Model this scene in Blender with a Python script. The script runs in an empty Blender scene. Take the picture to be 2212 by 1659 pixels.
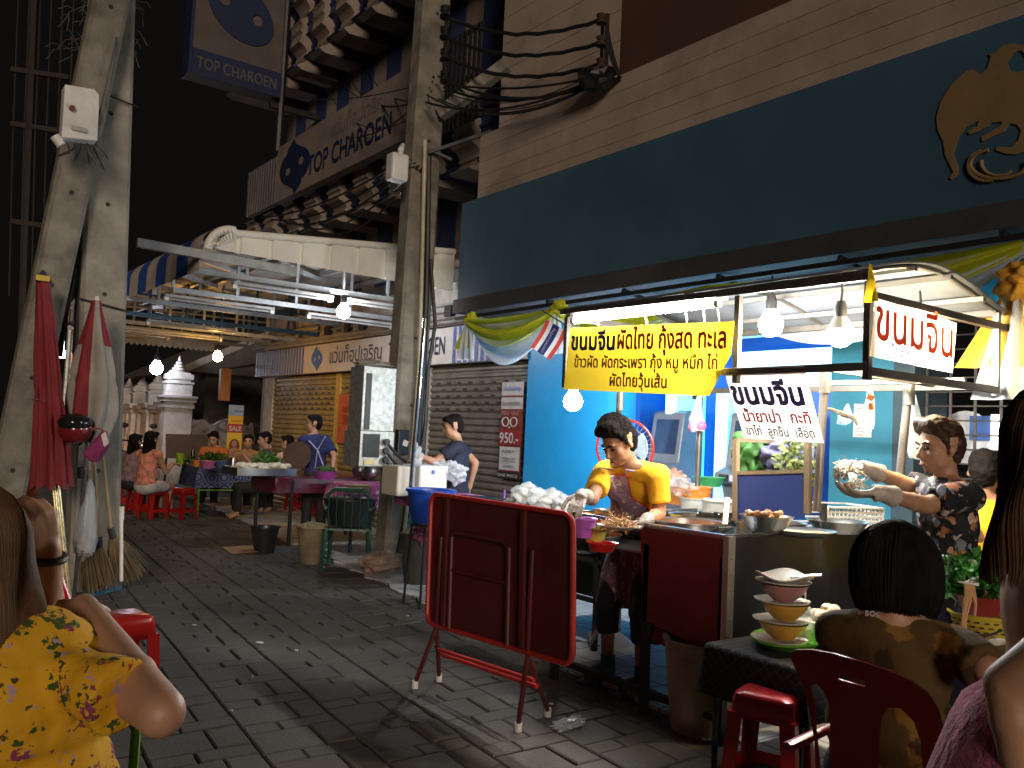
import bpy, bmesh, math, random
from math import sin, cos, pi, radians, sqrt, atan2
from mathutils import Vector as V, Matrix, Quaternion
from mathutils.geometry import tessellate_polygon
import mathutils.noise as mn
random.seed(7)
SC = bpy.context.scene
COL = SC.collection
# ------------------------------------------------------------------ camera
H = 1.45; PITCH = radians(3.4); ROLL = radians(2.7); YAW = radians(36.7); FL = 0.845 * 2212
_f = V((sin(YAW)*cos(PITCH), cos(YAW)*cos(PITCH), sin(PITCH)))
_r0 = V((cos(YAW), -sin(YAW), 0)); _u0 = _r0.cross(_f)
_r = _r0*cos(ROLL) + _u0*sin(ROLL); _u = _u0*cos(ROLL) - _r0*sin(ROLL)
EYE = V((0, 0, H))
cd = bpy.data.cameras.new('camera'); cam = bpy.data.objects.new('camera', cd); COL.objects.link(cam)
cam.matrix_world = Matrix(((_r.x, _u.x, -_f.x, 0), (_r.y, _u.y, -_f.y, 0), (_r.z, _u.z, -_f.z, H), (0, 0, 0, 1)))
cd.sensor_fit = 'HORIZONTAL'; cd.sensor_width = 36; cd.lens = 0.845*36; cd.clip_start = .05; cd.clip_end = 400
SC.camera = cam
def at(x, y, X=None, Y=None, Z=None, D=None):
    """the place in the street seen at survey mark x, y on a given plane"""
    d = _f*FL + _r*(x-1106) - _u*(y-829.5)
    if X is not None: t = X/d.x
    elif Y is not None: t = Y/d.y
    elif Z is not None: t = (Z-H)/d.z
    else: t = D/FL
    return EYE + d*t
# ------------------------------------------------------------------ sky, street light, exposure
w = bpy.data.worlds.new('World'); SC.world = w; w.use_nodes = True
_n = w.node_tree.nodes; _l = w.node_tree.links; bg = _n['Background']
sky = _n.new('ShaderNodeTexSky'); sky.sky_type = 'NISHITA'; sky.sun_disc = False
sky.sun_elevation = radians(-7); sky.sun_rotation = radians(200)
hs = _n.new('ShaderNodeMixRGB'); hs.blend_type = 'ADD'; hs.inputs[0].default_value = 1
hs.inputs[2].default_value = (.055, .048, .042, 1)
_l.new(sky.outputs[0], hs.inputs[1]); _l.new(hs.outputs[0], bg.inputs[0]); bg.inputs[1].default_value = .06
sd = bpy.data.lights.new('street_light', 'SUN'); so = bpy.data.objects.new('street_light', sd); COL.objects.link(so)
sd.energy = .98; sd.angle = radians(14); sd.color = (1, .82, .67)
so.rotation_euler = V((.44, .88, -.2)).to_track_quat('-Z', 'Y').to_euler()
SC.view_settings.view_transform = 'Standard'; SC.view_settings.look = 'None'
SC.view_settings.exposure = .4; SC.view_settings.gamma = 1; SC.view_settings.use_curve_mapping = False
SC.render.engine = 'CYCLES'
SC.cycles.use_denoising = True; SC.cycles.max_bounces = 6; SC.cycles.sample_clamp_indirect = 4
SC.cycles.caustics_reflective = False; SC.cycles.caustics_refractive = False
# ------------------------------------------------------------------ materials
MATS = {}
def mat(name, c, rough=.6, metal=0, var=.18, sc=6, bump=0, bsc=40, trans=0, spec=.5, emit=None, es=0, alpha=1, c2=None, dirt=0, sheen=0, coat=0):
    if name in MATS: return MATS[name]
    m = bpy.data.materials.new(name); m.use_nodes = True; n = m.node_tree.nodes; l = m.node_tree.links
    b = n['Principled BSDF']; b.inputs['Roughness'].default_value = rough; b.inputs['Metallic'].default_value = metal
    b.inputs['Specular IOR Level'].default_value = spec; b.inputs['Alpha'].default_value = alpha
    b.inputs['Sheen Weight'].default_value = sheen; b.inputs['Coat Weight'].default_value = coat
    tc = n.new('ShaderNodeTexCoord'); nz = n.new('ShaderNodeTexNoise'); nz.inputs['Scale'].default_value = sc
    nz.inputs['Detail'].default_value = 5; l.new(tc.outputs['Object'], nz.inputs['Vector'])
    cr = n.new('ShaderNodeValToRGB'); e = cr.color_ramp.elements
    e[0].position = .3; e[1].position = .7
    lo = c2 if c2 else tuple(max(0, x*(1-var)) for x in c); hi = c if c2 else tuple(min(.95, x*(1+var)) for x in c)
    e[0].color = (*lo, 1); e[1].color = (*hi, 1)
    l.new(nz.outputs['Fac'], cr.inputs[0]); src = cr.outputs[0]
    if dirt:
        z2 = n.new('ShaderNodeTexNoise'); z2.inputs['Scale'].default_value = sc*.35; z2.inputs['Detail'].default_value = 8; z2.inputs['Roughness'].default_value = .7
        l.new(tc.outputs['Object'], z2.inputs['Vector'])
        r2 = n.new('ShaderNodeValToRGB'); r2.color_ramp.elements[0].position = .48; r2.color_ramp.elements[1].position = .66
        r2.color_ramp.elements[0].color = (0, 0, 0, 1); r2.color_ramp.elements[1].color = (dirt, dirt, dirt, 1)
        l.new(z2.outputs['Fac'], r2.inputs[0])
        mx = n.new('ShaderNodeMixRGB'); mx.inputs[2].default_value = (.045, .04, .033, 1)
        l.new(r2.outputs[0], mx.inputs[0]); l.new(src, mx.inputs[1]); src = mx.outputs[0]
    l.new(src, b.inputs['Base Color'])
    if emit: b.inputs['Emission Color'].default_value = (*emit, 1); b.inputs['Emission Strength'].default_value = es
    if bump:
        z3 = n.new('ShaderNodeTexNoise'); z3.inputs['Scale'].default_value = bsc; z3.inputs['Detail'].default_value = 4
        l.new(tc.outputs['Object'], z3.inputs['Vector'])
        bp = n.new('ShaderNodeBump'); bp.inputs['Strength'].default_value = bump; bp.inputs['Distance'].default_value = .01
        l.new(z3.outputs['Fac'], bp.inputs['Height']); l.new(bp.outputs[0], b.inputs['Normal'])
    if trans:
        out = n['Material Output']; tr = n.new('ShaderNodeBsdfTranslucent'); l.new(src, tr.inputs[0])
        ms = n.new('ShaderNodeMixShader'); ms.inputs[0].default_value = trans
        l.new(b.outputs[0], ms.inputs[1]); l.new(tr.outputs[0], ms.inputs[2]); l.new(ms.outputs[0], out.inputs[0])
    MATS[name] = m; return m
def film(name, c=(.8, .85, .9), a=.35, rough=.15):
    """clear crinkled plastic film: partly see-through, glossy, translucent"""
    if name in MATS: return MATS[name]
    m = bpy.data.materials.new(name); m.use_nodes = True; n = m.node_tree.nodes; l = m.node_tree.links; out = n['Material Output']
    b = n['Principled BSDF']; b.inputs['Base Color'].default_value = (*c, 1); b.inputs['Roughness'].default_value = rough
    tr = n.new('ShaderNodeBsdfTranslucent'); tr.inputs[0].default_value = (*c, 1)
    tp = n.new('ShaderNodeBsdfTransparent')
    m1 = n.new('ShaderNodeMixShader'); m1.inputs[0].default_value = .35; l.new(b.outputs[0], m1.inputs[1]); l.new(tr.outputs[0], m1.inputs[2])
    m2 = n.new('ShaderNodeMixShader'); m2.inputs[0].default_value = a; l.new(tp.outputs[0], m2.inputs[1]); l.new(m1.outputs[0], m2.inputs[2])
    l.new(m2.outputs[0], out.inputs[0]); MATS[name] = m; return m
def glow(name, c, s):
    if name in MATS: return MATS[name]
    m = bpy.data.materials.new(name); m.use_nodes = True; n = m.node_tree.nodes; b = n['Principled BSDF']
    b.inputs['Base Color'].default_value = (.8, .8, .8, 1); b.inputs['Emission Color'].default_value = (*c, 1); b.inputs['Emission Strength'].default_value = s
    MATS[name] = m; return m
def blotch(name, base, spots, scale=9, size=.35, rough=.8, warp=.4, trans=0):
    """printed cloth: scattered blotches of several colours on a base colour"""
    if name in MATS: return MATS[name]
    m = bpy.data.materials.new(name); m.use_nodes = True; n = m.node_tree.nodes; l = m.node_tree.links; b = n['Principled BSDF']
    b.inputs['Roughness'].default_value = rough; b.inputs['Specular IOR Level'].default_value = .2
    tc = n.new('ShaderNodeTexCoord'); wz = n.new('ShaderNodeTexNoise'); wz.inputs['Scale'].default_value = scale*2.2; wz.inputs['Detail'].default_value = 3
    l.new(tc.outputs['Object'], wz.inputs['Vector'])
    vm = n.new('ShaderNodeMixRGB'); vm.blend_type = 'LINEAR_LIGHT'; vm.inputs[0].default_value = warp/scale
    l.new(tc.outputs['Object'], vm.inputs[1]); l.new(wz.outputs['Color'], vm.inputs[2])
    src = None; col = n.new('ShaderNodeRGB'); col.outputs[0].default_value = (*base, 1); src = col.outputs[0]
    for i, (c, s, sz) in enumerate(spots):
        mp = n.new('ShaderNodeMapping'); mp.inputs['Location'].default_value = (i*3.17, i*1.73, i*.91); mp.inputs['Rotation'].default_value = (i*.7, i*.4, i)
        l.new(vm.outputs[0], mp.inputs[0])
        vo = n.new('ShaderNodeTexVoronoi'); vo.inputs['Scale'].default_value = s; l.new(mp.outputs[0], vo.inputs['Vector'])
        r = n.new('ShaderNodeValToRGB'); r.color_ramp.elements[0].position = sz; r.color_ramp.elements[1].position = sz+.05
        r.color_ramp.elements[0].color = (1, 1, 1, 1); r.color_ramp.elements[1].color = (0, 0, 0, 1)
        l.new(vo.outputs['Distance'], r.inputs[0])
        mx = n.new('ShaderNodeMixRGB'); mx.inputs[2].default_value = (*c, 1); l.new(r.outputs[0], mx.inputs[0]); l.new(src, mx.inputs[1]); src = mx.outputs[0]
    l.new(src, b.inputs['Base Color'])
    wv = n.new('ShaderNodeTexNoise'); wv.inputs['Scale'].default_value = 14; l.new(tc.outputs['Object'], wv.inputs['Vector'])
    bp = n.new('ShaderNodeBump'); bp.inputs['Strength'].default_value = .5; bp.inputs['Distance'].default_value = .02
    l.new(wv.outputs['Fac'], bp.inputs['Height']); l.new(bp.outputs[0], b.inputs['Normal'])
    MATS[name] = m; return m
# ------------------------------------------------------------------ mesh builder
ORG = {}
class MB:
    def __init__(s): s.v = []; s.f = []; s.mi = []; s.cur = 0
    def add(s, vs, fs):
        o = len(s.v); s.v += [V(p) for p in vs]
        for f in fs: s.f.append([i+o for i in f]); s.mi.append(s.cur)
        return s
    def box(s, c, d, R=None):
        c = V(c); x, y, z = [k/2 for k in d]
        P = [V((a*x, b*y, e*z)) for a in (-1, 1) for b in (-1, 1) for e in (-1, 1)]
        if R is not None: P = [R @ p for p in P]
        return s.add([c+p for p in P], [(0, 1, 3, 2), (4, 6, 7, 5), (0, 4, 5, 1), (2, 3, 7, 6), (0, 2, 6, 4), (1, 5, 7, 3)])
    def bb(s, x0, x1, y0, y1, z0, z1): return s.box(((x0+x1)/2, (y0+y1)/2, (z0+z1)/2), (abs(x1-x0), abs(y1-y0), abs(z1-z0)))
    def beam(s, a, b, w, h=None, up=(0, 0, 1)):
        a = V(a); b = V(b); d = (b-a); L = d.length; d.normalize(); u = V(up)
        if abs(d.dot(u)) > .98: u = V((1, 0, 0))
        sd = d.cross(u).normalized(); u = sd.cross(d)
        return s.box((a+b)/2, (L, w, h or w), Matrix((d, sd, u)).transposed())
    def tube(s, pts, r, n=8, caps=True, flat=1):
        pts = [V(p) for p in pts]; rs = r if isinstance(r, (list, tuple)) else [r]*len(pts)
        o = len(s.v); prev = None
        for i, p in enumerate(pts):
            t = (pts[min(i+1, len(pts)-1)] - pts[max(i-1, 0)])
            t = t.normalized() if t.length > 1e-9 else V((0, 0, 1))
            if prev is None:
                a = V((0, 0, 1)) if abs(t.z) < .9 else V((1, 0, 0)); a = (a - t*a.dot(t)).normalized()
            else:
                a = prev - t*prev.dot(t)
                a = a.normalized() if a.length > 1e-6 else t.orthogonal().normalized()
            prev = a; b = t.cross(a)
            for k in range(n):
                q = 2*pi*k/n; s.v.append(p + (a*cos(q)*flat + b*sin(q))*rs[i])
        for i in range(len(pts)-1):
            for k in range(n):
                s.f.append([o+i*n+k, o+i*n+(k+1) % n, o+(i+1)*n+(k+1) % n, o+(i+1)*n+k]); s.mi.append(s.cur)
        if caps:
            s.f.append([o+k for k in range(n)][::-1]); s.mi.append(s.cur)
            e = o+(len(pts)-1)*n; s.f.append([e+k for k in range(n)]); s.mi.append(s.cur)
        return s
    def lathe(s, c, prof, n=24, sx=1, sy=1, R=None, wob=0):
        c = V(c); o = len(s.v)
        for (r, z) in prof:
            for k in range(n):
                q = 2*pi*k/n; rr = r*(1+wob*sin(q*7+z*20))
                p = V((rr*cos(q)*sx, rr*sin(q)*sy, z)); s.v.append(c + (R @ p if R is not None else p))
        for i in range(len(prof)-1):
            for k in range(n):
                s.f.append([o+i*n+k, o+i*n+(k+1) % n, o+(i+1)*n+(k+1) % n, o+(i+1)*n+k]); s.mi.append(s.cur)
        if prof[0][0] > 1e-5: s.f.append([o+k for k in range(n)][::-1]); s.mi.append(s.cur)
        if prof[-1][0] > 1e-5:
            e = o+(len(prof)-1)*n; s.f.append([e+k for k in range(n)]); s.mi.append(s.cur)
        return s
    def ell(s, c, r, R=None, n=14, m=9, amp=0, fr=6, seed=0):
        c = V(c); o = len(s.v); r = (r, r, r) if isinstance(r, (int, float)) else r
        for i in range(m+1):
            th = pi*i/m
            for k in range(n):
                q = 2*pi*k/n; p = V((sin(th)*cos(q), sin(th)*sin(q), cos(th)))
                g = 1 + (amp*mn.noise(p*fr*.5 + V((seed*3.1, seed, 0))) if amp else 0)
                p = V((p.x*r[0]*g, p.y*r[1]*g, p.z*r[2]*g)); s.v.append(c + (R @ p if R is not None else p))
        for i in range(m):
            for k in range(n):
                s.f.append([o+i*n+k, o+(i+1)*n+k, o+(i+1)*n+(k+1) % n, o+i*n+(k+1) % n]); s.mi.append(s.cur)
        return s
    def cap(s, a, b, ra, rb, n=14):
        """tapered limb with round ends"""
        a = V(a); b = V(b); d = (b-a); L = d.length
        if L < 1e-6: return s.ell(a, ra)
        d.normalize(); pts = []; rs = []
        for i in range(1, 5): q = pi/2*i/4; pts.append(a - d*ra*cos(q)); rs.append(max(ra*sin(q), 1e-4))
        for i in range(1, 5): q = pi/2*i/4; pts.append(b + d*rb*sin(q)); rs.append(max(rb*cos(q), 1e-4)) if i < 4 else rs.append(1e-4)
        pts.insert(0, a - d*ra*.999); rs.insert(0, 1e-4)
        pts.insert(5, b); rs.insert(5, rb)
        return s.tube(pts, rs, n)
    def grid(s, fn, nu, nv, thick=0):
        o = len(s.v); P = [[V(fn(i/nu, j/nv)) for j in range(nv+1)] for i in range(nu+1)]
        for r in P: s.v += r
        W = nv+1
        for i in range(nu):
            for j in range(nv): s.f.append([o+i*W+j, o+(i+1)*W+j, o+(i+1)*W+j+1, o+i*W+j+1]); s.mi.append(s.cur)
        return s
    def prism(s, poly, O, U, W, t, holes=()):
        """outline poly (2d) in the plane O,U,W given thickness t along U x W"""
        O = V(O); U = V(U).normalized(); W = V(W).normalized(); N = U.cross(W)
        loops = [list(poly)] + [list(h) for h in holes]
        tri = tessellate_polygon([[V((x, y, 0)) for x, y in q] for q in loops])
        flat = [p for q in loops for p in q]; n = len(flat); o = len(s.v)
        s.v += [O+U*x+W*y for x, y in flat] + [O+U*x+W*y+N*t for x, y in flat]
        for a, b, c in tri:
            A = (flat[b][0]-flat[a][0])*(flat[c][1]-flat[a][1]) - (flat[b][1]-flat[a][1])*(flat[c][0]-flat[a][0])
            if A < 0: b, c = c, b
            s.f.append([o+n+a, o+n+b, o+n+c]); s.mi.append(s.cur)
            if t == 0: continue
            s.f.append([o+c, o+b, o+a]); s.mi.append(s.cur)
        k = 0
        for q in loops:
            L = len(q)
            for i in range(L if t else 0):
                a = o+k+i; b = o+k+(i+1) % L; s.f.append([a, b, b+n, a+n]); s.mi.append(s.cur)
            k += L
        return s
    def build(s, name, m, parent=None, smooth=40, bevel=0, solid=0, sub=0, fixn=True):
        me = bpy.data.meshes.new(name); og = ORG.get(parent, V((0, 0, 0)))
        me.from_pydata([p-og for p in s.v], [], s.f); ms = m if isinstance(m, (list, tuple)) else [m]
        for k in ms: me.materials.append(k)
        if len(ms) > 1: me.polygons.foreach_set('material_index', s.mi)
        if fixn:
            bm = bmesh.new(); bm.from_mesh(me); bmesh.ops.recalc_face_normals(bm, faces=bm.faces); bm.to_mesh(me); bm.free()
        if smooth: me.shade_smooth(); me.set_sharp_from_angle(angle=radians(smooth))
        me.update()
        o = bpy.data.objects.new(name, me); COL.objects.link(o); ORG[o] = og
        if parent: o.parent = parent
        if solid: k = o.modifiers.new('thickness', 'SOLIDIFY'); k.thickness = solid; k.offset = 0
        if bevel: k = o.modifiers.new('edges', 'BEVEL'); k.width = bevel; k.segments = 2; k.limit_method = 'ANGLE'; k.angle_limit = radians(50)
        if sub: k = o.modifiers.new('round', 'SUBSURF'); k.levels = sub; k.render_levels = sub
        return o
def islands(x, name, m, parent=None, **kw):
    """build every separate piece of x as an object of its own"""
    par = list(range(len(x.v)))
    def fd(i):
        while par[i] != i: par[i] = par[par[i]]; i = par[i]
        return i
    for f in x.f:
        for k in f[1:]: par[fd(k)] = fd(f[0])
    gr = {}
    for f in x.f: gr.setdefault(fd(f[0]), []).append(f)
    for fs in gr.values():
        y = MB(); mp = {}
        for f in fs:
            for k in f:
                if k not in mp: mp[k] = len(y.v); y.v.append(x.v[k])
            y.f.append([mp[k] for k in f]); y.mi.append(0)
        y.build(name, m, parent, **kw)
def tag(o, label, cat, group=None):
    o['label'] = label; o['category'] = cat
    if group: o['group'] = group
    return o
def thing(name, label, cat, loc=(0, 0, 0), group=None):
    o = bpy.data.objects.new(name, None); COL.objects.link(o); o.location = loc; o.empty_display_size = .1
    ORG[o] = V(loc); return tag(o, label, cat, group)
def struct(o): o['kind'] = 'structure'; return o
def dup(root, loc, rotz, label, group=None):
    r = root.copy(); COL.objects.link(r); r.location = loc; r.rotation_euler = (0, 0, rotz); r['label'] = label
    if group: r['group'] = group
    for ch in list(root.children):
        c = ch.copy(); COL.objects.link(c); c.parent = r
        for g in ch.children: d = g.copy(); COL.objects.link(d); d.parent = c
    return r
def remesh(ob, vox, smooth=6, it=.6):
    """weld the overlapping limbs of ob into one skin"""
    a = ob.modifiers.new('weld', 'REMESH'); a.mode = 'VOXEL'; a.voxel_size = vox; a.use_smooth_shade = True
    b = ob.modifiers.new('soft', 'SMOOTH'); b.iterations = smooth; b.factor = it
    dg = bpy.context.evaluated_depsgraph_get(); me = bpy.data.meshes.new_from_object(ob.evaluated_get(dg))
    old = ob.data; ob.modifiers.clear(); ob.data = me; bpy.data.meshes.remove(old); me.name = ob.name; return ob
# ------------------------------------------------------------------ lettering
def _contours(txt, res=5):
    c = bpy.data.curves.new('lettering', 'FONT'); c.body = txt; c.size = 1
    o = bpy.data.objects.new('lettering', c); COL.objects.link(o); dg = bpy.context.evaluated_depsgraph_get()
    cu = o.evaluated_get(dg).to_curve(dg); out = []
    for sp in cu.splines:
        bp = sp.bezier_points; n = len(bp); L = []
        for i in range(n):
            a, b = bp[i], bp[(i+1) % n]; p0, p1, p2, p3 = a.co, a.handle_right, b.handle_left, b.co
            st = (p3-p0).length > 1e-6 and abs((p1-p0).cross(p3-p0).length)+abs((p2-p0).cross(p3-p0).length) < 1e-5
            for k in range(1 if st else res):
                t = k/res; q = p0*(1-t)**3 + p1*3*t*(1-t)**2 + p2*3*t*t*(1-t) + p3*t**3
                if not L or (q.xy-L[-1]).length > 1e-4: L.append(q.xy.copy())
        if len(L) > 2: out.append(L)
    o.to_curve_clear(); bpy.data.objects.remove(o); bpy.data.curves.remove(c); return out
def _area(L): return sum(L[i-1].x*L[i].y - L[i].x*L[i-1].y for i in range(len(L)))/2
def _inside(p, L):
    r = False
    for i in range(len(L)):
        a, b = L[i-1], L[i]
        if (a.y > p.y) != (b.y > p.y) and p.x < (b.x-a.x)*(p.y-a.y)/(b.y-a.y)+a.x: r = not r
    return r
def letters(mb, txt, O, U, W, w=None, h=None, bold=0, align='c', res=4, sheer=None):
    """flat letters of txt on the plane O,U,W; w = width in metres (or h = size)"""
    cs = _contours(txt, res)
    if not cs: return mb
    x0 = min(p.x for L in cs for p in L); x1 = max(p.x for L in cs for p in L)
    k = w/(x1-x0) if w else h; kh = h if (w and h) else k
    off = {'c': -(x0+x1)/2, 'l': -x0, 'r': -x1}[align]
    O = V(O); U = V(U).normalized(); W = V(W).normalized(); N = U.cross(W)
    ar = [_area(L) for L in cs]; sg = 1 if ar[max(range(len(ar)), key=lambda i: abs(ar[i]))] > 0 else -1
    outs = [i for i in range(len(cs)) if ar[i]*sg > 0]; hol = [i for i in range(len(cs)) if ar[i]*sg < 0]
    place = lambda p, e: O + U*((p.x+off)*k) + W*(p.y*kh) + N*e
    for j, i in enumerate(outs):
        hs = [cs[q] for q in hol if _inside(cs[q][0], cs[i])]
        loops = [cs[i]]+hs; flat = [p for q in loops for p in q]
        tri = tessellate_polygon([[V((p.x, p.y, 0)) for p in q] for q in loops])
        e = .0002*(j % 7); mb.add([place(p, e) for p in flat], [t for t in tri])
        if bold:
            b = bold/2
            for q in loops:
                n = len(q); vs = []
                for a in range(n):
                    d = (q[(a+1) % n]-q[a-1]); d = d.normalized() if d.length > 1e-9 else d; nn = V((-d.y, d.x))*b
                    vs += [place(q[a]+nn, e+.0016), place(q[a]-nn, e+.0016)]
                mb.add(vs, [(2*a, 2*((a+1) % n), 2*((a+1) % n)+1, 2*a+1) for a in range(n)])
    return mb
# ------------------------------------------------------------------ common colours
CREAM = mat('cream_paint', (.3, .235, .185), .75, dirt=.35, sc=3)
BLUEP = mat('blue_paint', (.025, .04, .12), .7, dirt=.3, sc=3)
WHITE = mat('white_paint', (.72, .7, .66), .55, dirt=.2)
CONC = mat('concrete', (.3, .275, .225), .85, var=.22, sc=5, bump=.35, bsc=30, dirt=.45)
CONCD = mat('concrete_old', (.22, .2, .16), .9, var=.25, sc=6, bump=.4, bsc=25, dirt=.6)
BLK = mat('black_rubber', (.015, .015, .016), .5, var=.1)
DARKM = mat('dark_steel', (.04, .038, .036), .5, .6, var=.3)
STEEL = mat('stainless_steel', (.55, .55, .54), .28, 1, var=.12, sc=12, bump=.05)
GALV = mat('galvanised_steel', (.42, .44, .42), .5, .55, var=.3, sc=25, dirt=.25)
REDP = mat('red_plastic', (.5, .016, .014), .28, var=.08)
REDM = mat('red_table_paint', (.085, .009, .009), .5, var=.2, dirt=.35)
# ================================================================== THE SETTING
# ---- ground
g = MB(); g.bb(-90, 90, -40, 160, -.5, -.045)
struct(g.build('ground', mat('asphalt', (.035, .034, .034), .9, bump=.4, bsc=60), smooth=0))
# ---- pavement: dressed slabs laid in strips, rows alternately tall and low
PAV = mat('paving_slab', (.074, .067, .058), .85, var=.24, sc=1.3, bump=.5, bsc=70, dirt=.6)
def bx(y): return 3.2 + .11*y           # line where the slabs meet the shop tiles
def paving():
    m = MB(); rnd = random.Random(3); ca = .092
    def slab(x0, x1, y0, y1):
        gp = .0045; z = rnd.uniform(-.003, .003); b = .008
        x0 += gp; x1 -= gp; y0 += gp*.7; y1 -= gp*.7
        tx = rnd.uniform(-.004, .004); ty = rnd.uniform(-.004, .004)
        def P(x, y, dz): return (x + ca*y, y, dz + z + tx*(x-x0)/(x1-x0) + ty*(y-y0)/(y1-y0))
        q = [(x0, y0), (x1, y0), (x1, y1), (x0, y1)]; c = [(x0+b, y0+b), (x1-b, y0+b), (x1-b, y1-b), (x0+b, y1-b)]
        v = [P(x, y, -.04) for x, y in q] + [P(x, y, -.006) for x, y in q] + [P(x, y, 0) for x, y in c]
        f = [(8, 9, 10, 11)]
        for i in range(4): j = (i+1) % 4; f += [(i, j, 4+j, 4+i), (4+i, 4+j, 8+j, 8+i)]
        m.add(v, f)
    W = .46
    for k in range(-9, 8):
        x = 1.17 + k*W; y = 1.0 + (k % 2)*.17; i = 0
        while y < 24:
            if i % 2 == 0: h = .265; s = .64 if k % 2 else .66
            else: h = .125; s = .42 if k % 2 else .38
            if x + ca*y < bx(y)+.5: slab(x, x+W*s, y, y+h); slab(x+W*s, x+W, y, y+h)
            y += h; i += 1
    return m
struct(paving().build('pavement', PAV, smooth=0, fixn=False))
j = MB(); j.add([(-4, 0, -.018), (6.3, 0, -.018), (6.3, 24, -.018), (-4, 24, -.018)], [(0, 1, 2, 3)])
struct(j.build('pavement_base', mat('joint_dirt', (.05, .046, .04), .95), smooth=0, fixn=False))
# ---- tiled apron in front of the shops
def tile_mat():
    m = mat('shop_tile', (.5, .48, .44), .5, var=.15, sc=2, dirt=.4); n = m.node_tree.nodes; l = m.node_tree.links; b = n['Principled BSDF']
    src = b.inputs['Base Color'].links[0].from_socket; tc = n.new('ShaderNodeTexCoord'); bk = n.new('ShaderNodeTexBrick')
    bk.offset = 0; bk.inputs['Scale'].default_value = 1; bk.inputs['Brick Width'].default_value = .3; bk.inputs['Row Height'].default_value = .3
    bk.inputs['Mortar Size'].default_value = .006; bk.inputs['Mortar'].default_value = (.06, .055, .05, 1)
    l.new(tc.outputs['Object'], bk.inputs['Vector']); l.new(src, bk.inputs['Color1']); l.new(src, bk.inputs['Color2']); l.new(bk.outputs[0], b.inputs['Base Color'])
    return m
a = MB(); rnd = random.Random(5); E0 = []
y = .6
while y < 16.6: E0.append((bx(y)+rnd.uniform(-.05, .05), y)); y += .22
a.prism([(6.35, .6), (6.35, 16.6)]+E0[::-1], (0, 0, -.03), (1, 0, 0), (0, 1, 0), .048)
struct(a.build('shop_pavement', tile_mat(), smooth=0))
# ---- optician's shop
shop = thing('optician_shop', 'blue and cream striped optician shophouse with three roller shutters', 'building', (6.2, 11.8, 0))
wl = MB()
wl.bb(6.25, 10, 7.78, 16.6, 0, 3.4); wl.bb(6.32, 10, 7.78, 16.32, 3.4, 13)
wl.build('wall', CREAM, shop, smooth=0)
def bracket_profile(z0, z1, d, lob):
    """moulded baluster-like edge, from the wall outwards"""
    pts = [(0, z0), (d*.93, z0)]; n = 60; h = z1-z0
    for i in range(n+1):
        t = i/n; k = (t*lob) % 1
        b = 1-.2*(sin(pi*min(1, k/.55)) if k < .55 else .15*sin(pi*(k-.55)/.45))+.05*(1 if (t*lob*4) % 1 < .3 else 0)
        pts.append((d*b, z0+h*(.02+.97*t)))
    return pts + [(d, z1), (0, z1)]
def bays(z0, z1, d, step, lob, y0=7.85, y1=16.3, dz=.18):
    """striped overhang: every stripe turns from the wall into the soffit and out to a moulded edge"""
    n = int((y1-y0)/step)
    for i in range(n):
        ya = y1-step*(i+1); cr_ = i % 2 == 0; f = MB(); dd = d+(.45 if i < 2 and lob > 2 else 0)-(0 if cr_ else .1)
        f.prism(bracket_profile(z0+(0 if cr_ else dz), z1, dd, lob), (6.34, ya+step, 0), (-1, 0, 0), (0, 0, 1), -step)
        f.build('moulded_bay', CREAM if cr_ else BLUEP, shop, smooth=0)
bays(4.62, 5.4, .72, .455, 1.2, dz=.1); bays(7.58, 10.2, .78, .455, 3.2)
y1 = 16.3; i = 0
while y1 > 8:
    if i % 2 == 1: st = MB(); st.bb(6.298, 6.33, y1-.455, y1, 3.4, 7.8); st.build('wall_stripe', BLUEP, shop, smooth=0)
    y1 -= .455; i += 1
lg = MB(); lg.bb(5.5, 6.4, 7.85, 16.4, 10.2, 10.5); lg.bb(6.1, 6.34, 7.8, 16.3, 3.42, 3.6)
islands(lg, 'ledge', mat('ledge_grey', (.12, .11, .11), .8, dirt=.4), shop, smooth=0)
# roller shutters
def shutter(y0, y1, ztop, m, vents=True):
    s = MB(); n = int(ztop/.085); pr = []
    for i in range(n+1):
        z = .02 + (ztop-.02)*i/n
        pr += [(6.10, z), (6.075, z+.02), (6.075, z+.05), (6.10, z+.07)]
    pr = [(x, min(z, ztop)) for x, z in pr]
    o = len(pr); s.add([(x, y0, z) for x, z in pr] + [(x, y1, z) for x, z in pr], [(k, k+1, o+k+1, o+k) for k in range(o-1)])
    sh = s.build('shutter', m, shop, smooth=30)
    if vents:
        v = MB()
        for r in range(5):
            yy = y0+.12+(r % 2)*.12
            z = .02 + (ztop-.02)*(n-3-r*1)/n + .035
            while yy < y1-.15: v.bb(6.066, 6.0745, yy, yy+.085, z-.011, z+.011); yy += .25
        v.build('vent_slots', BLK, sh, smooth=0)
    return sh
YSH = mat('yellow_shutter', (.36, .27, .1), .5, .25, var=.2, dirt=.3); GSH = mat('grey_shutter', (.2, .18, .155), .5, .3, var=.2, dirt=.3)
shutter(12.86, 15.55, 2.31, YSH); shutter(10.1, 12.72, 2.31, YSH); shutter(7.86, 9.98, 2.31, GSH)
pl = MB(); pl.bb(6.05, 6.25, 12.72, 12.86, .02, 2.31); pl.bb(6.05, 6.25, 15.55, 15.95, .02, .9)
islands(pl, 'door_post', mat('yellow_post', (.5, .34, .07), .6, dirt=.3), shop, smooth=0)
p2 = MB(); p2.bb(6.05, 6.25, 9.98, 10.1, .02, 2.31); p2.bb(6.052, 6.25, 15.55, 15.95, .905, 2.31)
p2.bb(6.02, 6.25, 7.78, 16.0, 2.84, 3.4)
p2.build('frontage', mat('frontage_white', (.55, .5, .45), .7, dirt=.3), shop, smooth=0)
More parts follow.
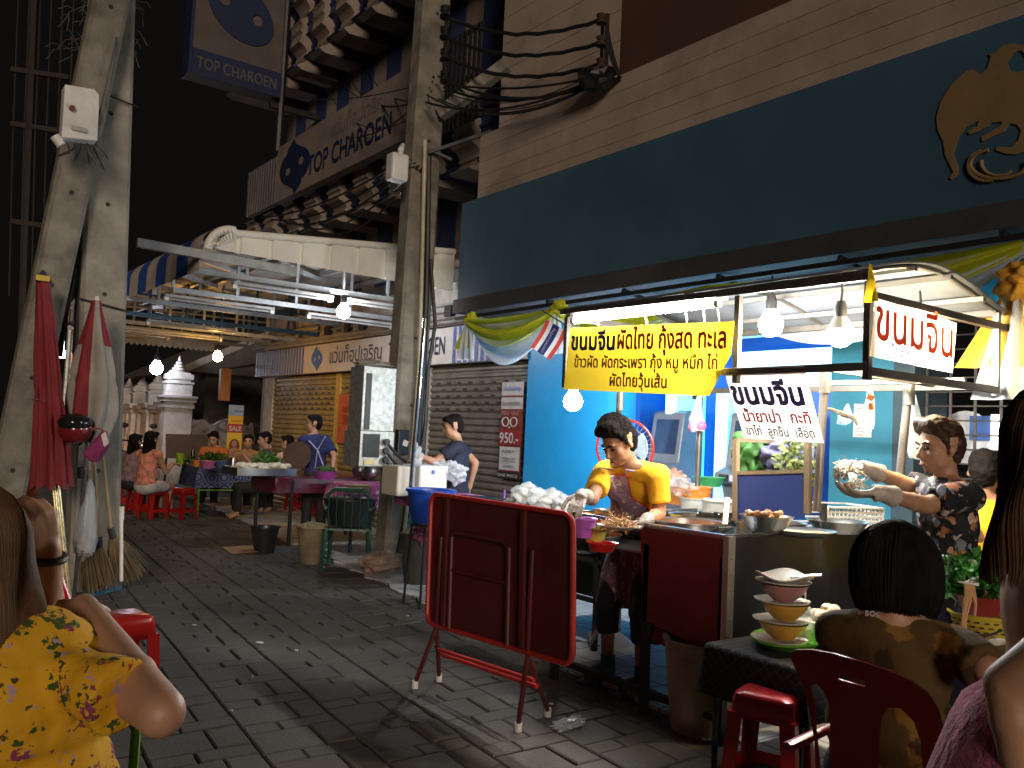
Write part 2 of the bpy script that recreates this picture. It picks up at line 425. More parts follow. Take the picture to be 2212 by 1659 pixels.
# lower sign
NAVY = mat('sign_navy', (.014, .022, .07), .5, var=.05); SIGNW = mat('sign_white', (.66, .6, .56), .5, var=.06, dirt=.12); MIDB = mat('sign_blue', (.05, .15, .5), .5, var=.05); STRB = mat('stripe_blue', (.08, .13, .42), .5, var=.05)
def roundel(mb, O, U, W, R, sx=1):
    """ring-eyed roundel with two leaf tails"""
    O = V(O); c = [(R*cos(q)-.1*R*sin(q), R*.86*sin(q)) for q in [2*pi*i/28 for i in range(28)]]
    c = [(x_*sx, y_) for x_, y_ in c]
    hl = [[(s_*R*.42*sx+R*.17*sx*cos(q), .1*R*s_+R*.2*sin(q)) for q in [2*pi*i/14 for i in range(14)]] for s_ in (-1, 1)]
    mb.prism(c, O, U, W, .006, hl); N = V(U).normalized().cross(V(W).normalized())
    for s_ in (1, -1):
        leaf = [(-s_*.55*R, s_*.5*R), (s_*.35*R, s_*.8*R), (s_*.05*R, s_*1.0*R), (-s_*.1*R, s_*1.3*R), (-s_*.5*R, s_*.95*R)]
        mb.prism([(x_*sx, y_) for x_, y_ in leaf][::s_], O+N*.003, U, W, .006)
sg = thing('shop_sign', 'long white optician sign with blue striped ends above roller shutters', 'sign', (6, 12, 2.55))
b = MB(); b.bb(5.94, 6.04, 7.8, 16.2, 2.33, 2.8); b.build('panel', SIGNW, sg, smooth=0, bevel=.006)
s = MB()
for y0, y1 in ((13.95, 16.18), (7.82, 9.25)):
    y = y0
    s = MB()
    while y < y1-.05: s.bb(5.934, 5.94, y, y+.065, 2.335, 2.795); y += .125
    s.build('stripes', STRB, sg, smooth=0)
U_, W_ = V((0, -1, 0)), V((0, 0, 1))
r = MB(); roundel(r, (5.938, 13.4, 2.57), U_, W_, .16, 1.3); r.build('roundel', MIDB, sg, smooth=0)
t = MB(); letters(t, 'แว่นท็อปเจริญ', (5.936, 12.9, 2.47), U_, W_, w=1.75, bold=.02, align='l'); t.build('thai_name', NAVY, sg, smooth=0)
t = MB(); letters(t, 'TOP CHAROEN', (5.936, 10.95, 2.46), U_, W_, w=1.5, h=.33, bold=.035, align='l'); t.build('name', NAVY, sg, smooth=0)
# upper sign on its steel grid
us = thing('upper_shop_sign', 'big tilted-back cream optician sign on upper storey beside a railing', 'sign', (5.5, 12.3, 5.2))
ua, ub = at(600, 428, X=5.45), at(905, 283, X=5.45); y0, y1 = ub.y, ua.y
b = MB(); b.bb(5.4, 5.55, y0, y1, 5.25, 6.22); b.build('panel', mat('old_sign_cream', (.27, .215, .18), .6, dirt=.25, sc=2), us, smooth=0)
r = MB(); roundel(r, (5.396, y1-.8, 5.72), U_, W_, .36, 1.75); r.build('roundel', NAVY, us, smooth=0)
t = MB(); letters(t, 'TOP CHAROEN', (5.396, y1-1.35, 5.43), U_, W_, w=2.75, h=.45, bold=.05, align='l'); t.build('name', NAVY, us, smooth=0)
t = MB(); letters(t, 'แว่นท็อปเจริญ', (5.396, y1-2.2, 5.86), U_, W_, w=1.7, bold=.012, align='l'); t.build('thai_name', mat('grey_letters', (.2, .16, .14)), us, smooth=0)
GRID = mat('sign_grid', (.16, .14, .14), .6, .3)
gr = MB(); y = y1+.04
while y < y1+1.5: gr.bb(5.44, 5.5, y, y+.06, 5.28, 6.12); y += .12
gr.bb(5.5, 5.54, y1, y1+1.5, 5.28, 6.12); gr.build('ribbed_end_panel', GRID, us, smooth=0)
rl = MB(); y = y0-1.35
while y < y0-.05: rl.bb(5.42, 5.45, y, y+.03, 5.1, 6.25); y += .1
for z in (5.12, 5.65, 6.22): rl.bb(5.45, 5.48, y0-1.35, y0-.02, z, z+.05)
rl.build('railing', DARKM, us, smooth=0)
br = MB()
for y in (y0+.4, (y0+y1)/2, y1-.4): br.beam((5.5, y, 5.3), (6.4, y, 5.3), .06); br.beam((5.5, y, 6.1), (6.4, y, 6.1), .06)
islands(br, 'bracket', DARKM, us, smooth=0)
# projecting billboard
YB = 14.6; A_ = at(412, 158, Y=YB); B_ = at(603, 214, Y=YB); bw = B_.x-A_.x; z0 = A_.z
bb_ = thing('projecting_billboard', 'tall double-sided optician billboard projecting over the carport', 'sign', (A_.x, YB, z0))
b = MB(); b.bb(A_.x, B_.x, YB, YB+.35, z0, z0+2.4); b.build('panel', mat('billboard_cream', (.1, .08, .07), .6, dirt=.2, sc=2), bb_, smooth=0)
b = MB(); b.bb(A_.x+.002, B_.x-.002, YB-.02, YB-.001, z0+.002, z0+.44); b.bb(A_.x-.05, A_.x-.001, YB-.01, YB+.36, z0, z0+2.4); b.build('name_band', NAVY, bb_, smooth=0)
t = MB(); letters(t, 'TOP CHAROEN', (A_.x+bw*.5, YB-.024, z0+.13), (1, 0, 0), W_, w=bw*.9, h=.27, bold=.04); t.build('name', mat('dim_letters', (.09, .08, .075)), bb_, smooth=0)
e = MB(); R_ = bw*.33
el = [(bw*.38*cos(q), R_*sin(q)-.12*bw*cos(q)*.8) for q in [2*pi*i/32 for i in range(32)]]
e.prism(el, (A_.x+bw*.5, YB-.002, z0+1.3), (1, 0, 0), (0, 0, 1), .02, [[(s*bw*.19+.09*cos(q), -s*.09+.03+.1*sin(q)) for q in [2*pi*i/14 for i in range(14)]] for s in (-1, 1)])
e.prism([(.1, -.42), (.3, -.5), (.46, -.3), (.34, -.15)], (A_.x+bw*.5, YB-.0045, z0+1.3), (1, 0, 0), (0, 0, 1), .02)
e.build('roundel', NAVY, bb_, smooth=0)
t = MB(); letters(t, 'แว่นท็อปเจริญ', (A_.x+bw*.55, YB-.004, z0+1.95), (1, 0, 0), W_, w=bw*.8, bold=.01); t.build('thai_name', MATS['grey_letters'], bb_, smooth=0)
b = MB(); b.tube([(B_.x+.1, YB+.17, z0-.9), (B_.x+.1, YB+.17, z0+3)], .07); b.beam((B_.x-.1, YB+.17, z0-.1), (6.6, YB+.17, z0-.1), .1); b.beam((B_.x-.1, YB+.17, z0+1.9), (6.6, YB+.17, z0+1.9), .1); b.build('mounting_post', DARKM, bb_)
# ---- carport over the pavement
cp = thing('carport', 'steel-framed carport with corrugated roof and blue striped edge', 'canopy', (2.8, 13, 0))
XL, XR, YF, YR = 2.78, 5.98, 9.4, 17.3
def zroof(x): t = (x-XL)/(XR-XL); return 3.47 + .3*t
CORR = mat('corrugated_sheet', (.5, .49, .49), .4, .15, var=.15, sc=3, dirt=.25)
def rf(u, v):
    x = XL+.08+(XR-XL-.08)*v; y = YF+.05+(YR-YF)*u; k = (u*66) % 1
    return (x, y, zroof(x)-.06+(.03 if k < .5 else 0))
r = MB(); r.grid(rf, 264, 10); r.build('roof_sheet', CORR, cp, smooth=25, fixn=False)
# white front panel with ribs
pn = MB(); PW = mat('cream_panel', (.82, .8, .7), .5, var=.05, dirt=.15, sc=3)
_pa, _pb = at(454.6, 536, Y=9.4), at(847.5, 606, Y=9.4)
def prof(x): return (_pa.z+(_pb.z-_pa.z)*(x-_pa.x)/(_pb.x-_pa.x), zroof(x)+.05)
xs = [XL+.14+i*.01 for i in range(int((XR-XL-.14)/.01)+1)]; vs = []; fs = []
for i, x in enumerate(xs):
    k = ((x-XL) % .36)/.36; dy = .03 if k < .15 else 0
    za, zb = prof(x); rr = max(0, .26-(x-XL-.14)); zb -= .26-sqrt(max(0, .26**2-rr**2)) if rr > 0 else 0
    vs += [(x, YF+dy, za), (x, YF+dy, zb)]
    if i: fs.append((2*i-2, 2*i, 2*i+1, 2*i-1))
pn.add(vs, fs); pn.build('front_panel', PW, cp, smooth=0, fixn=False)
tr = MB(); q = [V((XL+.06+.26*(1-cos(a)), YF-.02, 3.26+.26*sin(a)+.02)) for a in [pi/2*i/9 for i in range(10)]]
q += [V((x, YF-.02, zroof(x)+.0)) for x in [XL+.35+i*.2 for i in range(14)] + [XR]]
tr.tube([p+V((0, .03, .02)) for p in q], .045, 10); tr.build('rolled_trim', PW, cp, smooth=50)
pt = MB()
for i in range(9):
    a = pi/2*i/9; c = V((XL+.32, YF-.085, 3.27)); d = V((-cos(a), 0, sin(a))); pt.beam(c+d*.17, c+d*.275, .008, .008)
pt.build('pleats', mat('pleat_cream', (.4, .38, .32), .6), cp, smooth=0)  # thin pleat bars in a duller cream than the panel
vl = MB(); n = 18; L = (YR-YF)
for i in range(n):
    vl.cur = i % 2
    def fv(u, v, i=i):
        y = YF+L*(i+u)/n; a = pi/2*min(1, v*1.6); zz = 3.48+.1*sin(1.2)-.0
        if v < .5: b = v*2*pi/2; return (XL+.22-.24*sin(b), y, 3.28+.26*cos(b)+.02)
        return (XL-.02, y, 3.30-.24*(v-.5)*2)
    vl.grid(fv, 3, 12)
vl.build('striped_valance', [mat('valance_cream', (.6, .5, .42), .6, dirt=.1), mat('valance_blue', (.03, .1, .38), .6)], cp, smooth=50, fixn=False)
TRW = mat('truss_white', (.36, .38, .4), .5, .2, dirt=.25); TRB = mat('truss_blue', (.03, .1, .16), .5, .2, dirt=.3)
def truss(y, x0, x1, zb, zt, m, n=6, w=.05):
    t = MB(); t.beam((x0, y, zb), (x1, y, zb), w, w*1.2)
    if y > 13: t.beam((x0, y, zt), (x1, y, zt), w*.6)
    for i in range(n+1): x = x0+(x1-x0)*i/n; t.beam((x, y, zb+w*.6), (x, y, zroof(x)-.07), w*.7)
    t.build('truss', m, cp, smooth=0)
truss(9.95, 2.85, 5.95, 3.14, 3.42, TRW, 5); truss(10.7, 2.85, 5.95, 3.0, 3.3, TRW, 4); truss(12.5, 2.6, 5.9, 3.06, 3.35, TRW)
truss(13.3, 2.7, 5.9, 2.95, 3.25, TRB); truss(14.2, 2.7, 5.9, 2.92, 3.3, TRW); truss(15.4, 2.7, 5.9, 2.95, 3.3, TRW); truss(16.6, 2.7, 5.9, 2.95, 3.3, TRW)
l = MB()
for x in (2.85, 3.9, 4.9, 5.9): l.beam((x, YF+.06, zroof(x)-.14), (x, YR, zroof(x)-.14), .06)
for i in range(6): y = 10+i*1.2; l.beam((2.9, y, 3.3), (3.9, y+1.2, zroof(3.9)-.2), .05); l.beam((4.0, y, 3.35), (5.0, y+1.2, zroof(5)-.2), .05)
l.build('purlins', TRW, cp, smooth=0)
ob = MB(); ob.beam(at(296, 524, Y=9.38), at(640, 588, Y=9.38), .07, .09); ob.build('outrigger', mat('pipe_grey', (.4, .42, .42), .5, .3, dirt=.3), cp, smooth=0)
ps = MB(); ps.tube([(2.85, 17.1, 0), (2.85, 17.1, 3.3)], .05); ps.tube([at(257, 600, Y=9.6), at(261, 762, Y=9.6)], .022); islands(ps, 'post', GALV, cp)
sc_ = MB(); x = 3.0; pl_ = [(0, 0)]
pts = [(2.7, 3.05)]
while x < 5.4:
    for k in range(7): a = pi*k/6; pts.append((x+.05-.05*cos(a), 2.9-.07*sin(a)-.0))
    x += .1
pts += [(x, 3.05)]
sc_.prism([(p[0], p[1]) for p in pts][::-1], (0, 17.38, 0), (1, 0, 0), (0, 0, 1), .02); sc_.build('scalloped_trim', WHITE, cp, smooth=0)
# unlit fluorescent battens hung under the trusses
def batten(y, x0, x1, z, lab):
    f = thing('fluorescent_batten', lab, 'light fitting', ((x0+x1)/2, y, z), 'unlit fluorescent battens under the carport')
    b = MB(); b.bb(x0, x1, y-.05, y+.05, z, z+.035); b.build('housing', mat('batten_white', (.36, .36, .36), .5, dirt=.3), f, smooth=0, bevel=.005)
    tb = MB(); tb.tube([(x0+.05, y, z-.02), (x1-.05, y, z-.02)], .014); tb.build('tube', mat('dead_tube', (.38, .39, .4), .25), f)
    e = MB(); e.bb(x0, x0+.05, y-.03, y+.03, z-.045, z-.001); e.bb(x1-.05, x1, y-.03, y+.03, z-.045, z-.001); islands(e, 'holder', WHITE, f, smooth=0)
batten(9.92, 3.3, 4.55, 3.04, 'unlit fluorescent batten on the front truss, left of its pair'); batten(9.92, 4.72, 5.9, 3.04, 'unlit fluorescent batten on the front truss, nearest the shop')
batten(10.68, 2.75, 4.1, 2.9, 'long unlit fluorescent batten on the second truss at the kerb end'); batten(10.68, 4.55, 5.85, 2.9, 'unlit fluorescent batten beside the white bulb')
batten(13.28, 3.2, 4.5, 2.86, 'orange-lit fluorescent batten deep inside the carport'); batten(14.18, 3.0, 4.6, 2.8, 'yellowish fluorescent batten on the rear truss'); batten(15.38, 2.9, 4.1, 2.84, 'farthest fluorescent batten near the scalloped trim')
# conduits above the lower sign
cn = thing('conduit_bundle', 'bundle of pipes and junction boxes running above the white shop sign', 'pipes', (5.9, 12, 2.95))
c = MB()
for i, z in enumerate((2.86, 2.92, 3.0, 3.08)): c.tube([(5.93-.02*i, 7.8, z), (5.93-.02*i, 16.4, z+.02)], .018, 6)
c.build('pipe', mat('conduit', (.35, .33, .32), .5, dirt=.3), cn)
c = MB()
for y in (9.2, 10.4, 11.6, 12.1, 12.8): c.bb(5.84, 5.92, y, y+.16, 2.92, 3.06)
islands(c, 'junction_box', DARKM, cn, smooth=0)
# ---- bank
bank = thing('bank_building', 'bank frontage with dark blue fascia under horizontal beige boards', 'building', (5.5, 5, 0))
BEIGE = mat('beige_board', (.42, .33, .265), .7, var=.2, sc=1.2, dirt=.45)
c = MB(); z = 3.93; i = 0
while z < 4.66:
    c.bb(5.14, 6.0, .2, 7.68, z, z+.1465); z += .15
c.bb(5.16, 6.5, .2, 7.66, 3.9, 4.66); c.build('parapet_boards', BEIGE, bank, smooth=0)
c = MB(); z = 4.6
while z < 11: c.bb(5.42, 6.3, 5.83, 7.74, z, z+.294); z += .3
c.bb(5.45, 6.3, 5.84, 7.72, 4.4, 11); c.build('upper_wall', BEIGE, bank, smooth=0)
c = MB(); c.bb(5.42, 6.3, -3, 5.825, 4.4, 11); c.build('brown_wall', mat('brown_cladding', (.095, .048, .027), .6, var=.15, sc=2, dirt=.3), bank, smooth=0)
FASC = mat('bank_blue', (.055, .125, .185), .45, var=.22, sc=.8, dirt=.3)
c = MB(); c.bb(5.0, 6.3, .2, 7.76, 2.87, 3.92); c.build('fascia', FASC, bank, smooth=0)
c = MB(); c.bb(4.96, 5.0, .2, 7.78, 2.72, 2.868); c.bb(5.0, 6.3, .2, 7.76, 2.72, 2.868); c.build('soffit', mat('soffit_dark', (.05, .05, .055), .6), bank, smooth=0)
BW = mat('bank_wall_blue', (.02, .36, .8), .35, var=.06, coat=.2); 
c = MB(); c.bb(6.0, 6.4, 6.42, 7.76, 0, 1.30); c.bb(6.0, 6.4, 6.42, 7.76, 1.306, 2.71); c.bb(6.004, 6.4, 6.42, 7.76, 1.29, 1.32)
c.bb(5.99, 6.3, .3, 7.7, 2.42, 2.715); c.build('blue_wall', BW, bank, smooth=0)
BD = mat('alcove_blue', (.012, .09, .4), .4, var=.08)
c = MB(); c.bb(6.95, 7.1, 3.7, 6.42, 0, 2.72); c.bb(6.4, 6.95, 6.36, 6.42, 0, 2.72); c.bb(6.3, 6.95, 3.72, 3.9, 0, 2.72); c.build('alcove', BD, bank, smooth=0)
TEAL = mat('teal_wall', (.03, .2, .3), .45, var=.08); c = MB(); c.bb(6.0, 6.4, 3.38, 3.9, 0, 2.45); c.build('teal_wall', TEAL, bank, smooth=0)
c = MB(); c.bb(5.98, 6.45, 3.22, 3.38, 0, 2.45); c.build('pier', mat('pier_dark', (.03, .06, .08), .5), bank, smooth=0)
# lattice shutter at the right with the dark hall behind
c = MB(); c.bb(7.6, 7.7, -1, 3.2, 0, 2.5); c.build('hall_wall', mat('hall_wall', (.12, .1, .1), .8), bank, smooth=0)
c = MB(); LT = mat('lattice_steel', (.06, .052, .048), .6, .3, dirt=.3)
z = .1
while z < 2.42: c.tube([(6.1, .2, z), (6.1, 3.2, z)], .006, 6); z += .1
y = .3
while y < 3.2: c.bb(6.112, 6.118, y, y+.02, .05, 2.42); y += .17
c.build('lattice_shutter', LT, bank)
c = MB()
for y in range(1, 7): c.beam((4.98, y+.2, 2.7), (5.9, y+.2, 2.55), .03)
c.beam((4.97, .3, 2.66), (4.97, 7.72, 2.66), .035); c.build('soffit_frame', DARKM, bank, smooth=0)
# backlit header of the machines, light strips
CY = glow('cyan_light', (.0, .55, 1), 1.6); CYW = glow('cyan_white_light', (.35, .85, 1), 2.6)
c = MB(); c.bb(6.70, 6.94, 3.95, 5.35, 1.98, 2.35); c.build('lit_header', CYW, bank, smooth=0)
c = MB(); c.bb(6.5, 6.94, 5.95, 6.1, .3, 2.4); c.bb(6.5, 6.94, 5.3, 5.45, .3, 1.95); islands(c, 'lit_divider', CY, bank, smooth=0)
c = MB(); c.bb(6.47, 6.498, 5.98, 6.06, .35, 2.35); c.build('light_strip', CYW, bank, smooth=0)
c = MB(); c.bb(5.985, 5.989, 3.9, 7.0, 2.52, 2.62); c.build('lit_sign_band', CY, bank, smooth=0)
t = MB(); letters(t, 'ธนาคาร', (5.98, 5.9, 2.535), U_, W_, w=.5, bold=.02); t.build('sign_letters', glow('white_letters', (.7, .9, 1), 1.2), bank, smooth=0)
# bird emblem on the fascia
EM = mat('emblem_gold', (.24, .16, .075), .55, var=.1)
def px(pts): return [((2.62-a[1]), a[2]) for a in [(0, p.y, p.z) for p in [at(x, y, X=4.99) for x, y in pts]]]
def full(pts, sx=1.795, ox=2800): return [((ox+x/sx)/1.8228, (y/sx)/1.8228) for x, y in pts]
body = [(1590, 830), (1620, 720), (1700, 590), (1800, 500), (1850, 490), (1905, 525), (1950, 480), (1975, 400), (1960, 380), (2000, 375), (2060, 320), (2130, 305), (2230, 320), (2290, 380), (2250, 430), (2190, 350), (2130, 380), (2090, 440), (2110, 500), (2160, 510), (2260, 480), (2330, 520), (2330, 800), (2240, 1060), (2160, 1090), (2080, 1085), (2010, 1060), (2020, 1035), (2120, 1040), (2170, 990), (2190, 920), (2160, 880), (2110, 870), (2070, 930), (1980, 970), (1915, 1000), (1910, 970), (1970, 930), (2040, 890), (2060, 860), (1980, 865), (1960, 890), (1890, 930), (1825, 950), (1815, 925), (1880, 890), (1890, 850), (1800, 900), (1750, 960), (1735, 1010), (1710, 1090), (1745, 1180), (1740, 1240), (1700, 1270), (1680, 1255), (1710, 1215), (1650, 1090), (1640, 1000), (1600, 920)]
e = MB(); e.prism(px(full(body))[::-1], (4.998, 2.62, 0), (0, -1, 0), (0, 0, 1), .006)
def ringpts(cx, cy, rx, ry, a0, a1, n=18): return [(cx+rx*cos(radians(a0+(a1-a0)*i/n)), cy+ry*sin(radians(a0+(a1-a0)*i/n))) for i in range(n+1)]
for (cx, cy, rx, ry, a0, a1, w_) in ((2030, 1160, 200, 105, -110, -370, 14), (2030, 1150, 120, 95, 190, 40, 12), (1950, 1170, 130, 110, 250, 70, 10)):
    q = [at(*full([p])[0], X=4.993) for p in ringpts(cx, cy, rx, ry, a0, a1)]; e.tube(q, .012, 6)
e.build('bird_emblem', EM, bank, smooth=0)
# ---- temple wall with spired piers
tw = thing('temple_wall', 'old whitewashed temple wall with panelled bays and spired piers', 'wall', (5.78, 20.7, 0))
TWM = mat('whitewash', (.55, .5, .45), .85, var=.2, dirt=.55, sc=3, bump=.3, bsc=12)
dv = V((.092, .996, 0)); nv = V((-.996, .092, 0))
def pier(k, s=1.0):
    p = V((5.78, 20.7, 0)) + dv*k
    m = MB(); w2 = .3*s
    R = Matrix((nv, dv, V((0, 0, 1)))).transposed()
    for z0, z1, ww in ((0, 1.72, 1), (1.72, 1.8, 1.12), (1.8, 1.86, 1.05), (1.86, 1.95, 1.22), (1.95, 2.0, 1.3), (2.0, 2.28, .92), (2.28, 2.33, 1.0), (2.33, 2.38, .8), (2.38, 2.5, .95), (2.5, 2.54, .75)):
        m.box(p+V((0, 0, (z0+z1)/2*s)), (2*w2*ww, 2*w2*ww, (z1-z0)*s), R)
    m.lathe(p+V((0, 0, 2.54*s)), [(.2*s, 0), (.22*s, .03*s), (.14*s, .06*s), (.16*s, .1*s), (.1*s, .14*s), (.12*s, .17*s), (.07*s, .2*s), (.08*s, .24*s), (.035*s, .28*s), (.04*s, .31*s), (.0, .4*s)], 12)
    m.build('pier', TWM, tw, smooth=30)
m = MB()
for k in range(6):
    k0 = .3+k*2.1
    c = V((5.78, 20.7, 0)) + dv*(k0+.9)
    R = Matrix((nv, dv, V((0, 0, 1)))).transposed()
    m.box(c+V((0, 0, .8)), (.26, 1.9, 1.6), R); m.box(c+nv*.03+V((0, 0, 1.64)), (.42, 2.1, .08), R); m.box(c+nv*.03+V((0, 0, 1.73)), (.52, 2.1, .1), R); m.box(c+V((0, 0, 1.82)), (.3, 2.1, .08), R)
    m.box(c+nv*.16+dv*-.97+V((0, 0, .8)), (.1, .34, 1.6), R)
m.build('panelled_bay', TWM, tw, smooth=0)
for k in range(4):
    c = V((5.78, 20.7, 0)) + dv*(1.3+k*2.1) + nv*.75; t = thing('wall_uplight', 'small orange uplight at the foot of the temple wall', 'light fitting', c, 'orange uplights along the temple wall'); q = MB(); q.lathe(c, [(.05, 0), (.06, .1), (.05, .1)], 12); q.build('case', DARKM, t); q = MB(); q.lathe(c+V((0, 0, .1)), [(.055, .002), (.05, .02), (0, .03)], 12); q.build('lens', glow('uplight_orange', (1, .42, .12), 130), t)
for k in range(0, 5): pier(k*2.6, 1 if k == 0 else .92)
br_ = thing('brick_ruin', 'crumbling stained brick wall between temple pier and shop corner', 'wall', (6.2, 19.2, 0))
def bf(u, v):
    return (5.95+1.1*u, 19.8-.8*u+.05*mn.noise((u*6, v*9, 0)), (1.45+.25*mn.noise((u*5, 3, 1)))*v)
m = MB(); m.grid(bf, 20, 24); m.build('masonry', mat('stained_plaster', (.3, .26, .23), .9, var=.5, sc=5, bump=.8, bsc=20, dirt=.6), br_, smooth=0, solid=.3)
hs_ = thing('dark_house', 'dark single-storey house with sloping eaves behind the temple wall', 'building', (8, 23, 0))
m = MB(); m.bb(6.6, 11, 21.3, 27, 0, 2.7); m.build('wall', mat('dark_house_wall', (.12, .1, .08), .9, dirt=.4), hs_, smooth=0)
m = MB(); m.prism([(-1.0, 2.6), (4.4, 2.6), (1.9, 4.1)], (6.9, 21.0, 0), (1, 0, 0), (0, 0, 1), -6.4); m.build('roof', mat('dark_roof', (.09, .075, .06), .9), hs_, smooth=0)
m = MB(); m.beam((5.88, 20.98, 2.6), (8.8, 20.98, 4.14), .05, .16); m.build('bargeboard', mat('bargeboard', (.3, .25, .2), .8), hs_, smooth=0)
# ================================================================== POLES, CABLES, THINGS BY THE KERB
def pole(p0, p1, w0, w1, d0, d1, m, parent, name='shaft', holes=True):
    a = V(p0); b = V(p1); mb = MB(); n = 10
    sec = lambda w, d, c=.03: [(-w/2+c, -d/2), (w/2-c, -d/2), (w/2, -d/2+c), (w/2, d/2-c), (w/2-c, d/2), (-w/2+c, d/2), (-w/2, d/2-c), (-w/2, -d/2+c)]
    vs = []; fs = []
    for i in range(n+1):
        t = i/n; c = a.lerp(b, t)
        for x, y in sec(w0+(w1-w0)*t, d0+(d1-d0)*t): vs.append(c + V((x, y, 0)))
    for i in range(n):
        for k in range(8): fs.append((i*8+k, i*8+(k+1) % 8, i*8+8+(k+1) % 8, i*8+8+k))
    fs.append(tuple(range(8))[::-1]); fs.append(tuple(n*8+k for k in range(8))); mb.add(vs, fs)
    s = mb.build(name, m, parent, smooth=30)
    if holes:
        h = MB(); z = 1.0
        while z < (b.z-a.z)-.3:
            t = z/(b.z-a.z); c = a.lerp(b, t); d = (d0+(d1-d0)*t)/2
            h.tube([c+V((.0, -d-.003, 0)), c+V((0, -d+.01, 0))], .018, 10); z += .72
        h.build('bolt_hole', BLK, s)
    return s
pm = thing('utility_pole', 'tall square concrete utility pole beside the grey electrical cabinet', 'pole', (4.55, 8.15, 0))
PT = V((4.78, 8.15, 9.4)); pole((4.63, 8.15, 0), PT, .38, .33, .26, .22, CONCD, pm)
pc = lambda z: V((4.63, 8.15, 0)).lerp(PT, z/9.4)
x = MB(); x.beam(at(950, 248, Y=8.0), at(1095, 140, Y=7.35), .13, .13); x.build('crossarm', CONC, pm, smooth=0, bevel=.01)
x = MB()
x.tube([at(966, 12, Y=8.0), at(958, 178, Y=8.0)], .022, 6)
for py in (25, 70, 118, 165): p = at(962, py, Y=7.97); x.lathe(p, [(.02, -.06), (.06, -.05), (.035, 0), (.06, .05), (.02, .06)], 12)
x.build('insulator_rack', DARKM, pm)
x = MB(); x.beam(at(925, 330, Y=8.0), at(1062, 284, Y=7.6), .035); x.beam(at(925, 322, Y=8.0), at(975, 345, Y=7.9), .03); x.build('strut', DARKM, pm, smooth=0)
x = MB(); x.tube([at(918, 303, Y=7.9), at(912, 560, Y=7.92), at(905, 800, Y=7.95), at(893, 950, Y=7.97), at(868, 1205, Y=7.98)], .022, 8); x.build('cream_conduit', mat('cream_pipe', (.5, .45, .3), .5, dirt=.25), pm)
x = MB(); x.tube([at(926, 330, Y=8.05), at(922, 600, Y=8.0), at(915, 800, Y=8.0), at(900, 1000, Y=8.0), at(858, 1210, Y=8.0)], .032, 8)
x.tube([at(930, 560, Y=7.9), at(940, 700, Y=7.85), at(925, 800, Y=7.85), at(915, 980, Y=7.85)], .02, 8); x.build('black_cable_drop', BLK, pm)
# electrical cabinet
cb = thing('electrical_cabinet', 'galvanised electrical meter cabinet strapped to the utility pole', 'cabinet', (4.2, 7.9, 1.1))
c0 = at(775, 900, Y=7.72).x; c1 = at(848, 900, Y=7.72).x
x = MB(); x.bb(c0+.03, c1+.02, 7.72, 8.02, 1.43, 2.07); x.build('upper_box', GALV, cb, smooth=0, bevel=.006)
x = MB(); x.bb(c0, c1, 7.66, 8.02, 1.08, 1.43); x.build('meter_box', GALV, cb, smooth=0, bevel=.006)
x = MB(); x.bb(c0+.06, c0+.12, 7.712, 7.719, 1.44, 2.0); x.build('door_slot', BLK, cb, smooth=0)
x = MB(); x.bb(c0+.03, c0+.21, 7.65, 7.659, 1.17, 1.4); x.build('meter_window', mat('smoky_window', (.05, .055, .055), .15), cb, smooth=0)
x = MB(); x.bb(c0+.05, c0+.17, 7.65, 7.658, 1.1, 1.15); x.build('warning_label', mat('label_yellow', (.6, .5, .25), .6), cb, smooth=0)
x = MB(); x.ell((c0+.2, 7.87, 2.1), (.2, .15, .05), amp=.5, seed=3); x.build('sandbag', mat('rag_grey', (.2, .18, .15), .9), cb)
x = MB(); x.tube([(c0+.27, 7.64, 1.33), (c0+.27, 7.6, 1.33)], .03, 10); x.tube([(c0+.27, 7.64, 1.24), (c0+.27, 7.6, 1.24)], .03, 10); x.tube([(c0+.27, 7.64, 1.15), (c0+.27, 7.6, 1.15)], .03, 10); islands(x, 'cable_gland', BLK, cb)
for i in range(3):
    a = V((c0+.27, 7.62, 1.33-.09*i)); b = at(912-3*i, 985, Y=7.85); x = MB()
    pts = [a.lerp(b, t)+V((0, -.1*sin(pi*t), -(.14+.03*i)*sin(pi*t)**.8)) for t in [k/12 for k in range(13)]] + [at(924, 880, Y=7.85)]
    x.tube(pts, .016, 8); x.build('loop_cable', BLK, cb)
bx_ = thing('black_junction_box', 'small black junction box with a white sticker on the utility pole', 'box', at(866, 955, Y=7.98))
p = at(868, 955, Y=7.98); x = MB(); x.box(p, (.13, .08, .26)); x.build('case', mat('black_box', (.02, .02, .022), .4), bx_, smooth=0, bevel=.01)
x = MB(); x.box(p+V((.02, -.043, -.01)), (.06, .004, .06), Matrix.Rotation(.3, 3, 'Y')); x.build('sticker', WHITE, bx_, smooth=0)
wb = thing('white_meter_box', 'white plastic meter box on utility pole below the upper shop sign', 'box', at(858, 362, Y=7.85))
p = at(858, 363, Y=7.85); x = MB(); x.box(p, (.2, .16, .29)); x.build('case', WHITE, wb, smooth=0, bevel=.03)
x = MB(); x.tube([p+V((.03, 0, .15)), p+V((.03, 0, .2)), p+V((.08, .05, .28))], [.03, .035, .02], 10); x.build('gland', WHITE, wb)
